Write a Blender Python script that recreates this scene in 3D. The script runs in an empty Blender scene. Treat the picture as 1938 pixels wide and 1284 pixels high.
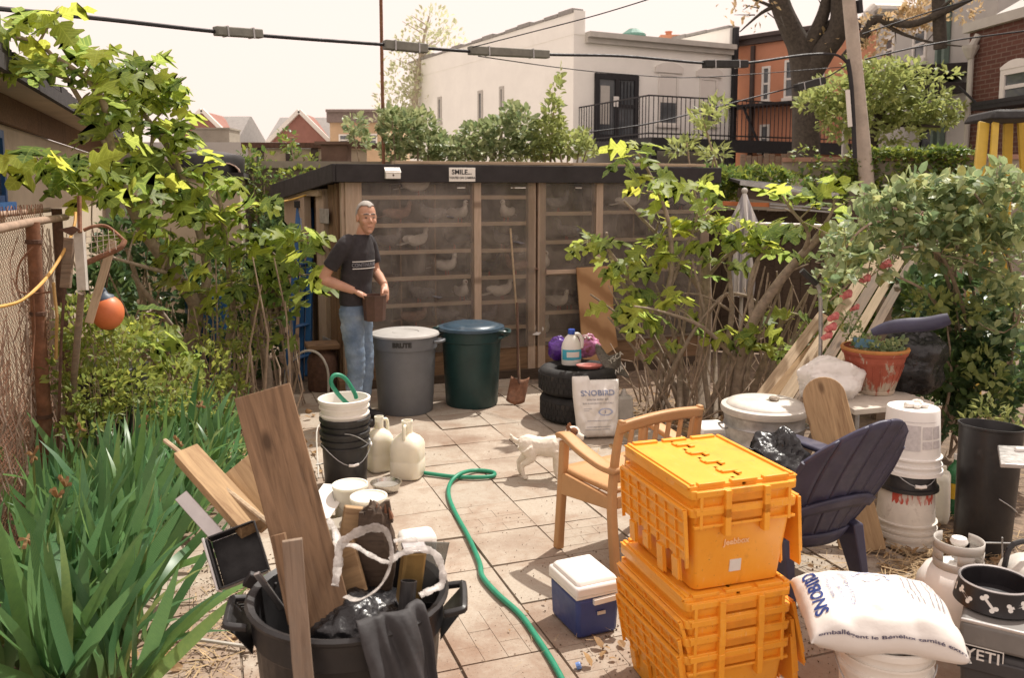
import bpy, bmesh, math, random
import numpy as np
from mathutils import Vector, Matrix, Euler, noise
R = math.radians
rnd = random.Random(11)
scene = bpy.context.scene
COL = scene.collection

# ------------------------------------------------------------------ camera
H, F, CX, HY, TP = 1.85, 1600.0, 969.0, 360.0, 0.11     # eye height, focal (px of a 1938 px wide frame), horizon row, tan(pitch)
CY = HY + F * TP
PITCH = math.atan(TP); cp, sp = math.cos(PITCH), math.sin(PITCH)
cam = bpy.data.cameras.new('camera'); camo = bpy.data.objects.new('camera', cam); COL.objects.link(camo)
camo.location = (0, 0, H); camo.rotation_euler = (math.pi/2 - PITCH, 0, 0)
cam.sensor_width = 36; cam.lens = 36 * F / 1938; cam.shift_y = -(642 - CY) / 1938
cam.clip_start = .05; cam.clip_end = 600
cam.dof.use_dof = True; cam.dof.focus_distance = 4.6; cam.dof.aperture_fstop = 5.0
scene.camera = camo
# ------------------------------------------------------------------ sky, sun, exposure
SUN_EL, SUN_AZ = R(60), math.atan2(.66, .75)            # azimuth measured from +Y towards +X
sd = Vector((math.sin(SUN_AZ)*math.cos(SUN_EL), math.cos(SUN_AZ)*math.cos(SUN_EL), math.sin(SUN_EL)))
world = bpy.data.worlds.new('World'); scene.world = world; world.use_nodes = True
wn = world.node_tree.nodes; wl = world.node_tree.links
bg = wn['Background']
sky = wn.new('ShaderNodeTexSky'); sky.sky_type = 'NISHITA'; sky.sun_disc = False
sky.sun_elevation = SUN_EL; sky.sun_rotation = SUN_AZ; sky.air_density = 1.0; sky.dust_density = 6.0; sky.ozone_density = 1.0
wm_ = wn.new('ShaderNodeMix'); wm_.data_type = 'RGBA'; wm_.inputs['Factor'].default_value = .9
wl.new(sky.outputs[0], wm_.inputs['A']); wm_.inputs['B'].default_value = (7.3, 6.0, 5.35, 1)    # bright even haze veil
wl.new(wm_.outputs['Result'], bg.inputs['Color']); bg.inputs['Strength'].default_value = .106
sun = bpy.data.lights.new('sun', 'SUN'); suno = bpy.data.objects.new('sun', sun); COL.objects.link(suno)
sun.energy = 3.3; sun.angle = R(.8); sun.color = (1, .945, .86)
suno.rotation_euler = sd.to_track_quat('Z', 'Y').to_euler()
scene.view_settings.view_transform = 'Standard'; scene.view_settings.look = 'None'
scene.view_settings.exposure = .66; scene.view_settings.gamma = 1; scene.view_settings.use_curve_mapping = False
scene.cycles.max_bounces = 8; scene.cycles.transparent_max_bounces = 24
scene.cycles.use_denoising = True

# ------------------------------------------------------------------ picture rows/columns to places in the yard
def ray(u, v):
    x, y = (u - CX) / F, (CY - v) / F
    return Vector((x, cp + y * sp, -sp + y * cp))
def G(u, v, z=0.0):
    d = ray(u, v); t = (z - H) / d.z
    return Vector((d.x * t, d.y * t, z))
def D(u, v, Y):
    d = ray(u, v); t = Y / d.y
    return Vector((d.x * t, Y, H + d.z * t))
def PL(u, v, p, n):
    d = ray(u, v); o = Vector((0, 0, H)); t = (Vector(p) - o).dot(n) / d.dot(n)
    return o + d * t
def px(p):
    p = Vector(p) - Vector((0, 0, H)); d = p.y * cp - p.z * sp; up = p.y * sp + p.z * cp
    return CX + F * p.x / d, CY - F * up / d
GA = R(20)                                               # the yard's paving, coop and fence share this heading
def AB(a, b, z=0.0):
    return Vector((a * math.cos(GA) - b * math.sin(GA), a * math.sin(GA) + b * math.cos(GA), z))
def toAB(p):
    return p.x * math.cos(GA) + p.y * math.sin(GA), -p.x * math.sin(GA) + p.y * math.cos(GA)

# ------------------------------------------------------------------ objects
def W(o):
    m = o.matrix_basis.copy(); p = o.parent
    while p: m = p.matrix_basis @ m; p = p.parent
    return m
def tag(o, label=None, cat=None, group=None, kind=None):
    if label: o['label'] = label
    if cat: o['category'] = cat
    if group: o['group'] = group
    if kind: o['kind'] = kind
    return o
def thing(name, label, cat, loc=(0, 0, 0), rz=0, group=None, rot=None):
    o = bpy.data.objects.new(name, None); COL.objects.link(o); o.empty_display_size = .1
    o.matrix_basis = Matrix.Translation(loc) @ (rot.to_matrix().to_4x4() if rot else Matrix.Rotation(rz, 4, 'Z'))
    return tag(o, label, cat, group)
def link(name, me, mat=None, parent=None, basis=None):
    o = bpy.data.objects.new(name, me); COL.objects.link(o)
    if mat is not None and not me.materials:
        for m in (mat if isinstance(mat, (list, tuple)) else [mat]): me.materials.append(m)
    if parent: o.parent = parent
    if basis is not None: o.matrix_basis = basis
    return o
KIDS = {}
def kids(o): return [c for c in bpy.data.objects if c.parent == o]
def dup(o, loc=None, rz=0, label=None, group=None, parent=None, basis=None):
    c = o.copy(); COL.objects.link(c)
    if parent is not None: c.parent = parent
    if loc is not None: c.matrix_basis = Matrix.Translation(loc) @ Matrix.Rotation(rz, 4, 'Z')
    if basis is not None: c.matrix_basis = basis
    if label: c['label'] = label
    if group: c['group'] = group
    for k in kids(o): dup(k, parent=c)
    return c
def rotto(z, x=None):
    """Rotation matrix whose local Z is z and whose X leans to x."""
    z = Vector(z).normalized(); x = Vector(x) if x is not None else (Vector((1, 0, 0)) if abs(z.x) < .9 else Vector((0, 1, 0)))
    y = z.cross(x).normalized(); x = y.cross(z)
    return Matrix((x, y, z)).transposed()
def axes(x, z=(0, 0, 1)):
    """Rotation whose local X runs along x and local Z is as near z as can be."""
    x = Vector(x).normalized(); z = Vector(z)
    y = z.cross(x)
    if y.length < 1e-4: y = Vector((0, 1, 0)).cross(x)
    y.normalize(); z = x.cross(y)
    return Matrix((x, y, z)).transposed()
def at(p, rot=None, s=1.0):
    m = Matrix.Translation(p)
    if rot is not None: m = m @ rot.to_4x4()
    if s != 1.0: m = m @ Matrix.Scale(s, 4)
    return m
def spline(pts, n=6):
    pts = [Vector(p) for p in pts]; out = []
    for i in range(len(pts) - 1):
        p0 = pts[max(0, i-1)]; p1 = pts[i]; p2 = pts[i+1]; p3 = pts[min(len(pts)-1, i+2)]
        for k in range(n):
            t = k / n
            out.append(.5*((2*p1)+(p2-p0)*t+(2*p0-5*p1+4*p2-p3)*t*t+(3*p1-p0-3*p2+p3)*t**3))
    out.append(pts[-1]); return out

class MB:
    def __init__(s): s.bm = bmesh.new(); s.mi = 0
    def _v(s, ps): return [s.bm.verts.new(p) for p in ps]
    def _f(s, vs):
        try: f = s.bm.faces.new(vs); f.material_index = s.mi; return f
        except ValueError: return None
    def poly(s, ps): return s._f(s._v(ps))
    def hexa(s, b, t):
        v = s._v(list(b) + list(t))
        for q in ((3,2,1,0),(4,5,6,7),(0,1,5,4),(1,2,6,5),(2,3,7,6),(3,0,4,7)): s._f([v[i] for i in q])
        return s
    def box(s, c, size, rot=None, top=1.0):
        c = Vector(c); x, y, z = size[0]/2, size[1]/2, size[2]/2
        tx, ty = (top, top) if not isinstance(top, (tuple, list)) else top
        b = [(-x,-y,-z),(x,-y,-z),(x,y,-z),(-x,y,-z)]; t = [(-x*tx,-y*ty,z),(x*tx,-y*ty,z),(x*tx,y*ty,z),(-x*tx,y*ty,z)]
        m = rot if rot is not None else Matrix.Identity(3)
        return s.hexa([c + m @ Vector(p) for p in b], [c + m @ Vector(p) for p in t])
    def bar(s, a, b, w, h, up=(0,0,1)):
        a, b = Vector(a), Vector(b)
        return s.box((a+b)/2, ((b-a).length, w, h), axes(b-a, up))
    def tube(s, pts, r, seg=8, cap=True, flat=1.0, up=None):
        pts = [Vector(p) for p in pts]; n = len(pts); rings = []
        rr = r if isinstance(r, (list, tuple)) else [r]*n
        u0 = Vector(up) if up is not None else None
        for i, p in enumerate(pts):
            d = pts[min(n-1, i+1)] - pts[max(0, i-1)]
            if d.length < 1e-9: d = Vector((0,0,1))
            d.normalize()
            if u0 is None: u0 = Vector((0,0,1)) if abs(d.z) < .9 else Vector((1,0,0))
            x = u0 - d*u0.dot(d)
            if x.length < 1e-5: x = Vector((1,0,0)) - d*d.x
            x.normalize(); y = d.cross(x); u0 = x
            rings.append(s._v([p + (x*math.cos(2*math.pi*k/seg)*flat + y*math.sin(2*math.pi*k/seg))*rr[i] for k in range(seg)]))
        for a, b in zip(rings, rings[1:]):
            for k in range(seg): s._f([a[k], a[(k+1)%seg], b[(k+1)%seg], b[k]])
        if cap: s._f(rings[0][::-1]); s._f(rings[-1])
        return s
    def lathe(s, prof, seg=24, M=None, a0=0, a1=2*math.pi, sx=1, sy=1):
        M = M or Matrix.Identity(4); full = abs(a1-a0-2*math.pi) < 1e-6; n = seg if full else seg+1; rings = []
        for r, z in prof:
            if r < 1e-6: rings.append([s.bm.verts.new(M @ Vector((0,0,z)))])
            else: rings.append(s._v([M @ Vector((sx*r*math.cos(a0+(a1-a0)*k/seg), sy*r*math.sin(a0+(a1-a0)*k/seg), z)) for k in range(n)]))
        for a, b in zip(rings, rings[1:]):
            for k in range(seg):
                k2 = (k+1) % n
                if len(a) == 1 and len(b) == 1: continue
                if len(a) == 1: s._f([a[0], b[k2], b[k]])
                elif len(b) == 1: s._f([a[k], a[k2], b[0]])
                else: s._f([a[k], a[k2], b[k2], b[k]])
        return s
    def prism(s, poly, t, M=None):
        """2-D outline in XY, thickness t along +Z."""
        M = M or Matrix.Identity(4); n = len(poly)
        a = s._v([M @ Vector((p[0], p[1], 0)) for p in poly]); b = s._v([M @ Vector((p[0], p[1], t)) for p in poly])
        s._f(a[::-1]); s._f(b)
        for i in range(n): s._f([a[i], a[(i+1)%n], b[(i+1)%n], b[i]])
        return s
    def grid(s, fn, nu, nv, close=False):
        g = [[s.bm.verts.new(fn(i/nu, j/nv)) for j in range(nv+1)] for i in range(nu + (0 if close else 1))]
        m = len(g)
        for i in range(nu):
            for j in range(nv): s._f([g[i][j], g[(i+1)%m][j], g[(i+1)%m][j+1], g[i][j+1]])
        return s
    def ball(s, c, r, seg=10, rings=6, rot=None, fn=None):
        c = Vector(c); rx, ry, rz = r if isinstance(r, (tuple, list)) else (r, r, r); m = rot if rot is not None else Matrix.Identity(3)
        L = []
        for j in range(rings+1):
            th = math.pi*j/rings; row = []
            for k in range(1 if j in (0, rings) else seg):
                ph = 2*math.pi*k/seg; d = Vector((math.sin(th)*math.cos(ph), math.sin(th)*math.sin(ph), -math.cos(th)))
                f = fn(d) if fn else 1
                row.append(s.bm.verts.new(c + m @ Vector((d.x*rx*f, d.y*ry*f, d.z*rz*f))))
            L.append(row)
        for j in range(rings):
            a, b = L[j], L[j+1]
            for k in range(seg):
                k2 = (k+1)%seg
                if len(a) == 1: s._f([a[0], b[k2], b[k]])
                elif len(b) == 1: s._f([a[k], a[k2], b[0]])
                else: s._f([a[k], a[k2], b[k2], b[k]])
        return s
    def mesh(s, name, smooth=None):
        bmesh.ops.recalc_face_normals(s.bm, faces=s.bm.faces)
        me = bpy.data.meshes.new(name); s.bm.to_mesh(me); s.bm.free()
        if smooth is not None:
            me.polygons.foreach_set('use_smooth', [True]*len(me.polygons)); me.set_sharp_from_angle(angle=R(smooth))
        return me
    def build(s, name, mat, parent=None, smooth=None, bevel=0, world=False, basis=None, subdiv=0, solid=0):
        if parent and world:
            s.bm.transform(W(parent).inverted())
        me = s.mesh(name, smooth)
        o = link(name, me, mat, parent, basis)
        if solid: m = o.modifiers.new('solid', 'SOLIDIFY'); m.thickness = solid; m.offset = 0
        if subdiv: m = o.modifiers.new('sub', 'SUBSURF'); m.levels = m.render_levels = subdiv
        if bevel:
            m = o.modifiers.new('bevel', 'BEVEL'); m.width = bevel; m.segments = 2; m.limit_method = 'ANGLE'; m.angle_limit = R(40)
            if smooth is None:
                me.polygons.foreach_set('use_smooth', [True]*len(me.polygons)); me.set_sharp_from_angle(angle=R(60)); m.harden_normals = False
        return o
def board(name, a, b, w, t, mat, parent=None, up=(0,0,1), bevel=.002, world=True, jitter=0, rnd_end=0):
    """A straight board from a to b (length runs along its own X, so the grain follows it)."""
    a, b = Vector(a), Vector(b)
    m = MB(); L = (b-a).length
    if jitter or rnd_end:
        n = 5
        def ring(x, k):
            o1 = jitter*(rnd.random()-.5); o2 = jitter*(rnd.random()-.5)
            return [(x, -w/2+o1, -t/2), (x, w/2+o2, -t/2), (x, w/2+o2, t/2), (x, -w/2+o1, t/2)]
        rs = [m._v(ring(-L/2 + L*k/n, k)) for k in range(n+1)]
        for p, q in zip(rs, rs[1:]):
            for k in range(4): m._f([p[k], p[(k+1)%4], q[(k+1)%4], q[k]])
        m._f(rs[0][::-1]); m._f(rs[-1])
    else: m.box((0,0,0), (L, w, t))
    B = at((a+b)/2, axes(b-a, up))
    if parent and world: B = W(parent).inverted() @ B
    return m.build(name, mat, parent, bevel=bevel, basis=B)
def remesh(mb, voxel, smooth=4, name='tmp'):
    me = mb.mesh(name); o = bpy.data.objects.new(name, me); COL.objects.link(o)
    m = o.modifiers.new('r', 'REMESH'); m.mode = 'VOXEL'; m.voxel_size = voxel; m.use_smooth_shade = True
    if smooth: k = o.modifiers.new('s', 'SMOOTH'); k.iterations = smooth; k.factor = .5
    dg = bpy.context.evaluated_depsgraph_get(); me2 = bpy.data.meshes.new_from_object(o.evaluated_get(dg))
    bpy.data.objects.remove(o); me2.name = name
    me2.polygons.foreach_set('use_smooth', [True]*len(me2.polygons)); me2.materials.clear()
    return me2
def textmesh(s, size, extrude=.0006, align='CENTER', bold=0, sx=1.0):
    c = bpy.data.curves.new('txt', 'FONT'); c.body = s; c.size = size; c.extrude = extrude; c.align_x = align; c.align_y = 'CENTER'; c.offset = bold; c.resolution_u = 3
    o = bpy.data.objects.new('txt', c); COL.objects.link(o)
    dg = bpy.context.evaluated_depsgraph_get(); me = bpy.data.meshes.new_from_object(o.evaluated_get(dg))
    bpy.data.objects.remove(o)
    if sx != 1: me.transform(Matrix.Diagonal((sx, 1, 1, 1)))
    return me
def lettering(s, size, mat, parent, basis, bend=None, bold=0, sx=1.0, fn=None, name='lettering', world=False):
    """Flat print: text in its own XY plane; bend wraps it about a vertical cylinder of that radius (text centre at angle -90 deg)."""
    me = textmesh(s, size, bold=bold, sx=sx); me.materials.clear()
    if bend:
        for v in me.vertices:
            a = v.co.x / bend; r = bend + v.co.z; v.co = Vector((r*math.sin(a), -r*math.cos(a), v.co.y))
    if fn:
        for v in me.vertices: v.co = fn(v.co)
    if world: basis = W(parent).inverted() @ basis
    return link(name, me, mat, parent, basis)

# ------------------------------------------------------------------ materials
class NT:
    def __init__(s, name):
        s.m = bpy.data.materials.new(name); s.m.use_nodes = True; s.t = s.m.node_tree; s.n = s.t.nodes
        s.b = s.n['Principled BSDF']; s.out = s.n['Material Output']
    def new(s, t, **k):
        x = s.n.new('ShaderNode'+t)
        for a, v in k.items(): setattr(x, a, v)
        return x
    def l(s, a, b): s.t.links.new(a, b)
    def coord(s, kind='Object', scale=(1,1,1), rand=True):
        tc = s.new('TexCoord'); mp = s.new('Mapping'); mp.inputs['Scale'].default_value = scale
        s.l(tc.outputs[kind], mp.inputs['Vector'])
        if rand:
            oi = s.new('ObjectInfo'); mu = s.new('Math', operation='MULTIPLY'); mu.inputs[1].default_value = 37.0
            s.l(oi.outputs['Random'], mu.inputs[0]); s.l(mu.outputs[0], mp.inputs['Location'])
        return mp.outputs[0]
    def noise(s, vec, scale, detail=5, rough=.6, dist=0):
        x = s.new('TexNoise'); x.inputs['Scale'].default_value = scale; x.inputs['Detail'].default_value = detail
        x.inputs['Roughness'].default_value = rough; x.inputs['Distortion'].default_value = dist; s.l(vec, x.inputs['Vector']); return x.outputs['Fac']
    def ramp(s, fac, stops):
        x = s.new('ValToRGB'); e = x.color_ramp.elements
        while len(e) < len(stops): e.new(.5)
        for i, (p, c) in enumerate(stops):
            e[i].position = p; e[i].color = (*c, 1) if isinstance(c, (tuple, list)) else (c, c, c, 1)
        s.l(fac, x.inputs[0]); return x.outputs[0]
    def mix(s, f, a, b, mode='MIX'):
        x = s.new('Mix', data_type='RGBA', blend_type=mode)
        for sock, val in ((x.inputs['Factor'], f), (x.inputs['A'], a), (x.inputs['B'], b)):
            if hasattr(val, 'is_linked') or hasattr(val, 'links'): s.l(val, sock)
            elif isinstance(val, (int, float)): sock.default_value = val if sock.type == 'VALUE' else (val, val, val, 1)
            else: sock.default_value = (*val, 1)
        return x.outputs['Result']
    def bump(s, h, strength=.3, dist=.01):
        x = s.new('Bump'); x.inputs['Strength'].default_value = strength; x.inputs['Distance'].default_value = dist
        s.l(h, x.inputs['Height']); s.l(x.outputs[0], s.b.inputs['Normal']); return x
    def done(s, col=None, rough=.6, metal=0, spec=None, **k):
        if col is not None:
            if isinstance(col, (tuple, list)): s.b.inputs['Base Color'].default_value = (*col, 1)
            else: s.l(col, s.b.inputs['Base Color'])
        if isinstance(rough, (int, float)): s.b.inputs['Roughness'].default_value = rough
        else: s.l(rough, s.b.inputs['Roughness'])
        s.b.inputs['Metallic'].default_value = metal
        if spec is not None: s.b.inputs['Specular IOR Level'].default_value = spec
        for a, v in k.items(): s.b.inputs[a].default_value = v
        return s.m
def mul(c, f): return tuple(min(1, x*f) for x in c)
def mat(name, col, rough=.55, metal=0, var=.18, scale=9, dirt=None, damt=.45, dscale=5, bump=.12, bscale=60, bdist=.004, spec=None, coord='Object', rand=True, **k):
    """Painted / moulded surface: slight mottling, optional grime patches, fine relief."""
    n = NT(name); v = n.coord(coord, rand=rand)
    c = n.ramp(n.noise(v, scale, 6, .65), [(.3, mul(col, 1-var)), (.7, mul(col, 1+var))])
    rr = n.ramp(n.noise(v, scale*2.3, 4), [(.3, max(0, rough-.08)), (.7, min(1, rough+.12))])
    if dirt is not None:
        f = n.ramp(n.noise(v, dscale, 8, .7, .3), [(1-damt, 0), (min(1, 1-damt+.22), .85)])
        c = n.mix(f, c, dirt); rr = n.mix(f, rr, .85)
    if bump: n.bump(n.noise(v, bscale, 4, .6), bump, bdist)
    return n.done(c, rr, metal, spec, **k)
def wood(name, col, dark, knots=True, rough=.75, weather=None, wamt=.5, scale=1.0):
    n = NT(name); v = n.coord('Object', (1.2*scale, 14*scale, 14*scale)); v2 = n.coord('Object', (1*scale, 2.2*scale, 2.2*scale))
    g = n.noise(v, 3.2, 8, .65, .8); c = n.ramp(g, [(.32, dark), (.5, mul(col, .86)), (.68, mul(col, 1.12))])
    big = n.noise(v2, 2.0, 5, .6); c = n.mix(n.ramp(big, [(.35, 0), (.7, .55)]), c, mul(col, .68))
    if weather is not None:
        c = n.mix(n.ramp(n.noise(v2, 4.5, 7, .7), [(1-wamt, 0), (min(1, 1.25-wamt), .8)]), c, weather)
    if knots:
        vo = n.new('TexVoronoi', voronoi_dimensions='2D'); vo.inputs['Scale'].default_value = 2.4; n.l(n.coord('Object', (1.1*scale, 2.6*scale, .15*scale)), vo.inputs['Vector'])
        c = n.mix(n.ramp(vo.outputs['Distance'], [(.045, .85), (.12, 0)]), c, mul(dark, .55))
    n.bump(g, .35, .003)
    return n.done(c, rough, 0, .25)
def leafmat(name, young, old, veins=None, trans=.38, rough=.42, spec=.5, per='island', yellow=None, gain=1.9):
    n = NT(name)
    if per == 'island': r = n.new('NewGeometry').outputs['Random Per Island']
    else: r = n.new('ObjectInfo').outputs['Random']
    st = [(.0, old), (.55, tuple((a+b)/2 for a, b in zip(young, old))), (.92, young)]
    if yellow: st.append((1.0, yellow))
    c = n.ramp(r, st)
    v = n.coord('Object', rand=True); c = n.mix(n.ramp(n.noise(v, 30, 3), [(.35, 0), (.7, .35)]), c, mul(old, .8))
    if veins:
        tc = n.new('TexCoord'); sx = n.new('SeparateXYZ'); n.l(tc.outputs['Object'], sx.inputs[0])
        def mth(op, a, b=None):
            q = n.new('Math', operation=op)
            for k, w in enumerate((a, b)):
                if w is None: continue
                if isinstance(w, (int, float)): q.inputs[k].default_value = w
                else: n.l(w, q.inputs[k])
            return q.outputs[0]
        ax = mth('ABSOLUTE', sx.outputs['X'])
        if veins == 'fig':
            d1 = ax; d2 = mth('ABSOLUTE', mth('SUBTRACT', mth('MULTIPLY', ax, 1.05), mth('SUBTRACT', sx.outputs['Y'], .14))); d3 = mth('ABSOLUTE', mth('SUBTRACT', mth('MULTIPLY', mth('FRACT', mth('MULTIPLY', mth('SUBTRACT', sx.outputs['Y'], mth('MULTIPLY', ax, .7)), 7.0)), .12), .06))
            f = n.ramp(mth('MINIMUM', mth('MINIMUM', d1, mth('MULTIPLY', d2, .8)), mth('ADD', d3, .006)), [(.006, .26), (.024, 0)])
            c = n.mix(f, c, tuple(min(1, x*1.6+.07) for x in young))
        else:
            st = n.new('TexWave'); st.bands_direction = 'X'; st.inputs['Scale'].default_value = 60; st.inputs['Distortion'].default_value = .5; n.l(tc.outputs['Object'], st.inputs['Vector'])
            c = n.mix(n.ramp(st.outputs['Fac'], [(.3, 0), (.9, .35)]), c, tuple(x*1.5 for x in young))
            c = n.mix(n.ramp(mth('ADD', sx.outputs['Y'], mth('MULTIPLY', n.noise(v, 3, 3), .25)), [(1.0, 0), (1.07, .8)]), c, (.34,.24,.11)); c = n.mix(n.ramp(sx.outputs['Y'], [(.0, .5), (.25, 0)]), c, (.20,.24,.10))
    n.done(c, rough, 0, spec)
    tr = n.new('BsdfTranslucent'); hs = n.new('HueSaturation'); hs.inputs['Saturation'].default_value = .98; hs.inputs['Value'].default_value = gain; hs.inputs['Hue'].default_value = .485
    n.l(c, hs.inputs['Color']); n.l(hs.outputs[0], tr.inputs['Color'])
    mx = n.new('MixShader'); mx.inputs[0].default_value = trans
    n.l(n.b.outputs[0], mx.inputs[1]); n.l(tr.outputs[0], mx.inputs[2]); n.l(mx.outputs[0], n.out.inputs[0])
    return n.m
def glass(name, tint=(.9,.95,.95), rough=.1, dusty=.25, dust=(.6,.55,.5), scale=6):
    """Thin sheet: see-through with gloss and a film of dust."""
    n = NT(name); v = n.coord('Object')
    n.done(dust, .6); n.b.inputs['Roughness'].default_value = .5
    tr = n.new('BsdfTransparent'); tr.inputs[0].default_value = (*tint, 1)
    gl = n.new('BsdfGlossy'); gl.inputs['Roughness'].default_value = rough
    fr = n.new('Fresnel'); fr.inputs[0].default_value = 1.35
    a = n.new('MixShader'); n.l(fr.outputs[0], a.inputs[0]); n.l(tr.outputs[0], a.inputs[1]); n.l(gl.outputs[0], a.inputs[2])
    f = n.ramp(n.noise(v, scale, 9, .72, .4), [(.36, dusty*.45), (.72, min(1, dusty*1.9))])
    b = n.new('MixShader'); n.l(f, b.inputs[0]); n.l(a.outputs[0], b.inputs[1]); n.l(n.b.outputs[0], b.inputs[2]); n.l(b.outputs[0], n.out.inputs[0])
    return n.m
M = {}
M['soil'] = mat('soil', (.19,.135,.095), .95, var=.5, scale=14, dirt=(.31,.235,.16), damt=.42, dscale=4, bump=.9, bscale=25, bdist=.02, rand=False)
M['wood_new'] = wood('wood_new', (.46,.31,.17), (.25,.15,.08), weather=(.24,.15,.09), wamt=.42)
M['wood_old'] = wood('wood_old', (.30,.22,.16), (.13,.09,.065), weather=(.20,.17,.14), wamt=.55)
M['wood_brown'] = wood('wood_brown', (.25,.155,.09), (.10,.06,.035), weather=(.17,.12,.085), wamt=.45)
M['wood_pale'] = wood('wood_pale', (.52,.40,.27), (.30,.21,.13), weather=(.36,.29,.21), wamt=.45, knots=False)
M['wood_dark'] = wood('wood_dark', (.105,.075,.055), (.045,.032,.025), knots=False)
M['stud'] = wood('stud', (.54,.41,.31), (.38,.27,.195), weather=(.44,.35,.28), wamt=.55)
M['shelf'] = wood('shelf', (.62,.49,.37), (.46,.35,.26), weather=(.54,.46,.38), wamt=.5, knots=False)
M['rust'] = mat('rust', (.19,.085,.045), .85, var=.4, scale=18, dirt=(.28,.18,.12), damt=.45, dscale=9, bump=.6, bscale=80)
M['rust_dark'] = mat('rust_dark', (.10,.052,.034), .85, var=.4, scale=18, bump=.6, bscale=80)
M['galv'] = mat('galv', (.42,.42,.42), .45, .75, var=.25, scale=14, dirt=(.22,.19,.16), damt=.4, bump=.15)
M['galv_pale'] = mat('galv_pale', (.55,.52,.47), .6, .25, var=.15, scale=10, dirt=(.40,.34,.27), damt=.45)
M['steel_dark'] = mat('steel_dark', (.03,.028,.03), .55, .2, var=.25)
M['steel'] = mat('steel', (.62,.60,.56), .22, 1.0, var=.08, bump=0)
M['alu'] = mat('alu', (.55,.53,.52), .35, .8, var=.12, dirt=(.3,.26,.22), damt=.35)
M['black_plastic'] = mat('black_plastic', (.022,.021,.022), .42, var=.3, dirt=(.07,.06,.052), damt=.40, dscale=7, bump=.08)
M['black_film'] = mat('black_film', (.016,.016,.018), .28, var=.3, bump=.5, bscale=16, bdist=.02)
M['grey_film'] = mat('grey_film', (.036,.034,.036), .72, var=.3, bump=.3, bscale=22, bdist=.01)
M['rubber'] = mat('rubber', (.022,.021,.021), .8, var=.35, dirt=(.085,.07,.058), damt=.45, bump=.4, bscale=90)
M['white_plastic'] = mat('white_plastic', (.80,.77,.71), .45, var=.05, dirt=(.50,.42,.32), damt=.33, bump=.05)
M['white_clean'] = mat('white_clean', (.82,.79,.75), .42, var=.03, bump=.04)
M['dirty_white'] = mat('dirty_white', (.66,.61,.54), .6, var=.1, dirt=(.20,.15,.11), damt=.46, dscale=9, bump=.15)
M['cream_trans'] = mat('cream_trans', (.80,.755,.62), .4, var=.06, dirt=(.58,.50,.33), damt=.36, bump=.05, **{'Subsurface Weight': .35, 'Subsurface Radius': (.05,.045,.03), 'Subsurface Scale': 1.0})
M['milky'] = mat('milky', (.78,.74,.64), .45, var=.06, dirt=(.55,.48,.36), damt=.3, bump=.05, **{'Subsurface Weight': .35, 'Subsurface Radius': (.05,.05,.04), 'Subsurface Scale': 1.0})
n = NT('tote'); v = n.coord('Object'); c = n.ramp(n.noise(v, 5, 6, .65), [(.3, (.83,.335,.022)), (.7, (.90,.40,.036))])
c = n.mix(n.ramp(n.noise(v, 7, 9, .75, .4), [(.55, 0), (.72, .65)]), c, (.50,.19,.03))                                   # grime
c = n.mix(n.ramp(n.noise(n.coord('Object', (60,3,9)), 2.2, 6, .7, .6), [(.60, 0), (.68, .38)]), c, (.88,.56,.30))            # pale scuffs
c = n.mix(n.ramp(n.noise(v, 55, 3), [(.66, 0), (.72, .5)]), c, (.30,.13,.03)); n.bump(n.noise(v, 40, 4), .06, .003)
M['tote'] = n.done(c, n.ramp(n.noise(v, 9, 6), [(.3, .30), (.7, .52)]))
M['green_hose'] = mat('green_hose', (.02,.235,.135), .42, var=.15, dirt=(.12,.17,.12), damt=.3)
M['navy'] = mat('navy', (.044,.043,.082), .45, var=.25, dirt=(.115,.09,.10), damt=.42, bump=.08)
M['chair_tan'] = mat('chair_tan', (.50,.275,.12), .5, var=.08, dirt=(.40,.235,.12), damt=.35, bump=.05)
M['cooler_blue'] = mat('cooler_blue', (.035,.055,.20), .42, var=.12, dirt=(.09,.09,.16), damt=.38)
M['grey_bin'] = mat('grey_bin', (.135,.142,.155), .5, var=.1, dirt=(.20,.195,.19), damt=.3, bump=.06)
M['green_bin'] = mat('green_bin', (.010,.038,.038), .42, var=.2, dirt=(.025,.045,.043), damt=.32, bump=.06)
M['blue_paint'] = mat('blue_paint', (.02,.10,.27), .45, var=.2, dirt=(.05,.10,.18), damt=.35)
M['yellow_fibre'] = mat('yellow_fibre', (.54,.37,.05), .5, var=.1, dirt=(.48,.36,.10), damt=.3)
M['orange_ball'] = mat('orange_ball', (.62,.17,.06), .48, var=.1, dirt=(.42,.17,.09), damt=.36)
M['brick_far'] = None
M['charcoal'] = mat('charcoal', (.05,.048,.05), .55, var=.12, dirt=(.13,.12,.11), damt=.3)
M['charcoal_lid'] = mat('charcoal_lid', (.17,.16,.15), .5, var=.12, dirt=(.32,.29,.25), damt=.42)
M['bag_white'] = mat('bag_white', (.74,.705,.665), .42, var=.03, dirt=(.66,.60,.53), damt=.3, bump=.35, bscale=14, bdist=.006)
M['print_blue'] = mat('print_blue', (.05,.10,.36), .5, var=.25, scale=40, bump=0)
M['print_pale'] = mat('print_pale', (.40,.45,.62), .5, var=.2, scale=40, bump=0)
M['print_grey'] = mat('print_grey', (.33,.33,.36), .6, var=.2, scale=40, bump=0)
M['print_red'] = mat('print_red', (.42,.05,.03), .6, var=.3, scale=30, bump=0)
M['print_black'] = mat('print_black', (.025,.025,.025), .6, var=.2, bump=0)
M['print_white'] = mat('print_white', (.72,.70,.66), .6, var=.08, bump=0)
M['straw'] = mat('straw', (.38,.27,.15), .9, var=.35, scale=30, bump=0)
M['clear_film'] = glass('clear_film', (.93,.92,.90), .15, .42, (.62,.57,.52), 22)
M['pane'] = glass('pane', (.5,.52,.52), .03, .12, (.4,.4,.38), 3)
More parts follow.
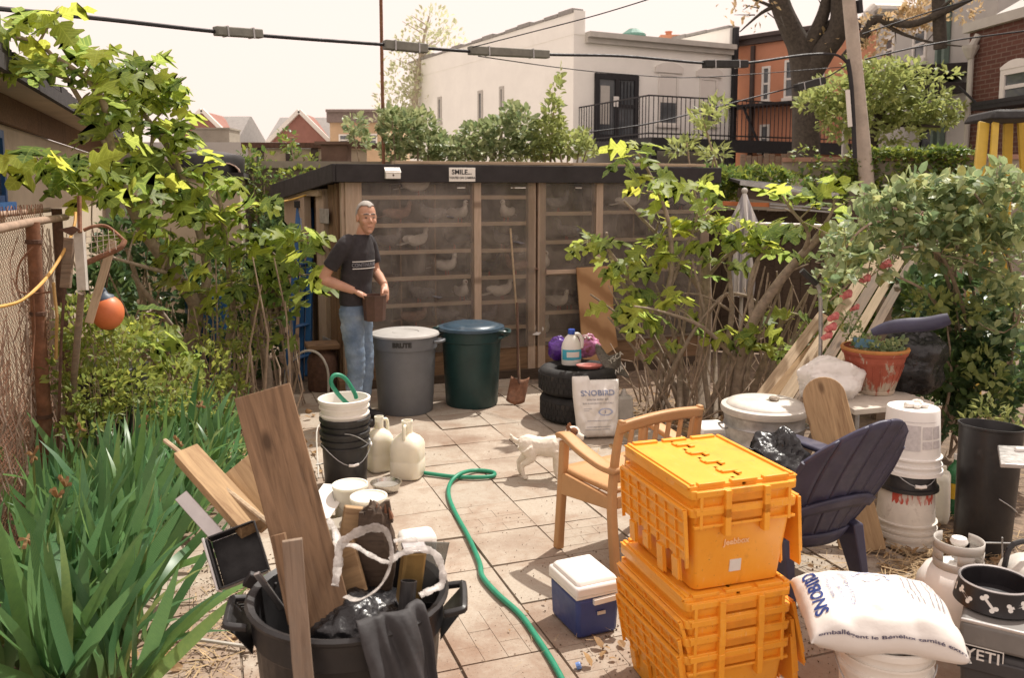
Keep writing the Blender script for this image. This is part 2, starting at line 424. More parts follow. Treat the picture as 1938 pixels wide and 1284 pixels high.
def panemat():
    n = NT('house_glass'); v = n.coord('Object')
    return n.done(n.ramp(n.noise(v, 1.2, 4), [(.35, (.06,.07,.08)), (.7, (.17,.18,.19))]), .08, 0, .7)
M['house_glass'] = panemat()
M['bark_fig'] = mat('bark_fig', (.30,.24,.185), .9, var=.35, scale=22, dirt=(.40,.34,.28), damt=.42, bump=.6, bscale=50, bdist=.006)
M['bark'] = mat('bark', (.060,.049,.038), .95, var=.45, scale=16, dirt=(.12,.105,.07), damt=.4, bump=.9, bscale=30, bdist=.015)
M['twig'] = mat('twig', (.33,.25,.185), .9, var=.3, scale=20, bump=.3)
M['fig_leaf'] = leafmat('fig_leaf', (.30,.35,.05), (.11,.185,.05), veins='fig', per='object', trans=.52, yellow=(.36,.37,.05), rough=.5, spec=.35, gain=2.5)
M['fig_leaf2'] = leafmat('fig_leaf_mass', (.28,.33,.045), (.09,.16,.045), trans=.5, rough=.5, spec=.35, gain=2.4)
M['iris_leaf'] = leafmat('iris_leaf', (.125,.235,.065), (.04,.12,.062), veins='iris', per='object', trans=.36, rough=.36, spec=.4, yellow=(.30,.27,.12), gain=2.1)
M['shrub_leaf'] = leafmat('shrub_leaf', (.31,.34,.07), (.13,.19,.045), trans=.42, rough=.5)
M['rose_leaf'] = leafmat('rose_leaf', (.38,.42,.20), (.12,.19,.095), trans=.38, rough=.45, spec=.45, yellow=(.36,.34,.10), gain=2.2)
M['hedge_leaf'] = leafmat('hedge_leaf', (.37,.40,.20), (.12,.18,.075), trans=.34, rough=.45)
M['ivy_leaf'] = leafmat('ivy_leaf', (.25,.30,.045), (.06,.125,.035), trans=.36, rough=.45)
M['dark_leaf'] = leafmat('dark_leaf', (.13,.20,.06), (.045,.095,.045), trans=.32, rough=.36)
M['tree_leaf'] = leafmat('tree_leaf', (.32,.36,.12), (.17,.22,.07), trans=.42, rough=.5)
M['bud_leaf'] = leafmat('bud_leaf', (.48,.36,.20), (.34,.27,.13), trans=.4, rough=.6)
M['pale_leaf'] = leafmat('pale_leaf', (.46,.48,.32), (.36,.38,.24), trans=.4, rough=.6)
M['dry_leaf'] = leafmat('dry_leaf', (.42,.27,.12), (.25,.15,.07), trans=.3, rough=.7)
M['petal'] = leafmat('petal', (.72,.30,.27), (.58,.17,.17), trans=.3, rough=.5)
M['skin'] = mat('skin', (.50,.275,.185), .5, var=.1, scale=14, bump=.1, bscale=120, bdist=.002, **{'Subsurface Weight': .12, 'Subsurface Radius': (.02,.008,.004), 'Subsurface Scale': 1.0})
M['hair_grey'] = mat('hair_grey', (.36,.335,.305), .8, var=.2, scale=60, bump=.5, bscale=200, bdist=.003)
M['shirt'] = mat('shirt', (.028,.024,.027), .85, var=.25, scale=12, bump=.4, bscale=9, bdist=.02)
def denim():
    n = NT('denim'); v = n.coord('Object')
    f = n.noise(v, 6, 5, .6); c = n.ramp(f, [(.3, (.10,.15,.23)), (.55, (.19,.25,.33)), (.75, (.33,.38,.43))])
    n.bump(n.noise(v, 14, 5, .6), .6, .02); return n.done(c, .85, 0, .2)
M['denim'] = denim()
# =================================================================== leaf helpers
LEAF = {}
def tmpl(verts, faces): return np.array(verts, float), faces
LEAF['lance'] = tmpl([(0,0,0),(.19,.42,.07),(0,1,-.06),(-.19,.42,.07),(0,.45,0)], [(0,1,4),(1,2,4),(2,3,4),(3,0,4)])
LEAF['oval'] = tmpl([(0,0,0),(.30,.30,.06),(.24,.72,.05),(0,1,-.08),(-.24,.72,.05),(-.30,.30,.06),(0,.5,0)], [(0,1,6),(1,2,6),(2,3,6),(3,4,6),(4,5,6),(5,0,6)])
LEAF['two'] = tmpl([(0,0,0),(.27,.5,.08),(0,1,-.05),(-.27,.5,.08)], [(0,1,2),(0,2,3)])
LEAF['ivy'] = tmpl([(0,0,0),(.42,.12,.02),(.26,.45,.05),(0,1,-.1),(-.26,.45,.05),(-.42,.12,.02),(0,.35,0)], [(0,1,6),(1,2,6),(2,3,6),(3,4,6),(4,5,6),(5,0,6)])
def leafcloud(name, items, mat_, parent=None, kind='lance', world=True, stuff=False):
    """items: (position, direction of the tip, normal hint, length); joined into one foliage mesh."""
    tv, tf = LEAF[kind]; n = len(items); k = len(tv)
    P = np.array([i[0] for i in items], float); T = np.array([i[1] for i in items], float); N = np.array([i[2] for i in items], float); S = np.array([i[3] for i in items], float)
    T /= np.linalg.norm(T, axis=1)[:, None] + 1e-9
    X = np.cross(T, N); X /= np.linalg.norm(X, axis=1)[:, None] + 1e-9; Z = np.cross(X, T)
    V = P[:, None, :] + S[:, None, None]*(tv[None, :, 0:1]*X[:, None, :] + tv[None, :, 1:2]*T[:, None, :] + tv[None, :, 2:3]*Z[:, None, :])
    V = V.reshape(-1, 3)
    if parent and world:
        m = np.array(W(parent).inverted()); V = V @ m[:3, :3].T + m[:3, 3]
    Fc = [tuple(a + q*k for a in f) for q in range(n) for f in tf]
    me = bpy.data.meshes.new(name); me.from_pydata(V.tolist(), [], Fc); me.update()
    o = link(name, me, mat_, parent)
    if stuff: o['kind'] = 'stuff'
    return o
def rv(s=1.0): return Vector((rnd.gauss(0, s), rnd.gauss(0, s), rnd.gauss(0, s)))
def blobpts(c, r, n, shell=.55):
    """n points in an ellipsoid, denser towards its skin; with outward normals."""
    out = []
    for _ in range(n):
        d = rv().normalized(); q = shell + (1-shell)*rnd.random()**.5
        out.append((Vector((c[0]+d.x*r[0]*q, c[1]+d.y*r[1]*q, c[2]+d.z*r[2]*q)), d))
    return out
def foliage(name, blobs, mat_, parent, kind='lance', size=.06, var=.4, up=.5, droop=0, stuff=True):
    it = []
    for c, r, n in blobs:
        for p, d in blobpts(c, r, n):
            t = (d*.8 + rv(.6) + Vector((0, 0, up))).normalized(); t.z -= droop
            it.append((p, t, Vector((0, 0, 1)) + rv(.5) + d*.4, size*(1 + var*(rnd.random()*2-1))))
    return leafcloud(name, it, mat_, parent, kind, stuff=stuff)
def branch(mb, a, b, r0, r1, bend=.1, seg=6, n=4):
    a, b = Vector(a), Vector(b); L = (b-a).length; mid = (a+b)/2 + rv(bend*L*.5)
    pts = spline([a, mid, b], n); k = len(pts)
    mb.tube(pts, [r0 + (r1-r0)*i/(k-1) for i in range(k)], seg)
    return pts

# =================================================================== ground and paving
def gmat(): return M['soil']
g = MB(); g.grid(lambda s, t: Vector((-90+180*s, -12+150*t, -.03 + (0 if True else 0))), 30, 25)
tag(g.build('ground', M['soil']), kind='structure')
n = NT('paver'); v = n.coord('Object', rand=True); vw = n.coord('Generated')
oi = n.new('ObjectInfo').outputs['Random']
tone = n.ramp(oi, [(0, (.40,.355,.295)), (.35, (.45,.40,.33)), (.7, (.42,.365,.30)), (1, (.50,.44,.365))])
fine = n.noise(v, 60, 6, .7); c = n.mix(n.ramp(fine, [(.35, .0), (.75, .35)]), tone, (.27,.18,.125))
blot = n.noise(v, 3.2, 8, .68, .5); c = n.mix(n.ramp(blot, [(.46, 0), (.68, .7)]), c, (.27,.175,.12))
geo = n.new('NewGeometry'); sep = n.new('SeparateXYZ'); n.l(geo.outputs['Position'], sep.inputs[0])
big = n.new('TexNoise'); big.inputs['Scale'].default_value = 1.1; big.inputs['Detail'].default_value = 8; big.inputs['Roughness'].default_value = .65; n.l(geo.outputs['Position'], big.inputs['Vector'])
c = n.mix(n.ramp(big.outputs['Fac'], [(.50, 0), (.68, .75)]), c, (.215,.14,.098))
mr = n.new('MapRange'); mr.inputs[1].default_value = 4.4; mr.inputs[2].default_value = 2.6; mr.inputs[3].default_value = -.16; mr.inputs[4].default_value = .26; n.l(sep.outputs['Y'], mr.inputs[0])
ad = n.new('Math', operation='ADD'); b2 = n.new('TexNoise'); b2.inputs['Scale'].default_value = 2.3; b2.inputs['Detail'].default_value = 10; b2.inputs['Roughness'].default_value = .72; n.l(geo.outputs['Position'], b2.inputs['Vector']); n.l(b2.outputs['Fac'], ad.inputs[0]); n.l(mr.outputs[0], ad.inputs[1])
c = n.mix(n.ramp(ad.outputs[0], [(.52, 0), (.74, .72)]), c, (.235,.15,.105))                 # trodden soil, thickest by the house end
spk = n.new('TexNoise'); spk.inputs['Scale'].default_value = 140; spk.inputs['Detail'].default_value = 2; n.l(geo.outputs['Position'], spk.inputs['Vector'])
c = n.mix(n.ramp(spk.outputs['Fac'], [(.66, 0), (.72, .8)]), c, (.13,.09,.065))
n.bump(fine, .5, .004); M['paver'] = n.done(c, .92, 0, .2)
M['joint'] = mat('joint', (.185,.145,.11), .95, var=.5, scale=30, dirt=(.15,.14,.05), damt=.35, dscale=6, bump=.8, rand=False)
patio = MB(); 
PITCHP = .4
pol = [G(300,1284), G(310,1120), G(420,960), G(520,800), G(560,716), G(700,716), G(1000,716), G(1180,760), G(1340,850), G(1560,960), G(1720,1060), G(1990,1150), (2.3,1.4,0), (-1.6,1.4,0)]
patio_poly = [(p[0], p[1]) for p in pol]
def inpoly(x, y, P):
    r = False; j = len(P)-1
    for i in range(len(P)):
        if (P[i][1] > y) != (P[j][1] > y) and x < (P[j][0]-P[i][0])*(y-P[i][1])/(P[j][1]-P[i][1]) + P[i][0]: r = not r
        j = i
    return r
patio.prism([(p[0]*1.0, p[1]*1.0) for p in patio_poly], .014, Matrix.Translation((0, 0, -.026)))
patio_o = tag(patio.build('patio', M['joint']), kind='structure')
def paver_mesh(k):
    m = MB(); r = random.Random(k); h = PITCHP/2 - .0045
    def q(): return r.uniform(-.0025, .0025)
    b = [(-h, -h, -.045), (h, -h, -.045), (h, h, -.045), (-h, h, -.045)]
    t = [(-h+q(), -h+q(), q()*.6), (h+q(), -h+q(), q()*.6), (h+q(), h+q(), q()*.6), (-h+q(), h+q(), q()*.6)]
    m.hexa(b, t)
    if k % 3 == 0:                                       # a scored slab: two shallow strips stand proud either side of a groove
        pass
    me = m.mesh('paver'); me.materials.append(M['paver']); return me
PM = [paver_mesh(k) for k in range(6)]
def scored(k):
    """slab cast with a brick pattern: courses with shallow grooves"""
    m = MB(); r = random.Random(k); h = PITCHP/2 - .0045; m.box((0, 0, -.026), (2*h, 2*h, .04))
    rows = 4
    for i in range(rows):
        y0 = -h + 2*h*i/rows; y1 = -h + 2*h*(i+1)/rows; cut = [-h, (-.03 if i % 2 else .08), h]
        for a, b in zip(cut, cut[1:]): m.box(((a+b)/2, (y0+y1)/2, -.003), (b-a-.0022, y1-y0-.0022, .006 + r.uniform(-.001, .001)))
    me = m.mesh('paver'); me.materials.append(M['paver']); return me
PS = [scored(k) for k in range(2)]
A0, B0 = .075, .19
npav = 0
for i in range(-8, 16):
    for j in range(0, 24):
        a, b = A0 + PITCHP*(i+.5), B0 + PITCHP*(j+.5); p = AB(a, b)
        u_, v_ = px(p)
        if p.y < 2.0 or not inpoly(p.x, p.y, patio_poly) or u_ < 120 or u_ > 2100: continue
        me = PS[(i+j) % 2] if (v_ > 860 and rnd.random() < .24) else rnd.choice(PM)
        o = link('paver', me, None, patio_o)
        o.matrix_basis = Matrix.Translation((p.x, p.y, rnd.uniform(-.004, .003))) @ Matrix.Rotation(GA + R(rnd.uniform(-.5, .5)) + R(90)*rnd.randint(0, 3), 4, 'Z') @ Euler((R(rnd.gauss(0, .35)), R(rnd.gauss(0, .35)), 0)).to_matrix().to_4x4()
        npav += 1
M['bounce_surface'] = mat('bounce_surface', (.46,.43,.38), .9, var=.12, scale=2, dirt=(.33,.29,.24), damt=.4, dscale=1, bump=.3, bscale=20, rand=False)
m = MB(); m.hexa([(-16,15.5,-.03),(26,15.5,-.03),(40,60,-.03),(-60,60,-.03)], [(-16,15.5,-.012),(26,15.5,-.012),(40,60,-.012),(-60,60,-.012)]); tag(m.build('bounce_ground', M['bounce_surface']), kind='structure')  # unseen pale ground added to bounce sunlight up onto the house walls
# litter: straw, grit and crumbs of soil, uncountable
def gsp(r):
    while True:
        u, v_ = rnd.gauss((r[0]+r[2])/2, (r[2]-r[0])*.30), rnd.gauss((r[1]+r[3])/2, (r[3]-r[1])*.30)
        if v_ > 640 and noise.noise(Vector((u*.012, v_*.02, 4))) > -.22 + rnd.uniform(-.3,.3): return u, v_
it = []
def straw(region, n_, s=.09):
    for _ in range(n_):
        u, v_ = gsp(region); p = G(u, v_, .006 + rnd.random()*.03)
        it.append((p, Vector((rnd.gauss(0, 1), rnd.gauss(0, 1), rnd.gauss(0, .12))), Vector((0, 0, 1)) + rv(.3), s*rnd.uniform(.4, 1.5)))
LEAF['straw'] = tmpl([(-.025,0,0),(.025,0,0),(.02,1,.02),(-.02,1,.02)], [(0,1,2,3)])
straw((1190,740,1400,830), 700); straw((1620,1010,1940,1120), 900); straw((1600,860,1940,1000), 500); straw((330,1120,430,1284), 120); straw((420,740,560,940), 380); straw((900,1100,1300,1284), 40, .03)
tag(leafcloud('straw', it, M['straw'], None, 'straw'), kind='stuff')
it = []
def crumbs(region, n_, s):
    for _ in range(n_):
        p = G(*gsp(region), .002)
        it.append((p, rv(), rv(), s*rnd.uniform(.4, 1.6)))
LEAF['crumb'] = tmpl([(0,0,.5),(.5,0,-.2),(-.25,.43,-.2),(-.25,-.43,-.2)], [(0,1,2),(0,2,3),(0,3,1),(1,3,2)])
crumbs((330,1060,560,1284), 900, .010); crumbs((1090,1080,1560,1284), 900, .009); crumbs((560,780,1600,1284), 900, .006); crumbs((400,1080,470,1130), 500, .012); crumbs((1500,1000,1900,1100), 600, .01)
tag(leafcloud('soil_crumbs', it, M['soil'], None, 'crumb'), kind='stuff')
it = []
def dryleaf(region, n_, s):
    for _ in range(n_):
        p = G(*gsp(region), .012)
        it.append((p, Vector((rnd.gauss(0, 1), rnd.gauss(0, 1), .2)), Vector((0, 0, 1)) + rv(.5), s*rnd.uniform(.5, 1.4)))
dryleaf((1180,740,1420,850), 160, .06); dryleaf((420,760,600,960), 130, .06); dryleaf((60,1180,400,1284), 70, .05); dryleaf((600,790,1500,1284), 22, .025); dryleaf((1620,960,1938,1110), 120, .05); dryleaf((1110,1220,1180,1250), 5, .06)
tag(leafcloud('fallen_leaves', it, M['dry_leaf'], None, 'oval'), kind='stuff')

# =================================================================== houses beyond the yards
M['paint_white'] = mat('paint_white', (.84,.825,.775), .85, var=.05, scale=1.2, dirt=(.74,.72,.66), damt=.40, dscale=.8, bump=.15, bscale=8, rand=False)
M['trim_white'] = mat('trim_white', (.74,.71,.66), .7, var=.04, scale=3, bump=0)
M['trim_grey'] = mat('trim_grey', (.46,.44,.40), .8, var=.1, scale=3, bump=0)
M['render_orange'] = mat('render_orange', (.54,.245,.145), .85, var=.1, scale=1.2, dirt=(.44,.20,.125), damt=.4, dscale=.9, bump=.1, bscale=10, rand=False)
M['iron'] = mat('iron', (.018,.017,.020), .6, .2, var=.2, bump=0)
M['iron_brown'] = mat('iron_brown', (.07,.05,.045), .7, .1, var=.2, bump=0)
M['slate'] = mat('slate', (.27,.255,.24), .8, var=.15, scale=6, bump=.2, bscale=20, rand=False)
M['render_grey'] = mat('render_grey', (.46,.445,.42), .85, var=.1, scale=1.3, dirt=(.36,.33,.29), damt=.42, dscale=1, rand=False)
M['concrete'] = mat('concrete', (.30,.265,.215), .9, var=.15, scale=4, dirt=(.15,.13,.09), damt=.45, dscale=3, bump=.4, bscale=40)
M['block_brown'] = mat('block_brown', (.175,.14,.105), .9, var=.2, scale=5, dirt=(.09,.085,.055), damt=.45, dscale=4, bump=.5, bscale=40)
M['brick_mauve'] = mat('brick_mauve', (.30,.145,.115), .9, var=.12, scale=3, bump=.1, rand=False)
M['tan_wall'] = mat('tan_wall', (.50,.35,.22), .9, var=.1, scale=2, bump=.1, rand=False)
M['garage_wall'] = mat('garage_wall', (.52,.44,.33), .9, var=.08, scale=3, dirt=(.33,.27,.19), damt=.45, dscale=1.8, bump=.25, bscale=20, rand=False)
M['roof_dark'] = mat('roof_dark', (.035,.030,.030), .9, var=.3, scale=8, dirt=(.08,.07,.06), damt=.4, bump=.5, bscale=30, rand=False)
M['pale_mortar'] = mat('pale_mortar', (.42,.40,.37), .9, var=.1, bump=0)
def brickmat(name, c1, c2, mortar, sc):
    n = NT(name); tc = n.new('TexCoord'); br = n.new('TexBrick'); n.l(tc.outputs['UV'], br.inputs['Vector'])
    br.inputs['Color1'].default_value = (*c1, 1); br.inputs['Color2'].default_value = (*c2, 1); br.inputs['Mortar'].default_value = (*mortar, 1)
    br.inputs['Scale'].default_value = sc; br.inputs['Mortar Size'].default_value = .022; br.inputs['Brick Width'].default_value = .5; br.inputs['Row Height'].default_value = .17
    c = n.mix(n.ramp(n.noise(n.coord('Object', rand=False), 3, 5), [(.3, 0), (.7, .5)]), br.outputs['Color'], mul(c1, .7))
    n.bump(br.outputs['Fac'], -.4, .01); return n.done(c, .9, 0, .2)
M['brick_house'] = brickmat('brick_house', (.15,.066,.05), (.11,.05,.04), (.19,.14,.115), 2.2)
class Facade:
    """A vertical wall line from a to b (ground points); s runs along it in metres, z up, n outward."""
    def __init__(f, a, b, flip=False):
        f.a = Vector((a[0], a[1], 0)); f.b = Vector((b[0], b[1], 0)); f.d = (f.b-f.a); f.L = f.d.length; f.d.normalize()
        f.n = Vector((f.d.y, -f.d.x, 0)) * (-1 if flip else 1); f.rot = Matrix((f.d, -f.n, Vector((0, 0, 1)))).transposed()
    def p(f, s, z, o=0): return f.a + f.d*s + Vector((0, 0, z)) + f.n*o
    def uv(f, u, v): q = PL(u, v, f.a, f.n) - f.a; return q.dot(f.d), q.z
    def box(f, mb, s0, s1, z0, z1, o0, o1): mb.box(f.p((s0+s1)/2, (z0+z1)/2, (o0+o1)/2), (s1-s0, abs(o1-o0), z1-z0), f.rot); return mb
def window(par, f, s0, s1, z0, z1, frame='trim_white', fw=.07, mid=True, blind=0, cat='window', paneM='house_glass', lower=None):
    m = MB()
    f.box(m, s0, s0+fw, z0, z1, -.05, .035); f.box(m, s1-fw, s1, z0, z1, -.05, .035); f.box(m, s0+fw, s1-fw, z1-fw, z1, -.05, .035); f.box(m, s0-.04, s1+.04, z0-.09, z0, -.05, .09)
    f.box(m, s0+fw, s1-fw, z0, z0+fw*.8, -.05, .03)
    w = m.build(cat, M[frame], par, world=True)
    if mid: f.box(m := MB(), s0+fw, s1-fw, (z0+z1)/2-.03, (z0+z1)/2+.03, -.03, .02); m.build('sash_rail', M[frame], w, world=True)
    f.box(m := MB(), s0+fw, s1-fw, z0+fw*.8, z1-fw, -.04, .004); m.build('pane', M[paneM], w, world=True)
    if blind: f.box(m := MB(), s0+fw+.01, s1-fw-.01, z1-fw-(z1-z0)*blind, z1-fw-.005, .006, .014); m.build('blind', M['trim_white'], w, world=True)
    return w
# ---- white house with the black balcony
wa, wb, we = D(1085,200,25), D(1386,200,27.5), D(775,200,35)
wh = thing('white_house', 'white painted two storey house with black glazed door onto a railed balcony', 'house', (wa.x, wa.y, 0))
ff, fs = Facade(wa, wb), Facade(we, wa)
m = MB(); back = fs.a - wa.xy.to_3d()
q = [Vector((wa.x, wa.y, 0)), Vector((wb.x, wb.y, 0)), Vector((wb.x+we.x-wa.x, wb.y+we.y-wa.y, 0)), Vector((we.x, we.y, 0))]
m.hexa([p + Vector((0,0,-.5)) for p in q], [p + Vector((0,0,6.32)) for p in q]); m.build('wall', M['paint_white'], wh, world=True)
m = MB(); fs.box(m, -.02, fs.L-.0, 6.32, 6.93, -.30, .012); ff.box(m, .0, .36, 6.32, 7.0, -.34, .02)
m.build('parapet', M['paint_white'], wh, world=True)
for k in range(15):
    s0 = fs.L*k/15; m = MB(); fs.box(m, s0+.03, s0+fs.L/15-.02, 6.93 + .012*(k % 2), 7.0 + .03*(k % 3), -.34, .05); m.build('coping_tile', M['slate'], wh, world=True)
fr = Facade(q[1], q[2]); m = MB(); fr.box(m, 0, 9, 6.32, 6.95, -.2, .2); m.build('parapet', M['paint_white'], wh, world=True)
for k in range(9):
    m = MB(); fr.box(m, k*1.0+.02, k*1.0+.98, 6.95+.02*(k % 2), 7.03+.02*(k % 3), -.25, .25); m.build('coping_tile', M['slate'], wh, world=True)
m = MB(); ff.box(m, .37, ff.L-.12, 6.10, 6.25, .0, .16); ff.box(m, .37, ff.L-.12, 6.25, 6.40, .0, .30); m.build('cornice', M['trim_grey'], wh, world=True)
m = MB(); ff.box(m, ff.L-.10, ff.L+.06, .2, 6.95, .03, .16); m.build('downpipe', M['iron'], wh, world=True)
def fuv(f, u0, v0, u1, v1):
    s0, z1 = f.uv(u0, v0); s1, _ = f.uv(u1, v0); _, z0 = f.uv((u0+u1)/2, v1); return s0, s1, z0, z1
s0, s1, z0, z1 = fuv(ff, 1125, 138, 1207, 268)
m = MB(); fw = .14
for a, b in ((s0, s0+fw), (s1-fw, s1), ((s0+s1)/2-.07, (s0+s1)/2+.07)): ff.box(m, a, b, z0, z1, -.03, .08)
ff.box(m, s0, s1, z1-.16, z1+.002, -.03, .082); ff.box(m, s0, s1, z0, z0+.2, -.03, .07); ff.box(m, (s0+s1)/2, s1-fw, z0+1.0, z0+1.1, -.03, .07)
dr = m.build('door', M['iron'], wh, world=True)
m = MB(); ff.box(m, s0+fw, (s0+s1)/2-.07, z0+.2, z1-.16, -.02, .03); ff.box(m, (s0+s1)/2+.07, s1-fw, z0+.2, z1-.16, -.02, .03); m.build('pane', M['house_glass'], dr, world=True)
m = MB(); ff.box(m, s0+fw+.05, (s0+s1)/2-.25, z0+.5, z1-.35, .034, .045); m.build('curtain', M['trim_grey'], dr, world=True)
m = MB()
for k in range(5): ff.box(m, (s0+s1)/2+.12+k*.12, (s0+s1)/2+.14+k*.12, z0+1.1, z1-.2, .035, .055)
m.build('grille', M['iron'], dr, world=True)
m = MB(); ff.box(m, (s0+s1)/2-.14, (s0+s1)/2+.05, z0+1.02, z0+1.32, .084, .09); m.build('notice', M['print_white'], dr, world=True)
for (u0, v0, u1, v1) in ((1246,138,1284,236), (1324,146,1358,236)):
    s0, s1, z0, z1 = fuv(ff, u0, v0, u1, v1); w_ = window(wh, ff, s0, s1, z0, z1, blind=.52)
    m = MB(); c0 = (s0+s1)/2; hw = (s1-s0)/2+.14
    for k in range(8):
        a0, a1 = -1+k/4, -1+(k+1)/4; zz = lambda a: z1 + .18 + .16*(1-a*a)
        m.hexa([ff.p(c0+a0*hw, z1+.02, 0), ff.p(c0+a1*hw, z1+.02, 0), ff.p(c0+a1*hw, z1+.02, .07), ff.p(c0+a0*hw, z1+.02, .07)][::1], [ff.p(c0+a0*hw, zz(a0), 0), ff.p(c0+a1*hw, zz(a1), 0), ff.p(c0+a1*hw, zz(a1), .09), ff.p(c0+a0*hw, zz(a0), .09)])
    m.build('lintel', M['trim_white'], w_, world=True)
for (u0, v0, u1, v1) in ((829,184,836,232), (905,172,914,232), (946,164,954,228)):
    s0, s1, z0, z1 = fuv(fs, u0, v0, u1, v1); window(wh, fs, s0, s1, z0, z1, mid=False, fw=.1, frame='trim_grey')
m = MB(); c_ = D(1199, 62, 29); m.lathe([(.26,0),(.26,.35)], 10, at(c_ - Vector((0,0,.45)))); m.lathe([(.42,.33),(.42,.40),(.16,.58),(0,.6)], 10, at(c_ - Vector((0,0,.45)))); m.build('roof_vent', mat('verdigris', (.10,.22,.18), .6), wh, world=True)
m = MB(); c_ = D(1265, 84, 30); m.box(c_ - Vector((0,0,.1)), (.66,.66,.75)); ch = m.build('chimney', M['render_orange'], wh, world=True)
m = MB(); m.lathe([(.12,.27),(.10,.40),(.13,.41),(.13,.44),(0,.44)], 10, at(c_)); m.build('chimney_pot', M['render_orange'], ch, world=True)
def railing(par, a, b, z0, z1, name='railing', step=.14, M_='iron', r=.012):
    m = MB(); a, b = Vector((a[0], a[1], 0)), Vector((b[0], b[1], 0)); L = (b-a).length; n_ = int(L/step)
    for z in (z0+.1, z1): m.bar(a + Vector((0,0,z)), b + Vector((0,0,z)), .035, .035)
    for k in range(n_+1): p = a + (b-a)*k/n_; m.tube([p + Vector((0,0,z0)), p + Vector((0,0,z1))], r, 4)
    return m.build(name, M[M_], par, world=True)
bn = ff.n; DK = 3.55
b0 = ff.p(.2, 0); b1 = ff.p(.2, 0, DK); b2 = ff.p(ff.L+4.2, 0, DK); b3 = ff.p(ff.L+4.2, 0, .6)
m = MB(); ff.box(m, .2, ff.L+4.2, 3.06, 3.20, .01, DK); ff.box(m, .2, ff.L+4.2, 2.86, 3.19, DK+.002, DK+.14)
bal = m.build('balcony', M['iron'], wh, world=True)
railing(bal, b0, b1, 3.2, 4.25); railing(bal, b1, ff.p(ff.L+.1, 0, DK), 3.2, 4.25); railing(bal, ff.p(ff.L+.1, 0, DK), b2, 3.2, 4.25, M_='iron_brown')
for s_ in (.4, ff.L*.5, ff.L, ff.L+4): m = MB(); ff.box(m, s_-.09, s_+.09, -.3, 3.06, DK-.2, DK-.02); m.build('post', M['iron'], wh, world=True)
m = MB(); ff.box(m, -.2, ff.L+.1, 1.9, 2.45, .02, .9); m.build('awning', M['trim_grey'], wh, world=True)
# ---- orange house
oa, ob = D(1389,200,28.0), D(1660,200,24.6)
oh = thing('orange_house', 'orange rendered terraced house with white framed windows behind the big tree', 'house', (oa.x, oa.y, 0)); fo = Facade(oa, ob)
m = MB(); fo.box(m, 0, fo.L, -.5, 6.45, -8, 0); m.build('wall', M['render_orange'], oh, world=True)
m = MB(); fo.box(m, -.05, fo.L+.05, 6.45, 6.62, -.4, .14); fo.box(m, -.05, fo.L+.05, 6.62, 6.74, -.4, .24); m.build('cornice', M['iron_brown'], oh, world=True)
for r4 in ((1443,126,1459,191), (1486,114,1506,185), (1545,115,1562,185)):
    s0, s1, z0, z1 = fuv(fo, *r4); window(oh, fo, s0, s1, z0, z1)
s0, s1, z0, z1 = fuv(fo, 1439, 236, 1457, 286); window(oh, fo, s0, s1, z0, z1, cat='door', mid=True)
m = MB(); fo.box(m, .62, .74, 0, 6.4, .02, .12); m.build('downpipe', M['iron_brown'], oh, world=True)
m = MB(); s0, z0 = fo.uv(1425, 203); fo.box(m, s0-.7, s0+1.6, z0-.04, z0+.04, .02, .7); m.bar(fo.p(s0, z0, .6), fo.p(s0+.9, z0-1.9, .5), .09, .05); m.build('fire_escape', M['iron'], oh, world=True)
# ---- grey house with deck posts, behind the leafy tree
ga, gb = D(1655,150,24), D(1880,150,18)
gh = thing('grey_house', 'pale grey rear house with dark deck posts behind the leafy young tree', 'house', (ga.x, ga.y, 0)); fg = Facade(ga, gb)
zt = D(1700, 24, 22.6).z
m = MB(); fg.box(m, 0, fg.L, -.5, zt, -7, 0); m.build('wall', M['render_grey'], gh, world=True)
for r4 in ((1676,72,1694,118), (1730,58,1756,112)):
    s0, s1, z0, z1 = fuv(fg, *r4); window(gh, fg, s0, s1, z0, z1, fw=.1)
s0, s1, z0, z1 = fuv(fg, 1704, 121, 1716, 132); m = MB(); fg.box(m, s0, s1, z0, z1, -.02, .03); m.build('vent', M['iron'], gh, world=True)
m = MB()
for u in (1785, 1798): s0, z0 = fg.uv(u, 60); fg.box(m, s0-.06, s0+.06, 2.6, zt, .02, .14)
m.build('downpipe', mat('pipe_green', (.14,.20,.17), .6), gh, world=True)
s0, z0 = fg.uv(1725, 168); s1, z1 = fg.uv(1835, 130); m = MB()
m.hexa([fg.p(s0, z0-.1, .0), fg.p(s1, z1-.1, .0), fg.p(s1, z1-.1, 1.5), fg.p(s0, z0-.5, 1.5)], [fg.p(s0, z0+.1, .0), fg.p(s1, z1+.15, .0), fg.p(s1, z1+.05, 1.6), fg.p(s0, z0-.35, 1.6)])
m.build('awning', M['roof_dark'], gh, world=True)
m = MB(); s0, z0 = fg.uv(1715, 188); s1, _ = fg.uv(1835, 188); fg.box(m, s0, s1, z0-.15, z0+.05, .02, 1.9); dk = m.build('deck', M['roof_dark'], gh, world=True)
for u in (1735, 1760, 1792, 1806, 1818): s_, _ = fg.uv(u, 230); m = MB(); fg.box(m, s_-.06, s_+.06, 0, z0-.15, 1.7, 1.82); m.build('post', M['trim_grey'], dk, world=True)
s0, s1, z0, z1 = fuv(fg, 1745, 212, 1775, 285); window(gh, fg, s0, s1, z0, z1, cat='door', frame='iron')
# duct along the roof edge
m = MB(); m.tube([D(1640,60,20), D(1645,24,20), D(1652,17,20), D(1700,18,20.5), D(1735,16,21)], .13, 10); m.build('roof_duct', M['galv_pale'], gh, world=True)
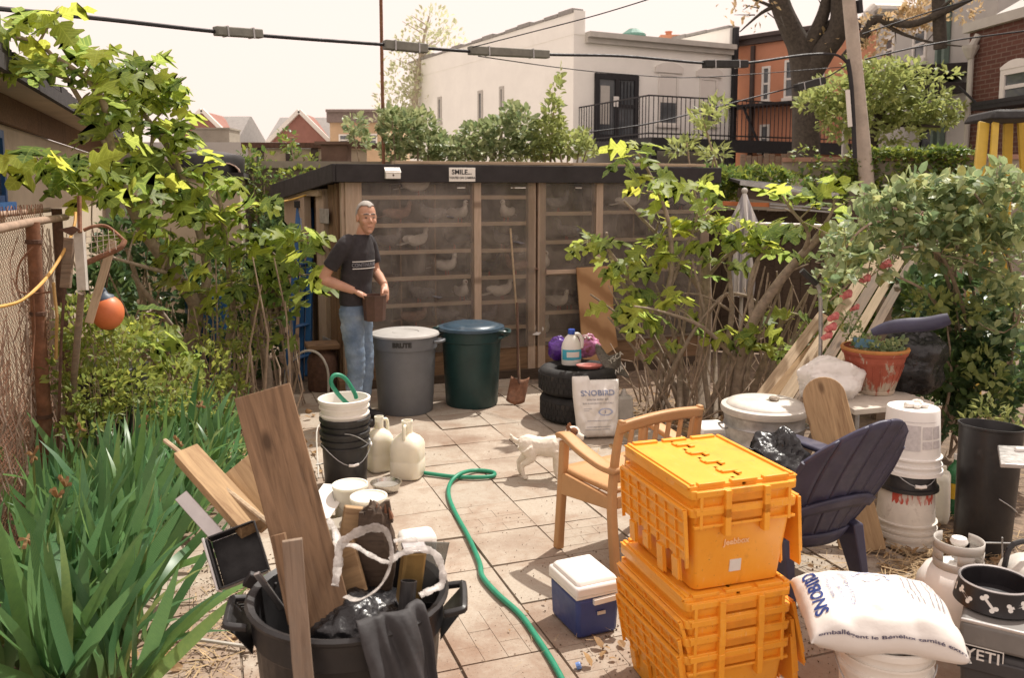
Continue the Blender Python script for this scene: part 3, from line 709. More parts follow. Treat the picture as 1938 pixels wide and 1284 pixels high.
# ---- brown brick house, right
ba, bb = D(1829,180,15.0), D(2040,180,12.6)
bh = thing('brick_house', 'dark brown brick house with white arched window and funnel topped downpipe', 'house', (ba.x, ba.y, 0)); fb = Facade(ba, bb)
zt = D(1829, 62, 15).z
me = bpy.data.meshes.new('wall'); 
m = MB(); fb.box(m, 0, fb.L, -.5, zt, -5, 0); w_ = m.build('wall', M['brick_house'], bh, world=True)
uvl = w_.data.uv_layers.new(name='UVMap'); wm4 = W(bh)
for pl in w_.data.polygons:
    for li in pl.loop_indices:
        co = wm4 @ w_.data.vertices[w_.data.loops[li].vertex_index].co; r_ = co - fb.a
        uvl.data[li].uv = (r_.dot(fb.d) if abs(pl.normal.dot(fb.n)) > .5 else r_.dot(fb.n), co.z)
m = MB(); fb.box(m, -.06, fb.L, zt, zt+.16, -.4, .1); m.build('cornice', M['trim_grey'], bh, world=True)
z9 = zt+.16; m = MB(); m.hexa([fb.p(.0, z9, -.2), fb.p(fb.L, z9, -.2), fb.p(fb.L, z9, -5), fb.p(.0, z9, -5)], [fb.p(.05, z9+.05, -.25), fb.p(fb.L, z9+.05, -.25), fb.p(fb.L, z9+2.6, -5), fb.p(-.6, z9+2.6, -5)]); m.build('roof', M['render_grey'], bh, world=True)
s0, s1, z0, z1 = fuv(fb, 1897, 132, 1956, 198); w_ = window(bh, fb, s0, s1, z0, z1, fw=.10)
m = MB(); c0, hw = (s0+s1)/2, (s1-s0)/2
for k in range(8):
    a0, a1 = -1+k/4, -1+(k+1)/4; zz = lambda a: z1+.10*(1-a*a)+.03
    m.hexa([fb.p(c0+a0*hw, z1-.01, -.03), fb.p(c0+a1*hw, z1-.01, -.03), fb.p(c0+a1*hw, z1-.01, .045), fb.p(c0+a0*hw, z1-.01, .045)], [fb.p(c0+a0*hw, zz(a0), -.03), fb.p(c0+a1*hw, zz(a1), -.03), fb.p(c0+a1*hw, zz(a1), .045), fb.p(c0+a0*hw, zz(a0), .045)])
m.build('arch_trim', M['trim_white'], w_, world=True)
sa, z0 = fb.uv(1846, 108); sb, z1 = fb.uv(1838, 290)
m = MB(); m.tube([fb.p(sa, z0, .08), fb.p(sa, z1-1.5, .08)], .048, 8); m.lathe([(.05,0),(.13,.17),(.14,.22),(.11,.22)], 10, at(fb.p(sa, z0-.03, .1))); m.tube([fb.p(sa+.02, z0+.16, .1), fb.p(sa+.08, z0+.36, .02)], .06, 8); m.build('downpipe', M['trim_grey'], bh, world=True)
m = MB(); s0, z0 = fb.uv(1895, 200); fb.box(m, s0, s0+1.4, z0-.09, z0-.02, .02, .55); fb.box(m, s0, s0+1.4, z0-.02, z0+.04, .5, .56); m.bar(fb.p(s0-.4, z0+.35, .5), fb.p(s0+.1, z0, .5), .03, .03); m.build('window_ledge', M['iron'], bh, world=True)
# ---- distant gabled houses and the tan house, left of centre
def gable_house(label, ul, ur, vtop, ua, va, ub, uc, vb, Y, wallM, bl):
    o = D((ul+ur)/2, 260, Y); h = thing('gable_house', label, 'house', (o.x, o.y, 0))
    zt, ze = D(ul, vtop, Y).z, D(ul, vb, Y).z; x0, x1 = D(ul, vb, Y).x, D(ur, vb, Y).x
    m = MB(); m.box(((x0+x1)/2, Y+3.1, ze/2-.3), (x1-x0-.2, 6, ze+.6)); m.build('wall', M[wallM], h, world=True)
    m = MB(); m.hexa([(x0,Y-.1,ze-.1),(x1,Y-.1,ze-.1),(x1,Y+6.4,ze-.1),(x0,Y+6.4,ze-.1)], [(x0+.15,Y+3.0,zt),(x1-.15,Y+3.0,zt),(x1-.15,Y+3.3,zt),(x0+.15,Y+3.3,zt)]); m.build('roof', M['slate'], h, world=True)
    A, B, C = D(ua, va, Y-.5), D(ub, vb, Y-.5), D(uc, vb, Y-.5)
    m = MB(); y0, y1 = Y-.45, Y+2.6; 
    for y in (y0,): pass
    a0, b0, c0 = Vector((A.x, y0, A.z)), Vector((B.x, y0, B.z)), Vector((C.x, y0, C.z)); k = Vector((0, y1-y0, 0)); lo = Vector((0,0,-2.5))
    m.poly([a0, b0, b0+lo, c0+lo, c0]); m.poly([a0, a0+k, b0+k, b0]); m.poly([a0, c0, c0+k, a0+k]); m.build('gable', M[wallM], h, world=True)
    for p in (b0, c0): m = MB(); m.bar(a0 + Vector((0,-.12,.06)), p + (p-a0)*.04 + Vector((0,-.12,.06)), .2, .22, (0,-1,0)); m.build('bargeboard', M['trim_white'], h, world=True)
    return h
gable_house('far brick house with white edged gable between the fig and the tan house', 497, 622, 213, 567, 212, 505, 629, 274, 45, 'brick_mauve', 0)
gable_house('far brick house with white edged gable half hidden by the left fig leaves', 318, 448, 211, 383, 210, 322, 442, 268, 46, 'brick_mauve', 0)
th = thing('tan_house', 'tan flat roofed house with dark cornice behind the rusty clothes pole', 'house', D(675,270,42).xy.to_3d())
ft = Facade(D(625,270,42), D(760,270,42)); zt = D(675,232,42).z
m = MB(); ft.box(m, 0, ft.L, -.5, zt, -6, 0); m.build('wall', M['tan_wall'], th, world=True)
z2 = D(675,213,42).z; m = MB(); ft.box(m, -.1, ft.L+.1, zt, z2, -6, .25); ft.box(m, -.1, ft.L+.1, z2, z2+.12, -6, .45); m.build('cornice', mat('cornice_mauve', (.20,.155,.14), .8), th, world=True)
for r4 in ((641,254,661,276), (697,253,714,276)): s0, s1, z0, z1 = fuv(ft, *r4); window(th, ft, s0, s1, z0, z1)
# ---- pale low building and roof box behind the fig
m = MB(); p = D(400, 285, 15); m.box((p.x-.3, 16, 1.3), (3.2, 2, 2.6 + (D(400,269,15).z-2.6)*2 - .0)); 
lb = m.build('low_building', M['render_grey']); tag(lb, 'pale grey flat roofed outbuilding behind the black water tank', 'building')
p = D(410, 260, 15.6); m = MB(); m.box(p, (.66, .6, .26)); m.box(p + Vector((0,0,.14)), (.70,.64,.03)); tag(m.build('vent_box', M['concrete']), 'weathered concrete vent box on the flat outbuilding roof', 'vent')
# ---- shed with the black tank, behind the left fig
sh = thing('garden_shed', 'beige rendered shed with black roof edge behind the left fig tree', 'shed', D(395, 500, 9.6).xy.to_3d())
fz = Facade(D(250,500,9.6), D(459,500,9.9)); zt = D(430, 338, 9.8).z
m = MB(); fz.box(m, 0, fz.L, -.1, zt, -2, 0); m.build('wall', M['garage_wall'], sh, world=True)
m = MB(); fz.box(m, -.05, fz.L+.05, zt, zt+.07, -2.05, .06); m.build('roof', M['roof_dark'], sh, world=True)
m = MB(); c_ = fz.p(fz.L-.38, zt+.07, -.35); m.lathe([(.42,0),(.43,.16),(.40,.21),(.2,.25),(0,.26)], 20, at(c_)); tag(m.build('water_tank', M['black_plastic'], smooth=40), 'black plastic water tank on the beige shed roof', 'tank')
m = MB(); c_ = fz.p(fz.L-.17, zt+.07, .0); m.grid(lambda s, t: c_ + fz.d*(.17*math.cos(math.pi*s)) + Vector((0,0,.11*math.sin(math.pi*s))) + fz.n*(-.3*t), 8, 2); tag(m.build('ridge_tile', mat('clay', (.48,.35,.28), .8), solid=.015, smooth=40), 'curved clay tile lying beside the black tank', 'roof tile')
# ---- neighbour's garage on the left
w0, w1 = AB(-1.62, 4.0), AB(-1.62, 17.0)
gr = thing('garage', 'beige neighbour garage with dark overhanging roof edge beyond the chain fence', 'garage', AB(-1.62, 8))
fgw = Facade(w0, w1)
m = MB(); fgw.box(m, 0, fgw.L, -.3, 2.42, -4.5, 0); m.build('wall', M['garage_wall'], gr, world=True)
m = MB(); fgw.box(m, -.2, fgw.L+.3, 2.42, 2.66, .02, .07); m.build('fascia', M['wood_brown'], gr, world=True)
m = MB(); fgw.box(m, -.2, fgw.L+.3, 2.665, 2.70, -.2, .44); m.build('soffit', M['garage_wall'], gr, world=True)
m = MB()
for k in range(34):
    s0 = -.3 + k*.4; fgw.box(m, s0, s0+.38, 2.70 + .012*(k % 2), 2.755 + rnd.uniform(-.01, .015), -.3, .47 + rnd.uniform(-.02, .03))
fgw.box(m, -.3, fgw.L+.3, 2.60, 2.70, .445, .49); m.build('roof_edge', M['roof_dark'], gr, world=True)
m = MB(); m.hexa([fgw.p(-.3,2.76,.4), fgw.p(fgw.L+.3,2.76,.4), fgw.p(fgw.L+.3,2.76,-4.6), fgw.p(-.3,2.76,-4.6)], [fgw.p(-.3,2.80,.4), fgw.p(fgw.L+.3,2.80,.4), fgw.p(fgw.L+.3,2.95,-4.6), fgw.p(-.3,2.95,-4.6)]); m.build('roof', M['roof_dark'], gr, world=True)
s0, z0 = fgw.uv(3, 278); s1, z1 = fgw.uv(5, 182); window(gr, fgw, s0-1.2, s0-.06, 1.75, 2.36, frame='blue_paint', mid=False)
# ---- block wall with ivy, behind the coop at the left; the blocks laid one by one
bw = thing('block_wall', 'mossy brown block wall with a concrete cap behind the blue ladder', 'wall', D(540, 400, 11.2).xy.to_3d())
fk = Facade(D(455,400,11.2), D(740,400,11.5)); zt = D(540, 318, 11.2).z; nr = 11; hh = zt/nr
BM = [MB().box((0,0,0), (.395, .16, hh-.012)).mesh('block') for _ in range(1)]
BM[0].materials.append(M['block_brown'])
for r_ in range(nr):
    for k in range(-1, int(fk.L/.407)+1):
        s_ = k*.407 + (.2 if r_ % 2 else 0) + .2
        if s_ < 0 or s_ > fk.L: continue
        o = link('block', BM[0], None, bw); o.matrix_basis = W(bw).inverted() @ at(fk.p(s_, hh*(r_+.5), rnd.uniform(-.006, .006)), fk.rot)
m = MB(); fk.box(m, 0, fk.L, 0, zt-.01, -.06, .066); m.build('mortar', M['concrete'], bw, world=True)
m = MB(); fk.box(m, -.05, fk.L+.05, zt, zt+.09, -.12, .12); m.build('cap', M['concrete'], bw, world=True)
fp = Facade(D(466,300,12.4), D(730,300,12.6))
pf = thing('panel_fence', 'cream panel fence with dark posts under a rusty beam', 'fence', fp.p(1.2, 0))
z0, z1 = D(520,304,12.4).z, D(520,281,12.4).z
for u0, u1 in ((470,487), (499,545), (552,592), (600,614), (655,694)):
    s0, _ = fp.uv(u0, 290); s1, _ = fp.uv(u1, 290); m = MB(); fp.box(m, s0, s1, 0, z1, -.02, .02); m.build('panel', M['garage_wall'], pf, world=True)
for u0 in (493, 548, 596): s0, _ = fp.uv(u0, 290); m = MB(); fp.box(m, s0-.05, s0+.05, 0, z1+.03, -.05, .05); m.build('post', M['iron_brown'], pf, world=True)
z1b = D(520,274,12.4).z; m = MB(); fp.box(m, -.05, fp.L*.98, z1b-.045, z1b+.03, -.08, .08); m.build('beam', M['rust_dark'], pf, world=True)
p = D(637, 295, 11.9); m = MB(); m.box((p.x, p.y, p.z-.9), (.36,.3,2.1)); m.box((p.x+.05, p.y, p.z+.17), (.62,.4,.04)); tag(m.build('brick_pier', mat('pier', (.16,.10,.075), .9)), 'dark brown square pier standing behind the coop corner', 'pier')
# =================================================================== pigeon coop (local x along its front, y to the back)
C0 = AB(1.215, 7.75); coop = thing('pigeon_coop', 'wooden pigeon coop with black roof edge and clear plastic front behind the man', 'coop', C0, GA)
fc = Facade(C0, C0 + Vector((math.cos(GA), math.sin(GA), 0)) * 3.85)
def cx(u, v=500): return fc.uv(u, v)[0]
def cz(u, v): return fc.uv(u, v)[1]
def cbox(name, x0, x1, y0, y1, z0, z1, m_, bev=.003, par=None):
    m = MB(); m.box(((x0+x1)/2, (y0+y1)/2, (z0+z1)/2), (x1-x0, y1-y0, z1-z0)); return m.build(name, M[m_], par or coop, bevel=bev)
def stud(x0, x1, y0, y1, z0, z1, m_='stud', name='post'):
    """a timber with its grain along its length"""
    L = (x1-x0, y1-y0, z1-z0); k = max(range(3), key=lambda i: L[i]); m = MB(); c_ = Vector(((x0+x1)/2, (y0+y1)/2, (z0+z1)/2))
    if k == 0: m.box((0,0,0), L); B = at(c_)
    elif k == 1: m.box((0,0,0), (L[1], L[0], L[2])); B = at(c_, Matrix.Rotation(math.pi/2, 3, 'Z'))
    else: m.box((0,0,0), (L[2], L[1], L[0])); B = at(c_, Matrix.Rotation(math.pi/2, 3, 'Y'))
    return m.build(name, M[m_], coop, bevel=.003, basis=B)
ZT = cz(700, 345); ZR = cz(760, 318); XE = 3.82; DEP = 2.1
M['coop_black'] = mat('coop_black', (.022,.018,.019), .7, var=.25, scale=5, dirt=(.055,.048,.045), damt=.35, bump=.3, bscale=25)
# roof: a falling slab with a black edge board
m = MB(); bl = Vector((-.36, DEP, 0)); m.hexa([(-.09,-.09,ZR-.0),(XE+.06,-.09,ZR),(XE+.06,DEP+.1,ZR-.17),(-.45,DEP+.1,ZR-.17)], [(-.09,-.09,ZR+.025),(XE+.06,-.09,ZR+.025),(XE+.06,DEP+.1,ZR-.145),(-.45,DEP+.1,ZR-.145)])
m.build('roof', M['roof_dark'], coop)
m = MB(); m.hexa([(-.10,-.13,ZT-.0),(XE+.07,-.13,ZT+.0),(XE+.07,-.095,ZT+.0),(-.10,-.095,ZT)], [(-.10,-.13,ZR+.03),(XE+.07,-.13,ZR+.03),(XE+.07,-.095,ZR+.03),(-.10,-.095,ZR+.03)]); m.build('front_fascia', M['coop_black'], coop, bevel=.004)
m = MB(); m.hexa([(-.135,-.13,ZT),(-.102,-.13,ZT),(-.46,DEP+.12,ZT-.20),(-.495,DEP+.12,ZT-.20)], [(-.135,-.13,ZR+.03),(-.102,-.13,ZR+.03),(-.46,DEP+.12,ZR-.145),(-.495,DEP+.12,ZR-.145)]); m.build('side_fascia', M['coop_black'], coop, bevel=.004)
# weathered planks laid flat along the roof edge
for k, (x0, x1, yy, zz) in enumerate(((.45, 2.2, .02, .03), (2.22, 3.75, .0, .03), (.6, 1.9, .3, .02), (1.3, 3.1, .34, .035))):
    board('roof_plank', coop.matrix_basis @ Vector((x0, yy, ZR+zz+.02)), coop.matrix_basis @ Vector((x1, yy+.03, ZR+zz+.025)), .15, .03, M['wood_pale'], coop)
# interior
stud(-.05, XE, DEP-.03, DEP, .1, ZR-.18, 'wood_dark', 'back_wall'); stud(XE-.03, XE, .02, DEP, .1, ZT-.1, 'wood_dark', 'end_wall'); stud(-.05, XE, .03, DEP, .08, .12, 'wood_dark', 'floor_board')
# the clear front: uprights, rails
xs = {k: cx(k) for k in (655, 686, 893, 910, 998, 1012, 1017, 1031, 1122, 1138, 1322, 1338)}
ZB = cz(1000, 712)                                        # bottom of the skirt
zs = {v: cz(840, v) for v in (372, 425, 476, 526, 575, 622, 655)}
stud(xs[655], xs[686]+.0, -.03, .03, ZB, ZT, 'stud', 'corner_board')
for a, b in ((893, 910), (998, 1012), (1017, 1031), (1122, 1138), (1322, 1338)): stud(xs[a], xs[b], -.025, .045, ZB+.05, ZT, 'stud')
stud(xs[686], xs[1322], -.02, .03, ZT-.0, ZT+.05, 'stud', 'top_rail')
stud(xs[686]+.0, XE, -.014, .012, ZB, cz(1000, 655), 'wood_brown', 'skirt_board')
stud(xs[686]+.0, XE, -.034, -.016, ZB-.03, ZB+.08, 'wood_dark', 'kick_board')
# shelves run back from the front, each with its own sawn front edge
bays = [(686, 893, (372, 425, 476, 526, 577, 622)), (910, 998, (372, 422, 473, 524, 571, 620)), (1031, 1122, (403, 457, 516, 590, 640)), (1138, 1322, (400, 452, 510, 590, 640))]
SHELF = []
for u0, u1, rows in bays:
    for v in rows:
        z = cz((u0+u1)/2, v); x0, x1 = xs[u0]-.0, xs[u1]+.0
        stud(x0, x1, .05, .46, z-.010, z+.006, 'wood_brown', 'shelf'); stud(x0, x1, .026, .049, z-.027, z+.012, 'shelf', 'shelf_edge')
        SHELF.append((x0, x1, z+.006))
    for f_ in (.36, .68):
        x = xs[u0] + (xs[u1]-xs[u0])*f_
        if u1-u0 > 120: stud(x-.008, x+.008, .09, .46, cz(840, 655), ZT-.02, 'wood_brown', 'divider')
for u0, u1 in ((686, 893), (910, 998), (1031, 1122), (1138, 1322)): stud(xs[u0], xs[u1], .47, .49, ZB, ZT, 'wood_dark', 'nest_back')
M['coop_film'] = glass('coop_film', (.88,.85,.81), .16, .195, (.60,.52,.45), 3.0)
for a, b in ((687, 1010), (1019, 1337)):
    m = MB(); nx = 24
    m.grid(lambda s, t: Vector((xs[686] + (cx(b)-xs[686])*s if a == 687 else cx(a) + (cx(b)-cx(a))*s, -.030 + .005*noise.noise((s*9, t*6, a)), cz(1000, 655) + (ZT-cz(1000, 655))*t)), nx, 14)
    m.build('plastic_sheet', M['coop_film'], coop, smooth=60)
# battens over the film
for a, b in ((893, 910), (1122, 1138)): stud(xs[a]+.01, xs[b]-.01, -.050, -.032, cz(1000, 650), ZT, 'stud', 'batten')
stud(xs[1031], xs[1122], -.048, -.034, cz(1000, 520), cz(1000, 512), 'stud', 'batten')
# left side: door frame, studs, hinges and the ply wall
m = MB(); W_ = Vector((-.36, DEP, 0)); L_ = W_.length; ux = W_.normalized(); sn = Vector((-ux.y, ux.x, 0)); sn = sn if sn.x < 0 else -sn
def side(name, s0, s1, o0, o1, z0, z1, m_, par=None):
    """timber on the left wall; s runs back from the front corner"""
    c_ = ux*((s0+s1)/2) + sn*((o0+o1)/2) + Vector((0, 0, (z0+z1)/2)); mm = MB()
    if z1-z0 > s1-s0: mm.box((0,0,0), (z1-z0, abs(o1-o0), s1-s0)); rt = Matrix((Vector((0,0,1)), sn, ux)).transposed()
    else: mm.box((0,0,0), (s1-s0, abs(o1-o0), z1-z0)); rt = Matrix((ux, sn, Vector((0,0,1)))).transposed()
    if rt.determinant() < 0: rt = Matrix((rt.col[0], -rt.col[1], rt.col[2])).transposed()
    return mm.build(name, M[m_], par or coop, bevel=.003, basis=at(c_, rt))
side('ply_wall', 1.25, L_, -.02, .0, .08, ZT-.10, 'stud'); side('corner_post', .0, .05, -.03, .04, .03, ZT, 'stud')
side('door_jamb', .10, .17, -.03, .05, .03, ZT-.01, 'wood_brown'); side('door_jamb', .24, .42, -.02, .03, .03, ZT-.02, 'wood_brown'); side('door_stile', .48, .72, .0, .06, .05, ZT-.06, 'stud'); side('door_panel', .74, 1.0, -.03, -.01, .05, ZT-.1, 'wood_brown'); side('door_stile', 1.02, 1.22, .02, .09, .05, ZT-.10, 'stud'); side('door_head', .5, 1.24, .062, .10, ZT-.13, ZT-.07, 'wood_pale')
side('gap_shade', .0, 1.26, -.06, -.045, .05, ZT-.03, 'wood_dark')  # dark sheet set behind the timbers as the shade of the gaps
for v in (408, 648):
    z = D(645, v, 8.2).z; side('hinge', .30, .58, .062, .068, z-.07, z+.07, 'galv')
cbox('sill_block', -.12, .10, -.20, -.04, 0, .14, 'wood_brown')
# camera box and sign on the fascia
def fpt(u, v, o=.135): q = fc.uv(u, v); return Vector((q[0], -o, q[1]))
p = fpt(736, 328); t_ = thing('letter_box', 'small cream box with a sloping flap on the black coop fascia', 'box', coop.matrix_basis @ p, GA)
m = MB(); m.box((0,-.03,-.015), (.135,.06,.075)); m.build('body', M['white_plastic'], t_, bevel=.004)
m = MB(); m.hexa([(-.072,-.066,.0),(.072,-.066,.0),(.072,0,.03),(-.072,0,.03)], [(-.072,-.068,.006),(.072,-.068,.006),(.072,0,.052),(-.072,0,.052)]); m.build('flap', M['white_clean'], t_, bevel=.003)
m = MB(); m.ball((0,-.064,-.02), (.008,.006,.008)); m.build('knob', M['rust_dark'], t_)
p = fpt(867, 331); t_ = thing('warning_sign', 'cream camera warning sign screwed to the black coop fascia', 'sign', coop.matrix_basis @ p, GA)
m = MB(); m.box((0,0,0), (.255,.006,.128)); m.build('plate', M['white_plastic'], t_, bevel=.002)
rx = Matrix.Rotation(math.pi/2, 3, 'X')
lettering('SMILE...', .062, M['print_black'], t_, at((-.005,-.0045,.022), rx), bold=.0015); lettering("YOU'RE ON CAMERA", .030, M['print_black'], t_, at((0,-.0045,-.030), rx), bold=.0006, sx=.88)
# ---- pigeons
M['pigeon_grey'] = mat('pigeon_grey', (.17,.165,.18), .7, var=.4, scale=25); M['pigeon_white'] = mat('pigeon_white', (.66,.63,.60), .7, var=.1, scale=25, dirt=(.2,.17,.16), damt=.36, dscale=25); M['pigeon_brown'] = mat('pigeon_brown', (.26,.155,.12), .7, var=.3, scale=25, dirt=(.6,.55,.5), damt=.34, dscale=22); M['pigeon_dark'] = mat('pigeon_dark', (.05,.048,.055), .6, var=.5, scale=25)
def pigeon(col):
    t = thing('pigeon', 'pigeon', 'pigeon')
    m = MB(); m.tube(spline([(-.13,0,.085),(-.09,0,.09),(-.02,0,.095),(.06,0,.115),(.095,0,.15),(.105,0,.185),(.118,0,.212),(.132,0,.218)], 3), [.010,.016,.022,.034,.046,.053,.057,.058,.056,.054,.048,.041,.034,.028,.024,.023,.024,.026,.027,.024,.018,.008][:22], 10)
    m.build('body', M[col], t, smooth=60)
    m = MB(); m.hexa([(-.24,-.035,.06),(-.10,-.025,.082),(-.10,.025,.082),(-.24,.035,.06)], [(-.24,-.035,.066),(-.10,-.02,.095),(-.10,.02,.095),(-.24,.035,.066)]); m.build('tail', M[col], t)
    for s in (-1, 1): m = MB(); m.ball((-.045, .043*s, .105), (.115,.018,.048), 10, 6, Matrix.Rotation(R(8), 3, 'Y')); m.build('wing', M[col], t, smooth=60)
    m = MB(); m.tube([(.138,0,.214),(.162,0,.206)], [.007,.002], 5); m.build('beak', M['rust_dark'], t)
    m = MB(); m.tube([(.01,.02,.06),(.012,.022,.0)], .005, 4); m.tube([(.01,-.02,.06),(.012,-.022,.0)], .005, 4); m.build('legs', M['print_red'], t)
    return t
PG = {k: pigeon(k) for k in ('pigeon_grey', 'pigeon_white', 'pigeon_brown', 'pigeon_dark')}; used = set()
def put_pigeon(u, v, col, rz, label, s=1.0):
    x, z = fc.uv(u, v); zz = min((q[2] for q in SHELF if q[0]-.05 <= x <= q[1]+.05), key=lambda q: abs(q-z)) if True else z
    p = coop.matrix_basis @ Vector((x*1.0, .10, zz)); B = at(p, Matrix.Rotation(rz, 3, 'Z'), s*.94)
    if col in used: o = dup(PG[col], basis=B, label=label)
    else: used.add(col); o = PG[col]; o.matrix_basis = B; o['label'] = label
    o['group'] = 'pigeons in the coop'
for a in (
 (795, 372, 'pigeon_white', .2, 'white pigeon on the top shelf under the sign'), (760, 425, 'pigeon_brown', .4, 'brown pigeon on the second shelf beside the man'), (822, 425, 'pigeon_grey', 2.8, 'grey pigeon on the second shelf facing the brown pigeon'),
 (795, 476, 'pigeon_white', .8, 'white pigeon on the third shelf level with the shirt'), (850, 526, 'pigeon_white', -.6, 'white pigeon on the fourth shelf above the red streak'), (868, 476, 'pigeon_dark', 3.0, 'dark pigeon on the third shelf beside the second upright'),
 (790, 617, 'pigeon_brown', .3, 'reddish pigeon low above the grey bin'), (845, 617, 'pigeon_grey', 2.9, 'grey pigeon low above the gap between the bins'), (965, 420, 'pigeon_white', -1.9, 'white pigeon near the top of the narrow bay'), (960, 471, 'pigeon_grey', 2.5, 'grey pigeon at the head of the leaning stick'), (955, 570, 'pigeon_white', .5, 'white pigeon low in the narrow bay by the stick'),
 (1062, 400, 'pigeon_grey', .3, 'grey pigeon on the top shelf of the dark bay'), (1082, 455, 'pigeon_grey', 2.6, 'grey pigeon on the second shelf of the dark bay'), (1036, 515, 'pigeon_white', -1.4, 'pale pigeon at the left end of the dark bay'), (1104, 515, 'pigeon_dark', -1.2, 'dark pigeon just above the leaning plywood'), (1064, 588, 'pigeon_white', -.7, 'speckled pigeon left of the leaning plywood'),
 (1035, 640, 'pigeon_white', 1.2, 'pale pigeon at the bottom left of the plywood bay'), (1265, 398, 'pigeon_dark', 2.8, 'dark pigeon on the top shelf of the right bay'), (1296, 398, 'pigeon_grey', .4, 'grey pigeon at the right end of the top shelf'), (1262, 452, 'pigeon_grey', 1.2, 'grey pigeon behind the fig branches on the second shelf'), (1305, 452, 'pigeon_dark', -1.6, 'dark pigeon beside the coop end post'),
 (740, 476, 'pigeon_grey', .1, 'grey pigeon on the third shelf closest to the man'), (875, 425, 'pigeon_white', -.9, 'pale pigeon at the right end of the second shelf'), (735, 577, 'pigeon_dark', .3, 'dark pigeon on the fifth shelf beside the held can'), (800, 577, 'pigeon_grey', 2.7, 'grey pigeon in the middle of the fifth shelf'), (880, 577, 'pigeon_white', -1.2, 'white pigeon on the fifth shelf against the second upright'),
 (930, 524, 'pigeon_dark', .2, 'dark pigeon halfway up the narrow bay'), (985, 524, 'pigeon_brown', 2.9, 'brown pigeon halfway up the narrow bay behind the stick'), (925, 620, 'pigeon_grey', .4, 'grey pigeon at the foot of the narrow bay above the green bin'), (1085, 590, 'pigeon_grey', -1.9, 'grey pigeon just left of the plywood edge'), (1200, 400, 'pigeon_white', .3, 'white pigeon on the top shelf behind the fig tip'), (1215, 510, 'pigeon_grey', 2.8, 'grey pigeon on the third shelf behind the fig stems')):
    put_pigeon(*a)
# red feed tray on the fourth shelf
m = MB(); x, z = fc.uv(786, 530); m.box((x, .09, z-.0), (.42,.07,.03)); m.build('feed_tray', M['print_red'], coop, bevel=.004)

# =================================================================== the yard's edges: pole, cables, sheds, fences
up = D(1600, -60, 13).xy.to_3d(); pt = D(1603, -40, 13); pb = D(1640, 345, 13)
dirp = (pt - pb).normalized(); p0 = pb + dirp*(-(pb.z+.3)/dirp.z); p1 = pt + dirp*1.2
M['pole_wood'] = mat('pole_wood', (.44,.38,.32), .9, var=.2, scale=5, dirt=(.30,.25,.205), damt=.45, bump=.5, bscale=30)
upo = thing('utility_pole', 'leaning weathered wooden utility pole carrying the black cables', 'pole', p0)
m = MB(); m.tube([p0, p0 + (p1-p0)*.5, p1], [.125,.108,.085], 12); m.build('post', M['pole_wood'], upo, world=True, smooth=60)
m = MB(); m.tube(spline([D(1604,112,12.85), D(1611,160,12.85), D(1616,250,12.85), D(1618,300,12.85)], 4), .035, 6); m.build('cable_run', M['iron'], upo, world=True)
m = MB(); a_, b_ = D(1604,170,12.85), D(1609,240,12.85); m.bar(a_, b_, .05, .05); m.build('marker_strip', M['trim_white'], upo, world=True)
m = MB(); m.tube([D(1626,0,12.95), D(1628,24,12.95)], .05, 6); m.build('bracket', M['iron'], upo, world=True)
def cable(name, label, pts, r, sleeves=(), mat_='iron', cat='cable'):
    P_ = [D(*p) for p in pts]; t = thing(name, label, cat, P_[0]); m = MB(); m.tube(spline(P_, 5), r, 6); m.build('wire', M[mat_], t, world=True)
    for a, b, rr, mm in sleeves:
        pa, pb_ = D(*a), D(*b); q = MB(); q.bar(pa, pb_, rr*2, rr*2); s = q.build('sleeve', M[mm], t, world=True, bevel=.01)
        for f_ in (.22, .78): q = MB(); c_ = pa.lerp(pb_, f_); dd = (pb_-pa).normalized(); q.bar(c_-dd*.008, c_+dd*.008, rr*2+.012, rr*2+.012); q.build('clamp', M['galv'], s, world=True)
    return t
M['sleeve_grey'] = mat('sleeve_grey', (.19,.19,.165), .8, var=.2, dirt=(.28,.27,.22), damt=.4); M['sleeve_black'] = mat('sleeve_black', (.02,.02,.02), .7)
cable('overhead_cable', 'thick overhead cable with grey splice boxes crossing the whole sky to the pole', [(-60,8,5.6),(0,16,6),(200,36,7),(405,59,8),(560,72,8.7),(725,84,9.4),(890,97,10),(1040,103,10.6),(1180,106,11.2),(1330,119,11.8),(1413,119,12.1),(1520,104,12.5),(1580,103,12.7),(1602,118,12.8)], .018,
  [((407,58,8.0),(494,64,8.4),.042,'sleeve_grey'),((727,84,9.4),(807,92,9.7),.05,'sleeve_grey'),((888,95,10),(1037,103,10.6),.048,'sleeve_grey'),((1332,121,11.8),(1413,121,12.1),.05,'sleeve_black')])
cable('service_wire', 'sagging service wire with a slanted black sleeve below the main cable', [(1080,254,11),(1211,237,11.3),(1312,214,11.7),(1438,181,12.1),(1505,164,12.3),(1560,148,12.5),(1604,122,12.8)], .010, [((1506,166,12.3),(1559,152,12.5),.05,'sleeve_black')])
cable('phone_wire', 'thin wire slanting up from the splice box towards the top of the sky', [(890,90,10),(1000,62,9.4),(1130,28,8.8),(1260,-12,8.2)], .006)
cable('phone_wire', 'thin wire sagging across the white house wall below the thick cable', [(905,106,10),(1060,128,10.8),(1180,140,11.4),(1330,146,12),(1600,126,12.8)], .006)
cable('power_line', 'thin black wire running right from the pole across the grey house', [(1637,112,13),(1720,92,13),(1820,74,13),(1990,52,12)], .012)
cable('power_line', 'upper thin wire passing the roof duct towards the right edge', [(1632,64,13),(1760,22,13),(1850,-4,12.5)], .010)
# clothes pole
p = D(725, 250, 10.6); t_ = thing('clothes_pole', 'tall thin rusty clothes pole rising behind the coop roof', 'pole', (p.x, p.y, 0)); m = MB(); m.tube([(0,0,0),(0,0,4.6)], .021, 8); m.build('tube', M['rust'], t_)
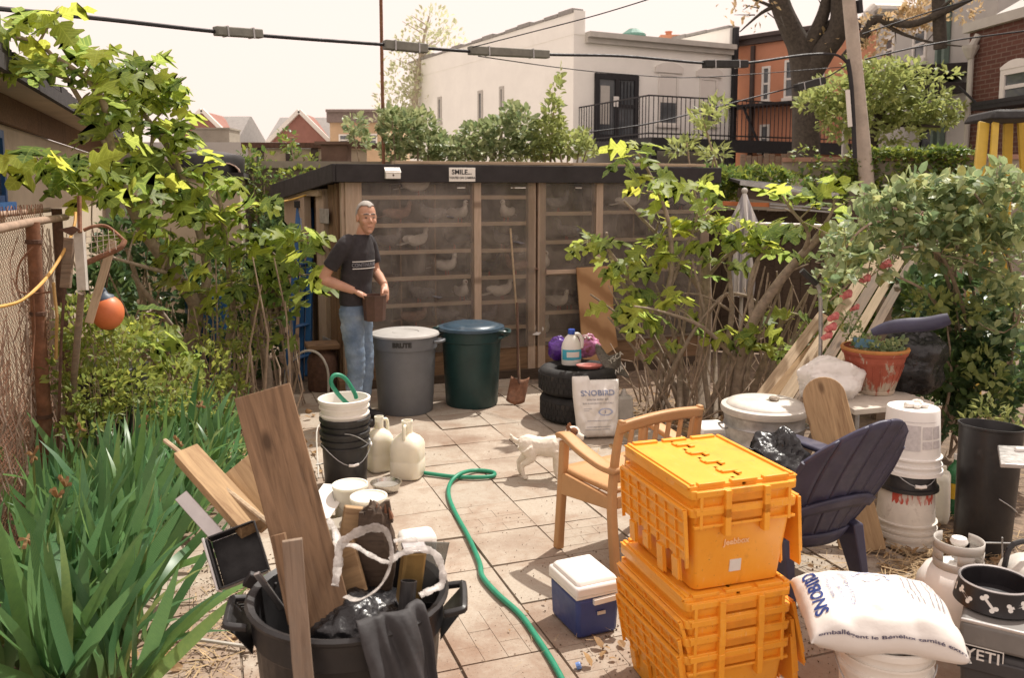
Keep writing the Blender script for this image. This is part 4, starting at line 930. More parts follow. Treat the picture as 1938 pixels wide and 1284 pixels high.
# ---- right boundary wall with ivy
fi = Facade(D(1480,300,13.6), D(1990,300,12.2)); zt = D(1650, 296, 13.1).z
iw = thing('boundary_wall', 'rendered boundary wall with red coping under green ivy at the right', 'wall', fi.p(1, 0))
m = MB(); fi.box(m, 0, fi.L, 0, zt-.07, -.2, 0); m.build('wall', M['concrete'], iw, world=True)
for k in range(int(fi.L/.45)): m = MB(); fi.box(m, k*.45+.006, k*.45+.444, zt-.07, zt, -.24, .04); m.build('coping', mat('coping_red', (.34,.20,.15), .9) if k == 0 else bpy.data.materials['coping_red'], iw, world=True)
iv = thing('ivy', 'thick green ivy hanging over the right boundary wall', 'ivy', fi.p(2, 0))
bl = []
for k in range(60):
    u = rnd.uniform(1490, 1840); v = rnd.uniform(300, 400); s_, z_ = fi.uv(u, min(v, 395)); c_ = fi.p(s_, min(z_, zt+.02), .08)
    bl.append((c_, (.24,.12,.22), 62))
for k in range(22): s_ = fi.uv(rnd.uniform(1640, 1830), 290)[0]; bl.append((fi.p(s_, zt+.03, -.05), (.3,.2,.10), 55))
foliage('foliage', bl, M['ivy_leaf'], iv, 'ivy', .075, up=-.2)
# ---- dark lean-to with the orange beam, pipe rails
fl = Facade(D(1336,420,9.7), D(1625,420,9.2)); ls = thing('lean_to', 'dark board lean-to with grey metal roof edge beside the coop', 'shed', fl.p(.8, 0))
z0 = D(1480, 398, 9.5).z
nb = 17
for k in range(nb): m = MB(); s0 = fl.L*k/nb; fl.box(m, s0+.002, s0+fl.L/nb-.002, 0, z0 + rnd.uniform(-.01, .01), -.03, rnd.uniform(0, .008)); m.build('board', M['wood_dark'], ls, world=True)
m = MB(); fl.box(m, 0, fl.L, 0, z0-.02, -.08, -.04); m.build('gap_backing', M['wood_dark'], ls, world=True)  # dark sheet added to keep light from showing between the boards
pa, pb_ = D(1400, 348, 9.0), D(1585, 372, 9.0)
m = MB(); bk = Vector((.1, 1.0, .06)); fr_ = pb_ - pa
m.hexa([pa, pb_, pb_+bk, pa+bk], [pa+Vector((0,0,.03)), pb_+Vector((0,0,.03)), pb_+bk+Vector((0,0,.03)), pa+bk+Vector((0,0,.03))]); m.build('roof', M['roof_dark'], ls, world=True)
m = MB(); m.bar(pa+Vector((0,-.02,.012)), pb_+Vector((0,-.02,.012)), .03, .05); m.build('roof_edge', M['galv'], ls, world=True)
m = MB(); m.bar(pa+Vector((0,.06,-.09)), pb_+Vector((0,.06,-.09)), .04, .10); m.build('fascia', M['wood_dark'], ls, world=True)
t_ = tag(board('beam', D(1342,384,9.05), D(1456,388,9.05), .03, .045, mat('orange_paint', (.48,.16,.055), .7)), 'orange painted beam across the dark lean-to', 'beam')
for v0, v1, u1 in ((386,397,1600),(392,403,1590)):
    m = MB(); m.tube([D(1456,v0,9.02), D(u1,v1,9.02)], .012, 6); tag(m.build('pipe_rail', M['galv']), ('upper' if v0 == 386 else 'lower') + ' of two grey pipe rails continuing the orange beam', 'rail', 'pipe rails on the lean-to')
m = MB(); m.tube([D(1425,424,8.7), D(1500,426,8.7), D(1612,430,8.7)], .02, 7); tag(m.build('fence_pipe', M['galv_pale']), 'tan horizontal fence pipe behind the right fig branches', 'pipe')
gw = thing('planter_hedge', 'bright ivy mound spilling over the coop end', 'ivy', D(1385,350,9.9).xy.to_3d())
foliage('foliage', [(D(u, v, 9.9), (.22,.2,.12), 130) for u, v in ((1350,345),(1375,340),(1395,350),(1362,360),(1385,362))], M['ivy_leaf'], gw, 'ivy', .07)
gw = thing('ivy', 'low dark ivy row below the balcony and above the lean-to roof', 'ivy', D(1440,340,11).xy.to_3d())
foliage('foliage', [(D(u, v, 11.2), (.25,.2,.11), 110) for u, v in ((1350,327),(1390,330),(1420,336),(1450,338),(1475,340),(1500,345),(1460,332),(1425,330))], M['ivy_leaf'], gw, 'ivy', .07)
m = MB(); a_ = D(1335, 330, 11.6); fq = Facade(a_, D(1520,330,11.8)); fq.box(m, 0, fq.L, 0, D(1400,338,11.6).z, -.1, 0); tag(m.build('yard_wall', M['concrete']), 'low grey yard wall under the dark ivy row', 'wall')
fq = Facade(D(1400,310,16), D(1500,310,16)); t_ = thing('board_fence', 'grey weathered board fence under the balcony', 'fence', fq.p(0,0))
for k in range(9): m = MB(); fq.box(m, k*fq.L/9+.01, (k+1)*fq.L/9-.01, 0, D(1440,292,16).z + rnd.uniform(-.04,.04), -.02, rnd.uniform(0,.02)); m.build('board', M['wood_old'], t_, world=True)
# ---- closed parasol
p = D(1405, 500, 8.9); ub = thing('closed_parasol', 'closed pale striped parasol standing behind the right fig tree', 'parasol', (p.x, p.y, 0))
M['parasol'] = None; n = NT('parasol'); v_ = n.coord('Object', (1,1,1), rand=False); wv = n.new('TexWave'); wv.inputs['Scale'].default_value = 4; wv.inputs['Distortion'].default_value = .6; n.l(v_, wv.inputs['Vector'])
M['parasol'] = n.done(n.ramp(wv.outputs['Fac'], [(.4, (.62,.60,.57)), (.8, (.32,.31,.33))]), .8)
za, zf, zl = D(1407,365,8.9).z, D(1420,416,8.9).z, D(1400,560,8.9).z
m = MB(); NF = 12
def par(s, t):
    z = za + (max(.4, zl)-za)*t; r_ = (.02 + .42*t/.32*.30 if t < .32 else .146 - .05*min(1, (t-.32)/.15) + .02*math.sin(9*t))
    a = 2*math.pi*s; f_ = 1 + (.22 if t > .05 else 0)*math.cos(NF*a)*min(1, t*3); return Vector((r_*f_*math.cos(a), r_*f_*math.sin(a), z))
m.grid(par, 72, 26, close=True); m.build('canopy', M['parasol'], ub, smooth=50)
m = MB(); m.tube([(0,0,0),(0,0,za+.02)], .02, 8); m.ball((0,0,za+.02), .035); m.build('pole', M['trim_grey'], ub)
# ---- yellow step ladder with a dark cap
yl = thing('stepladder', 'yellow stepladder with a dark top cap at the right edge', 'ladder', D(1890, 430, 8.0).xy.to_3d())
def dn(a, b): return a + (b-a)*(a.z/(a.z-b.z))
a0, b0, c0, d0 = D(1862, 232, 7.8), D(1884, 232, 7.75), D(1908, 232, 8.2), D(1932, 226, 8.15)
a1, b1, c1, d1 = dn(a0, D(1840, 470, 7.4)), dn(b0, D(1868, 470, 7.35)), dn(c0, D(1902, 470, 8.6)), dn(d0, D(1946, 470, 8.55))
def rail(a, b, w, t, nm='rail'): m = MB(); m.bar(a, b, w, t, (0,-1,0)); return m.build(nm, M['yellow_fibre'], yl, world=True, bevel=.006)
rail(a0, a1, .10, .03); rail(b0, b1, .06, .03); rail(c0, c1, .09, .03); rail(d0, d1, .07, .03)
for f_ in (.22, .42, .62, .82): m = MB(); m.bar(c0.lerp(c1, f_), d0.lerp(d1, f_), .09, .03, (0,0,1)); m.build('step', M['alu'], yl, world=True)
s_ = D(1849, 295, 7.68); m = MB(); m.box((0,0,0), (.07,.004,.16)); m.build('label', M['print_white'], yl, basis=W(yl).inverted() @ at(a0.lerp(a1, .27)+Vector((-.0,-.058,0))))
m = MB(); cc_ = (a0+b0+c0+d0)/4; m.box(cc_ + Vector((.02,0,.045)), (.50,.62,.085), Matrix.Rotation(R(-6), 3, 'Z'), top=(.86,.86)); m.build('top_cap', M['rubber'], yl, world=True, bevel=.02)
m = MB(); m.box(cc_ + Vector((.02,0,.092)), (.30,.34,.012), Matrix.Rotation(R(-6), 3, 'Z')); m.build('tool_tray', M['black_plastic'], yl, world=True, bevel=.004)

# =================================================================== background trees and shrubs
def treebase(name, label, base, cat='tree'): return thing(name, label, cat, (base.x, base.y, 0))
# big street tree behind the pole
bt = treebase('street_tree', 'big dark forked tree with sparse budding twigs in front of the orange house', D(1525, 280, 19))
Y = 19; m = MB()
def br(pts, r): 
    P_ = spline([D(u, v, y) for u, v, y in pts], 4); k = len(P_); m.tube(P_, [r[0]+(r[1]-r[0])*i/(k-1) for i in range(k)], 9)
br([(1527,400,19),(1526,280,19),(1524,170,19),(1515,95,19),(1500,60,19),(1482,20,19),(1462,-40,19)], (.33,.20)); br([(1520,110,19),(1540,70,18.9),(1560,20,18.8),(1572,-40,18.7)], (.20,.10)); br([(1526,150,19),(1560,95,18.8),(1588,50,18.6),(1592,-40,18.4)], (.27,.20))
br([(1545,66,18.9),(1575,40,18.8),(1605,28,18.7)], (.09,.05)); br([(1535,160,19),(1552,100,18.8),(1580,86,18.7)], (.15,.08)); br([(1470,10,19),(1440,25,19),(1400,60,19)], (.06,.012)); br([(1478,20,19),(1445,5,19),(1405,-10,19)], (.05,.02))
br([(1600,110,18.6),(1640,60,18.2),(1660,34,18),(1720,46,17.6),(1790,20,17.2),(1850,-10,17)], (.12,.05)); br([(1660,34,18),(1700,60,17.8),(1762,80,17.5),(1830,88,17)], (.05,.012)); br([(1720,46,17.6),(1760,30,17.5),(1800,0,17)], (.05,.03)); br([(1780,92,17.4),(1776,0,17.4),(1774,-40,17.4)], (.13,.12))
br([(1468,-20,19),(1448,-90,19),(1420,-190,19),(1405,-300,19)], (.205,.03)); br([(1568,-20,18.7),(1580,-100,18.6),(1570,-220,18.5)], (.11,.02)); br([(1592,-20,18.4),(1600,-110,18.3),(1640,-210,18.2),(1650,-300,18.2)], (.205,.03)); br([(1775,-20,17.4),(1772,-120,17.4),(1780,-240,17.4)], (.125,.02))
br([(1440,-120,19),(1380,-190,19),(1340,-230,19)], (.06,.01)); br([(1615,-140,18.3),(1560,-230,18.3)], (.06,.01)); br([(1630,-190,18.2),(1720,-260,18)], (.06,.01))
for k in range(26):
    u, v = rnd.choice([(1400,40),(1440,15),(1420,5),(1475,25),(1560,10),(1660,40),(1700,50),(1740,40),(1790,20),(1600,40)]); u += rnd.uniform(-30,30); v += rnd.uniform(-20,20)
    a_ = D(u, v, 18.3); br([(u, v, 18.4), (u+rnd.uniform(-40,40), v+rnd.uniform(-25,35), 18.2)], (.015,.004))
m.build('trunk', M['bark'], bt, world=True, smooth=60)
foliage('crown', [(D(u, v, 18 if u > 1600 else 18.8), (.35,.4,.24), n_) for u, v, n_ in ((1735,20,170),(1720,40,150),(1660,45,70),(1650,78,60),(1822,18,80),(1645,100,50),(1395,15,16),(1440,10,20),(1415,60,8),(1380,5,10),(1562,80,30),(1758,35,60))], M['bud_leaf'], bt, 'two', .13)
# leafy young tree
lt = treebase('leafy_tree', 'young tree with fresh pale green leaves behind the utility pole', D(1652, 285, 15.5))
m = MB(); br([(1650,330,15.5),(1652,260,15.5),(1662,225,15.5),(1690,180,15.5)], (.13,.04)); br([(1655,250,15.5),(1630,215,15.4),(1600,180,15.2)], (.06,.02)); br([(1655,240,15.5),(1710,236,15.3),(1780,240,15)], (.06,.02)); br([(1660,220,15.5),(1640,170,15.5),(1650,130,15.5)], (.05,.015))
m.build('trunk', M['bark'], lt, world=True, smooth=60)
foliage('crown', [(D(u, v, 15.2+rnd.uniform(-.5,.5)), (rx_*.0098, .45, ry_*.0098), n_) for u, v, rx_, ry_, n_ in ((1660,140,34,24,240),(1690,170,46,30,420),(1640,180,50,30,380),(1580,185,44,22,300),(1545,195,34,16,180),(1720,215,50,22,380),(1660,220,50,24,380),(1600,220,40,20,240),(1770,225,40,14,220),(1800,208,26,10,80),(1760,190,40,18,160),(1720,130,24,14,60),(1776,140,36,14,50),(1560,160,20,14,70),(1620,130,26,20,90),(1690,135,30,24,120),(1590,230,40,30,140),(1700,255,40,16,110),(1640,200,90,70,200),(1740,170,60,40,120))], M['tree_leaf'], lt, 'two', .13, up=.1)
# faint bare tree beyond the white house
ft_ = treebase('bare_tree', 'faint pale tree barely in leaf beyond the white house corner', D(790, 250, 34))
m = MB(); br([(782,300,34),(785,200,34),(795,110,34),(812,30,34)], (.16,.03))
for k in range(26): t0 = rnd.random(); u = 783+t0*24; v = 210-170*t0; br([(u, v, 34), (u+rnd.uniform(-50,50), v-rnd.uniform(10,50), 34)], (.035,.008))
m.build('trunk', mat('pale_bark', (.42,.36,.28), .9), ft_, world=True)
foliage('crown', [(D(u, v, 34), (.9,.8,.7), n_*2) for u, v, n_ in ((815,45,55),(790,80,60),(840,70,40),(770,110,50),(760,150,60),(750,190,70),(790,180,60),(830,100,30),(745,225,60))], M['pale_leaf'], ft_, 'two', .22)
# shrubs over the coop roof
def shrub(label, Y, blobs, mat_, size, kind='oval', name='shrub', stems=4):
    c_ = D(blobs[0][0], blobs[0][1], Y); t = treebase(name, label, c_, 'shrub'); m = MB(); bl = []
    for u, v, ru, rv_, n_ in blobs:
        q = D(u, v, Y); k = Y/1600.; bl.append((q + Vector((0, rnd.uniform(-.2,.3), 0)), (ru*k, .45, rv_*k), n_))
        if rnd.random() < .7: branch(m, Vector((c_.x + (q.x-c_.x)*.4, Y, .1)), q, .03, .008)
    m.build('stems', M['twig'], t, world=True)
    foliage('foliage', bl, mat_, t, kind, size); return t
shrub('bushy variegated shrub spilling over the left of the coop roof', 10.9, [(760,250,40,38,480),(790,235,34,28,300),(740,285,26,20,200),(810,275,40,28,420),(850,285,34,18,260),(742,225,14,18,100)], M['hedge_leaf'], .085)
shrub('dense green shrub in the middle behind the coop roof', 10.9, [(900,265,40,30,460),(950,255,44,34,520),(985,235,30,28,300),(1000,275,40,26,400),(880,285,40,20,260),(940,290,50,16,260),(965,215,14,16,90)], M['hedge_leaf'], .08)
shrub('tall light shrub with upright sprays before the white house wall', 10.8, [(1045,215,16,30,120),(1050,180,10,26,50),(1040,255,34,28,340),(1075,275,30,20,220),(1100,262,14,16,70),(1056,142,5,14,16),(1030,285,40,16,200),(1110,285,20,12,90)], M['tree_leaf'], .08)
shrub('small variegated shrub on the pier behind the coop corner', 11.4, [(676,235,18,14,70),(680,262,12,20,60),(668,250,14,12,50)], M['hedge_leaf'], .09)
shrub('spindly green shoots climbing past the cream panel fence', 11.8, [(550,268,9,20,46),(548,300,8,24,50),(508,300,10,14,34),(600,310,8,14,30),(560,325,40,12,70)], M['ivy_leaf'], .075)
shrub('ivy trailing down the mossy block wall', 11.0, [(478,330,14,30,130),(500,345,20,30,150),(560,340,34,22,110),(520,390,26,20,120),(548,400,26,30,260),(470,300,8,20,60),(590,330,20,12,60),(500,420,24,30,140)], M['ivy_leaf'], .07, name='creeper')
shrub('dark leafy shrub in the corner behind the blue ladder', 10.3, [(540,400,24,30,280),(520,440,30,30,280),(500,500,30,40,260),(548,470,18,40,200)], M['dark_leaf'], .08)
shrub('potted palm like plant with feathery fronds before the balcony', 9.9, [(1330,222,24,12,70),(1352,205,14,10,40),(1335,240,10,10,30),(1282,282,20,12,60),(1352,292,20,10,60),(1300,270,10,8,20)], M['tree_leaf'], .12, kind='lance', stems=6)
# =================================================================== bins, tyres, bottles by the coop
rx90 = Matrix.Rotation(math.pi/2, 3, 'X')
def ground_at(u, v): return G(u, v)
# grey bin
p = ground_at(768, 776); gb = thing('trash_can', 'grey ribbed plastic trash can with a flat grey lid beside the man', 'trash can', p, 0)
HB = .66
m = MB(); m.lathe([(.0,.0),(.222,.0),(.230,.02),(.258,.54),(.272,.545),(.275,.645),(.262,.65),(.25,.64),(.22,.03),(0,.03)], 40); m.build('body', M['grey_bin'], gb, smooth=35)
m = MB(); m.lathe([(0,.672),(.10,.672),(.105,.668),(.115,.668),(.12,.674),(.235,.678),(.25,.672),(.285,.664),(.290,.650),(.283,.648),(.27,.655),(0,.655)], 40)
m.build('lid', mat('grey_lid', (.40,.385,.365), .5, var=.08, dirt=(.28,.26,.24), damt=.4), gb, smooth=35)
for a in (R(-100), R(75)):
    m = MB(); r_ = .29; m.tube(spline([(.272,-.06,.60),(.325,-.045,.605),(.33,.045,.605),(.272,.06,.60)], 4), .013, 6); m.build('handle', M['grey_bin'], gb, basis=at((0,0,0), Matrix.Rotation(a+R(90), 3, 'Z')), smooth=40)
lettering('BRUTE', .052, M['print_black'], gb, at((0,0,.60), Matrix.Rotation(R(2), 3, 'Z')), bend=.2765, bold=.004)
# green bin
p = ground_at(893, 764); gb = thing('trash_can', 'dark green plastic trash can with side handles and lid beside the grey one', 'trash can', p)
m = MB(); m.lathe([(0,0),(.218,0),(.226,.02),(.252,.56),(.262,.57),(.262,.68),(.24,.68),(.21,.03),(0,.03)], 40); m.build('body', M['green_bin'], gb, smooth=35)
m = MB(); m.lathe([(0,.70),(.09,.715),(.19,.712),(.235,.70),(.245,.69),(.283,.685),(.288,.662),(.278,.658),(.27,.67),(0,.67)], 40); m.build('lid', mat('green_lid', (.03,.06,.09), .35, var=.2, dirt=(.12,.14,.17), damt=.42), gb, smooth=35)
for s in (0, 180):
    m = MB(); m.tube(spline([(.26,-.07,.66),(.325,-.06,.655),(.335,0,.64),(.325,.06,.655),(.26,.07,.66)], 4), .014, 6); m.tube(spline([(.262,-.06,.60),(.31,-.05,.61),(.325,-.05,.65)], 3), .010, 5); m.tube(spline([(.262,.06,.60),(.31,.05,.61),(.325,.05,.65)], 3), .010, 5)
    m.build('handle', M['green_bin'], gb, basis=at((0,0,0), Matrix.Rotation(R(s-18), 3, 'Z')), smooth=40)
# tyres
tp = ground_at(1095, 790)
def tyre(): 
    t = thing('tire', 'black car tire lying flat, lower of the stack of two', 'tire', tp, R(25), 'tires stacked by the coop'); w, Ro, Ri = .215, .315, .19
    m = MB(); m.lathe([(Ri,.03),(Ri+.02,.012),(Ro-.07,.0),(Ro-.03,.008),(Ro-.008,.028),(Ro,.055),(Ro,w-.055),(Ro-.008,w-.028),(Ro-.03,w-.008),(Ro-.07,w),(Ri+.02,w-.012),(Ri,w-.03),(Ri-.005,w/2),(Ri,.03)], 48); m.build('carcass', M['rubber'], t, smooth=40)
    m = MB()
    for k in range(48):
        for z in (.035, .082, .128):
            a = 2*math.pi*(k+.5*(z == .082))/48; m.box((Ro*math.cos(a), Ro*math.sin(a), z+.022), (.006, .029, .036), Matrix.Rotation(a, 3, 'Z'))
    o = m.build('tread', M['rubber'], t); o['kind'] = 'stuff'
    return t
ty = tyre(); dup(ty, tp + Vector((-.012, .012, .216)), R(70), label='black car tire lying flat, upper of the stack, with bottles on top')
TT = tp + Vector((0, 0, .432))
# bleach jug
def onT(u, v): 
    q = G(u, v, TT.z); return q
p = onT(1081, 690); bj = thing('bleach_jug', 'white bleach jug with a blue cap and blue band on the tires', 'bottle', p, R(8))
m = MB(); pr = [(.0,0),(.074,0),(.080,.01),(.082,.14),(.074,.18),(.05,.225),(.026,.25),(.022,.252),(.022,.275),(0,.275)]
m.lathe(pr, 24, sx=1.0, sy=.72); m.build('body', M['white_clean'], bj, smooth=40)
m = MB(); m.lathe([(.027,.252),(.029,.255),(.029,.288),(.026,.292),(0,.292)], 16, at((-.0,0,0))); m.build('cap', mat('cap_blue', (.03,.08,.42), .4), bj, smooth=40)
m = MB(); m.tube(spline([(.024,0,.25),(.062,0,.245),(.088,0,.20),(.084,0,.135)], 5), .015, 8); m.build('handle', M['white_clean'], bj, smooth=60)
m = MB(); m.lathe([(.0825,.045),(.0832,.05),(.0836,.125),(.0829,.13)], 24, None, R(200), R(345), 1.0, .72); m.build('label', mat('label_cyan', (.05,.38,.52), .5, var=.1), bj, smooth=40)
m = MB(); m.lathe([(.0838,.068),(.0838,.112)], 14, None, R(235), R(312), 1.0, .72); m.build('label', M['print_white'], bj, smooth=40)
# crumpled bags on the tyres
def sack(name, label, cat, p, size, mat_, seed=0, rz=0, amp=.28, seg=72, nz=50, squash=1):
    t = thing(name, label, cat, p, rz); m = MB(); r = random.Random(seed); off = Vector((r.random()*50, r.random()*50, r.random()*50))
    def fn(d):
        q = d*1.7 + off; f_ = 1 + amp*.75*noise.noise(q)
        for k, w in ((3.1, .16), (6.3, .10), (12.0, .05)): f_ -= amp*w*4*max(0, .34-abs(noise.noise(q*k)))**1.3 - amp*w*.5
        return f_
    m.ball((0, 0, size[2]*.48), (size[0]/2, size[1]/2, size[2]/2), seg, nz, None, fn)
    o = m.build('film', mat_, t, smooth=75)
    lo = min(v.co.z for v in o.data.vertices)
    for v in o.data.vertices: v.co.z = max(v.co.z - lo*0, 0.0) if v.co.z < .015 else v.co.z
    return t
sack('purple_bag', 'shiny purple plastic bag crumpled behind the bleach jug', 'bag', onT(1056, 681), (.17,.13,.19), mat('purple_film', (.11,.035,.28), .3, var=.4, bump=.3, bscale=30), 3, 0, .4)
sack('pink_bag', 'pink and brown printed bag crumpled right of the bleach jug', 'bag', onT(1112, 677), (.21,.14,.20), None, 8, .2, .4)
n = NT('pink_film'); v = n.coord('Object'); c = n.ramp(n.noise(v, 7, 3, .6, .6), [(.30, (.08,.30,.30)), (.42, (.22,.06,.05)), (.52, (.55,.20,.42)), (.66, (.45,.12,.10)), (.8, (.62,.35,.55))]); n.done(c, .35); n.bump(n.noise(v, 30), .3, .01)
[o for o in bpy.data.objects if o.parent and o.parent.name == 'pink_bag'][0].data.materials.clear(); [o for o in bpy.data.objects if o.parent and o.parent.name == 'pink_bag'][0].data.materials.append(n.m)
m = MB(); m.lathe([(0,.004),(.075,.004),(.092,.02),(.096,.022),(.096,.016),(.08,0),(0,0)], 28, at((0,0,0)), sx=1.1, sy=.8); t_ = thing('red_dish', 'shallow red rimmed dish lying in front of the pink bag', 'dish', onT(1115, 696)); m.build('plate', mat('red_dish', (.45,.13,.11), .45), t_, smooth=40)
t_ = thing('feed_sack', 'dark mesh feed sack with pale letters drooping over the tire edge', 'sack', onT(1148, 690), R(30))
m = MB(); m.grid(lambda s, t: Vector((-.13+.24*s+.05*t, .03*math.sin(6*s+4*t)-.03-.05*t, .17-.20*t - .12*s*(1-.3*t) + .03*math.sin(9*s)*(1-t)+.012*noise.noise(Vector((s*9,t*9,0))))), 22, 20); m.build('cloth', mat('mesh_dark', (.16,.145,.13), .8, var=.45, scale=60, bump=.6, bscale=120), t_, solid=.014, smooth=60)
for k, (tx, zz) in enumerate((('YSCA', .075), ('WAV', -.02))): lettering(tx, .062, M['print_white'], t_, at((.01+.02*k,-.112-.03*k,zz), Matrix.Rotation(R(-27), 3, 'Y') @ rx90), bold=.0005)
# standing salt sack
M['film_salt'] = M['bag_white']
def pillow(L, Wd, T, nu=30, nv=22, seed=0, amp=.012, corner=.10):
    """a filled sack: pillow shape with pinched corners, L along x, W along y, T thick, resting at z=0"""
    def f(s, t, sg):
        x, y = 2*s-1, 2*t-1
        ed = (max(0, 1-abs(x)**5.0))**.52 * (max(0, 1-abs(y)**4.0))**.55
        pin = 1 - corner*(abs(x)*abs(y))**2 - .05*(1-abs(x)**2)*abs(y)**3*0
        px_, py_ = x*L/2*(1-.055*(1-abs(y)**2)*abs(x)**6*0) , y*Wd/2*(1-.10*(1-x*x)*0 )
        nz = noise.noise(Vector((x*2.2+seed, y*2.2, sg*3.1)))*amp*2 + noise.noise(Vector((x*5+seed, y*5, sg*7)))*amp
        cre = 0
        for k in range(4): 
            aa = seed*1.7+k*1.9; dd = abs(x*math.cos(aa)+y*math.sin(aa) - .22*(k-1.5)); cre += -.35*amp*math.exp(-(dd/.035)**2)
        return Vector((px_*(1+.0*pin), py_, T/2 + sg*ed*(T/2) + sg*ed*(nz+cre)))
    return f
def sackmesh(name, label, loc, rot, L, Wd, T, seed, droop=None):
    t = thing(name, label, 'sack', loc, rot=rot); f = pillow(L, Wd, T, seed=seed); m = MB(); nu, nv = 46, 34
    g = droop or (lambda p: p)
    A = [[None]*(nv+1) for _ in range(nu+1)]; B = [[None]*(nv+1) for _ in range(nu+1)]
    for i in range(nu+1):
        for j in range(nv+1):
            A[i][j] = m.bm.verts.new(g(f(i/nu, j/nv, 1))); B[i][j] = A[i][j] if i in (0, nu) or j in (0, nv) else m.bm.verts.new(g(f(i/nu, j/nv, -1)))
    for i in range(nu):
        for j in range(nv):
            m._f([A[i][j], A[i+1][j], A[i+1][j+1], A[i][j+1]]); m._f([B[i][j], B[i][j+1], B[i+1][j+1], B[i+1][j]])
    o = m.build('film', M['bag_white'], t, smooth=70)
    return t, f, g
pS = ground_at(1127, 826)
rot_ = (Matrix.Rotation(R(8), 3, 'Z') @ Matrix.Rotation(R(78), 3, 'X')).to_euler()
t_, f_, g_ = sackmesh('salt_sack', 'upright white salt sack with blue print leaning on the tires', pS, rot_, .34, .43, .13, 4, lambda p: Vector((p.x*(1+.06*math.sin(p.y*9)), p.y+.21 + (.03 if p.x < -.05 and p.y > .15 else 0)*1, p.z)))
def onsack(f, g, L, Wd, lift=.0035):
    def q(co):
        s, t = (co.x)/L+.5, (co.y)/Wd+.5
        return g(f(min(.999, max(.001, s)), min(.999, max(.001, t)), 1)) + Vector((0,0,lift))
    return q
def print_on(t, f, g, L, Wd, s, size, x, y, m_, rz=0, sx=1, bold=0):
    rm = Matrix.Rotation(rz, 3, 'Z')
    q = onsack(f, g, L, Wd); return lettering(s, size, m_, t, Matrix.Identity(4), fn=lambda co: q(rm @ co + Vector((x, y, 0))), sx=sx, bold=bold)
def bars_on(t, f, g, L, Wd, rows, m_, name='print'):
    q = onsack(f, g, L, Wd); mb = MB()
    for x0, x1, y0, y1 in rows:
        nx_ = max(1, int(abs(x1-x0)/.02)); ny = max(1, int(abs(y1-y0)/.02))
        mb.grid(lambda s, u: q(Vector((x0+(x1-x0)*s, y0+(y1-y0)*u, 0))), nx_, ny)
    return mb.build(name, m_, t)
print_on(t_, f_, g_, .34, .43, 'SNOBIRD', .058, 0, .115, M['print_pale'], bold=.0012)
print_on(t_, f_, g_, .34, .43, 'coarse solar salt', .024, 0, .07, M['print_grey']); print_on(t_, f_, g_, .34, .43, 'SUN EVAPORATED CRYSTALS', .017, .0, .04, M['print_grey'])
bars_on(t_, f_, g_, .34, .43, [(-.11,.09,-.155,-.151),(-.10,.10,-.135,-.131),(-.09,.11,-.09,-.086),(-.11,-.05,.0,.003),(-.11,-.07,-.015,-.012)], M['print_grey'])
q_ = onsack(f_, g_, .34, .43); mb = MB(); mb.grid(lambda s, u: q_(Vector((.055+.055*(.75+.25*u)*math.cos(2*math.pi*s), -.025+.028*(.75+.25*u)*math.sin(2*math.pi*s), 0))), 24, 1); mb.build('emblem', M['print_pale'], t_); print_on(t_, f_, g_, .34, .43, 'S', .03, .055, -.025, M['print_blue'])
p = ground_at(1180, 800); t_ = thing('water_jug', 'translucent grey jug standing behind the upright salt sack', 'jug', p, R(10)); m = MB(); m.box((0,0,.11), (.14,.12,.22), top=.9); m.lathe([(.035,.22),(.02,.25),(.02,.275),(0,.275)], 12); m.build('body', mat('grey_trans', (.50,.47,.43), .4), t_, bevel=.02); m = MB(); m.tube(spline([(-.04,0,.22),(-.085,0,.21),(-.085,0,.12),(-.065,0,.08)], 4), .012, 6); m.build('handle', M['black_plastic'], t_)
# shovel head, broom stick, plywood
t_ = thing('shovel', 'rusty square shovel leaning between the green bin and the coop', 'shovel', ground_at(975, 768), R(-20))
m = MB(); m.grid(lambda s, t: Vector((-.085+.17*s, .13*t, .008+.19*t+.03*(2*s-1)**2)), 8, 8); m.build('blade', M['rust'], t_, solid=.005, smooth=50)
m = MB(); m.tube(spline([(0,.11,.17),(-.03,.16,.28),(-.07,.26,.62),(-.10,.33,.85)], 4), .012, 7); m.build('handle', M['rust_dark'], t_)
t_ = thing('pole_hook', 'long thin wooden pole leaning on the coop left of the plywood', 'pole', PL(984, 728, fc.p(0,0,.12), fc.n)); z_ = W(t_).translation
top_ = PL(966, 432, fc.p(0,0,.07), fc.n); m = MB(); m.tube([z_, z_.lerp(top_, .5)+Vector((.01,0,0)), top_], .010, 6); m.build('stick', M['wood_pale'], t_, world=True); m = MB(); m.tube([z_+Vector((-.05,-.03,.02)), z_+Vector((.05,-.03,.0))], .012, 6); m.build('foot', M['galv_pale'], t_, world=True)
t_ = thing('plywood_sheet', 'reddish plywood offcut leaning on the coop behind the tires', 'plywood', PL(1128, 650, fc.p(0,0,.25), fc.n).xy.to_3d()+Vector((0,0,.0)))
cs = [PL(1090,507,fc.p(0,0,.07),fc.n), PL(1157,503,fc.p(0,0,.07),fc.n), PL(1160,600,fc.p(0,0,.13),fc.n), PL(1168,655,fc.p(0,0,.18),fc.n), PL(1104,700,fc.p(0,0,.22),fc.n), PL(1096,590,fc.p(0,0,.13),fc.n)]
n = NT('plywood'); v = n.coord('Object', (2.6,2.6,.7), rand=False); wv = n.new('TexWave', wave_type='RINGS', rings_direction='X'); wv.inputs['Scale'].default_value = .9; wv.inputs['Distortion'].default_value = 7; wv.inputs['Detail'].default_value = 4; wv.inputs['Detail Scale'].default_value = .6; n.l(v, wv.inputs['Vector'])
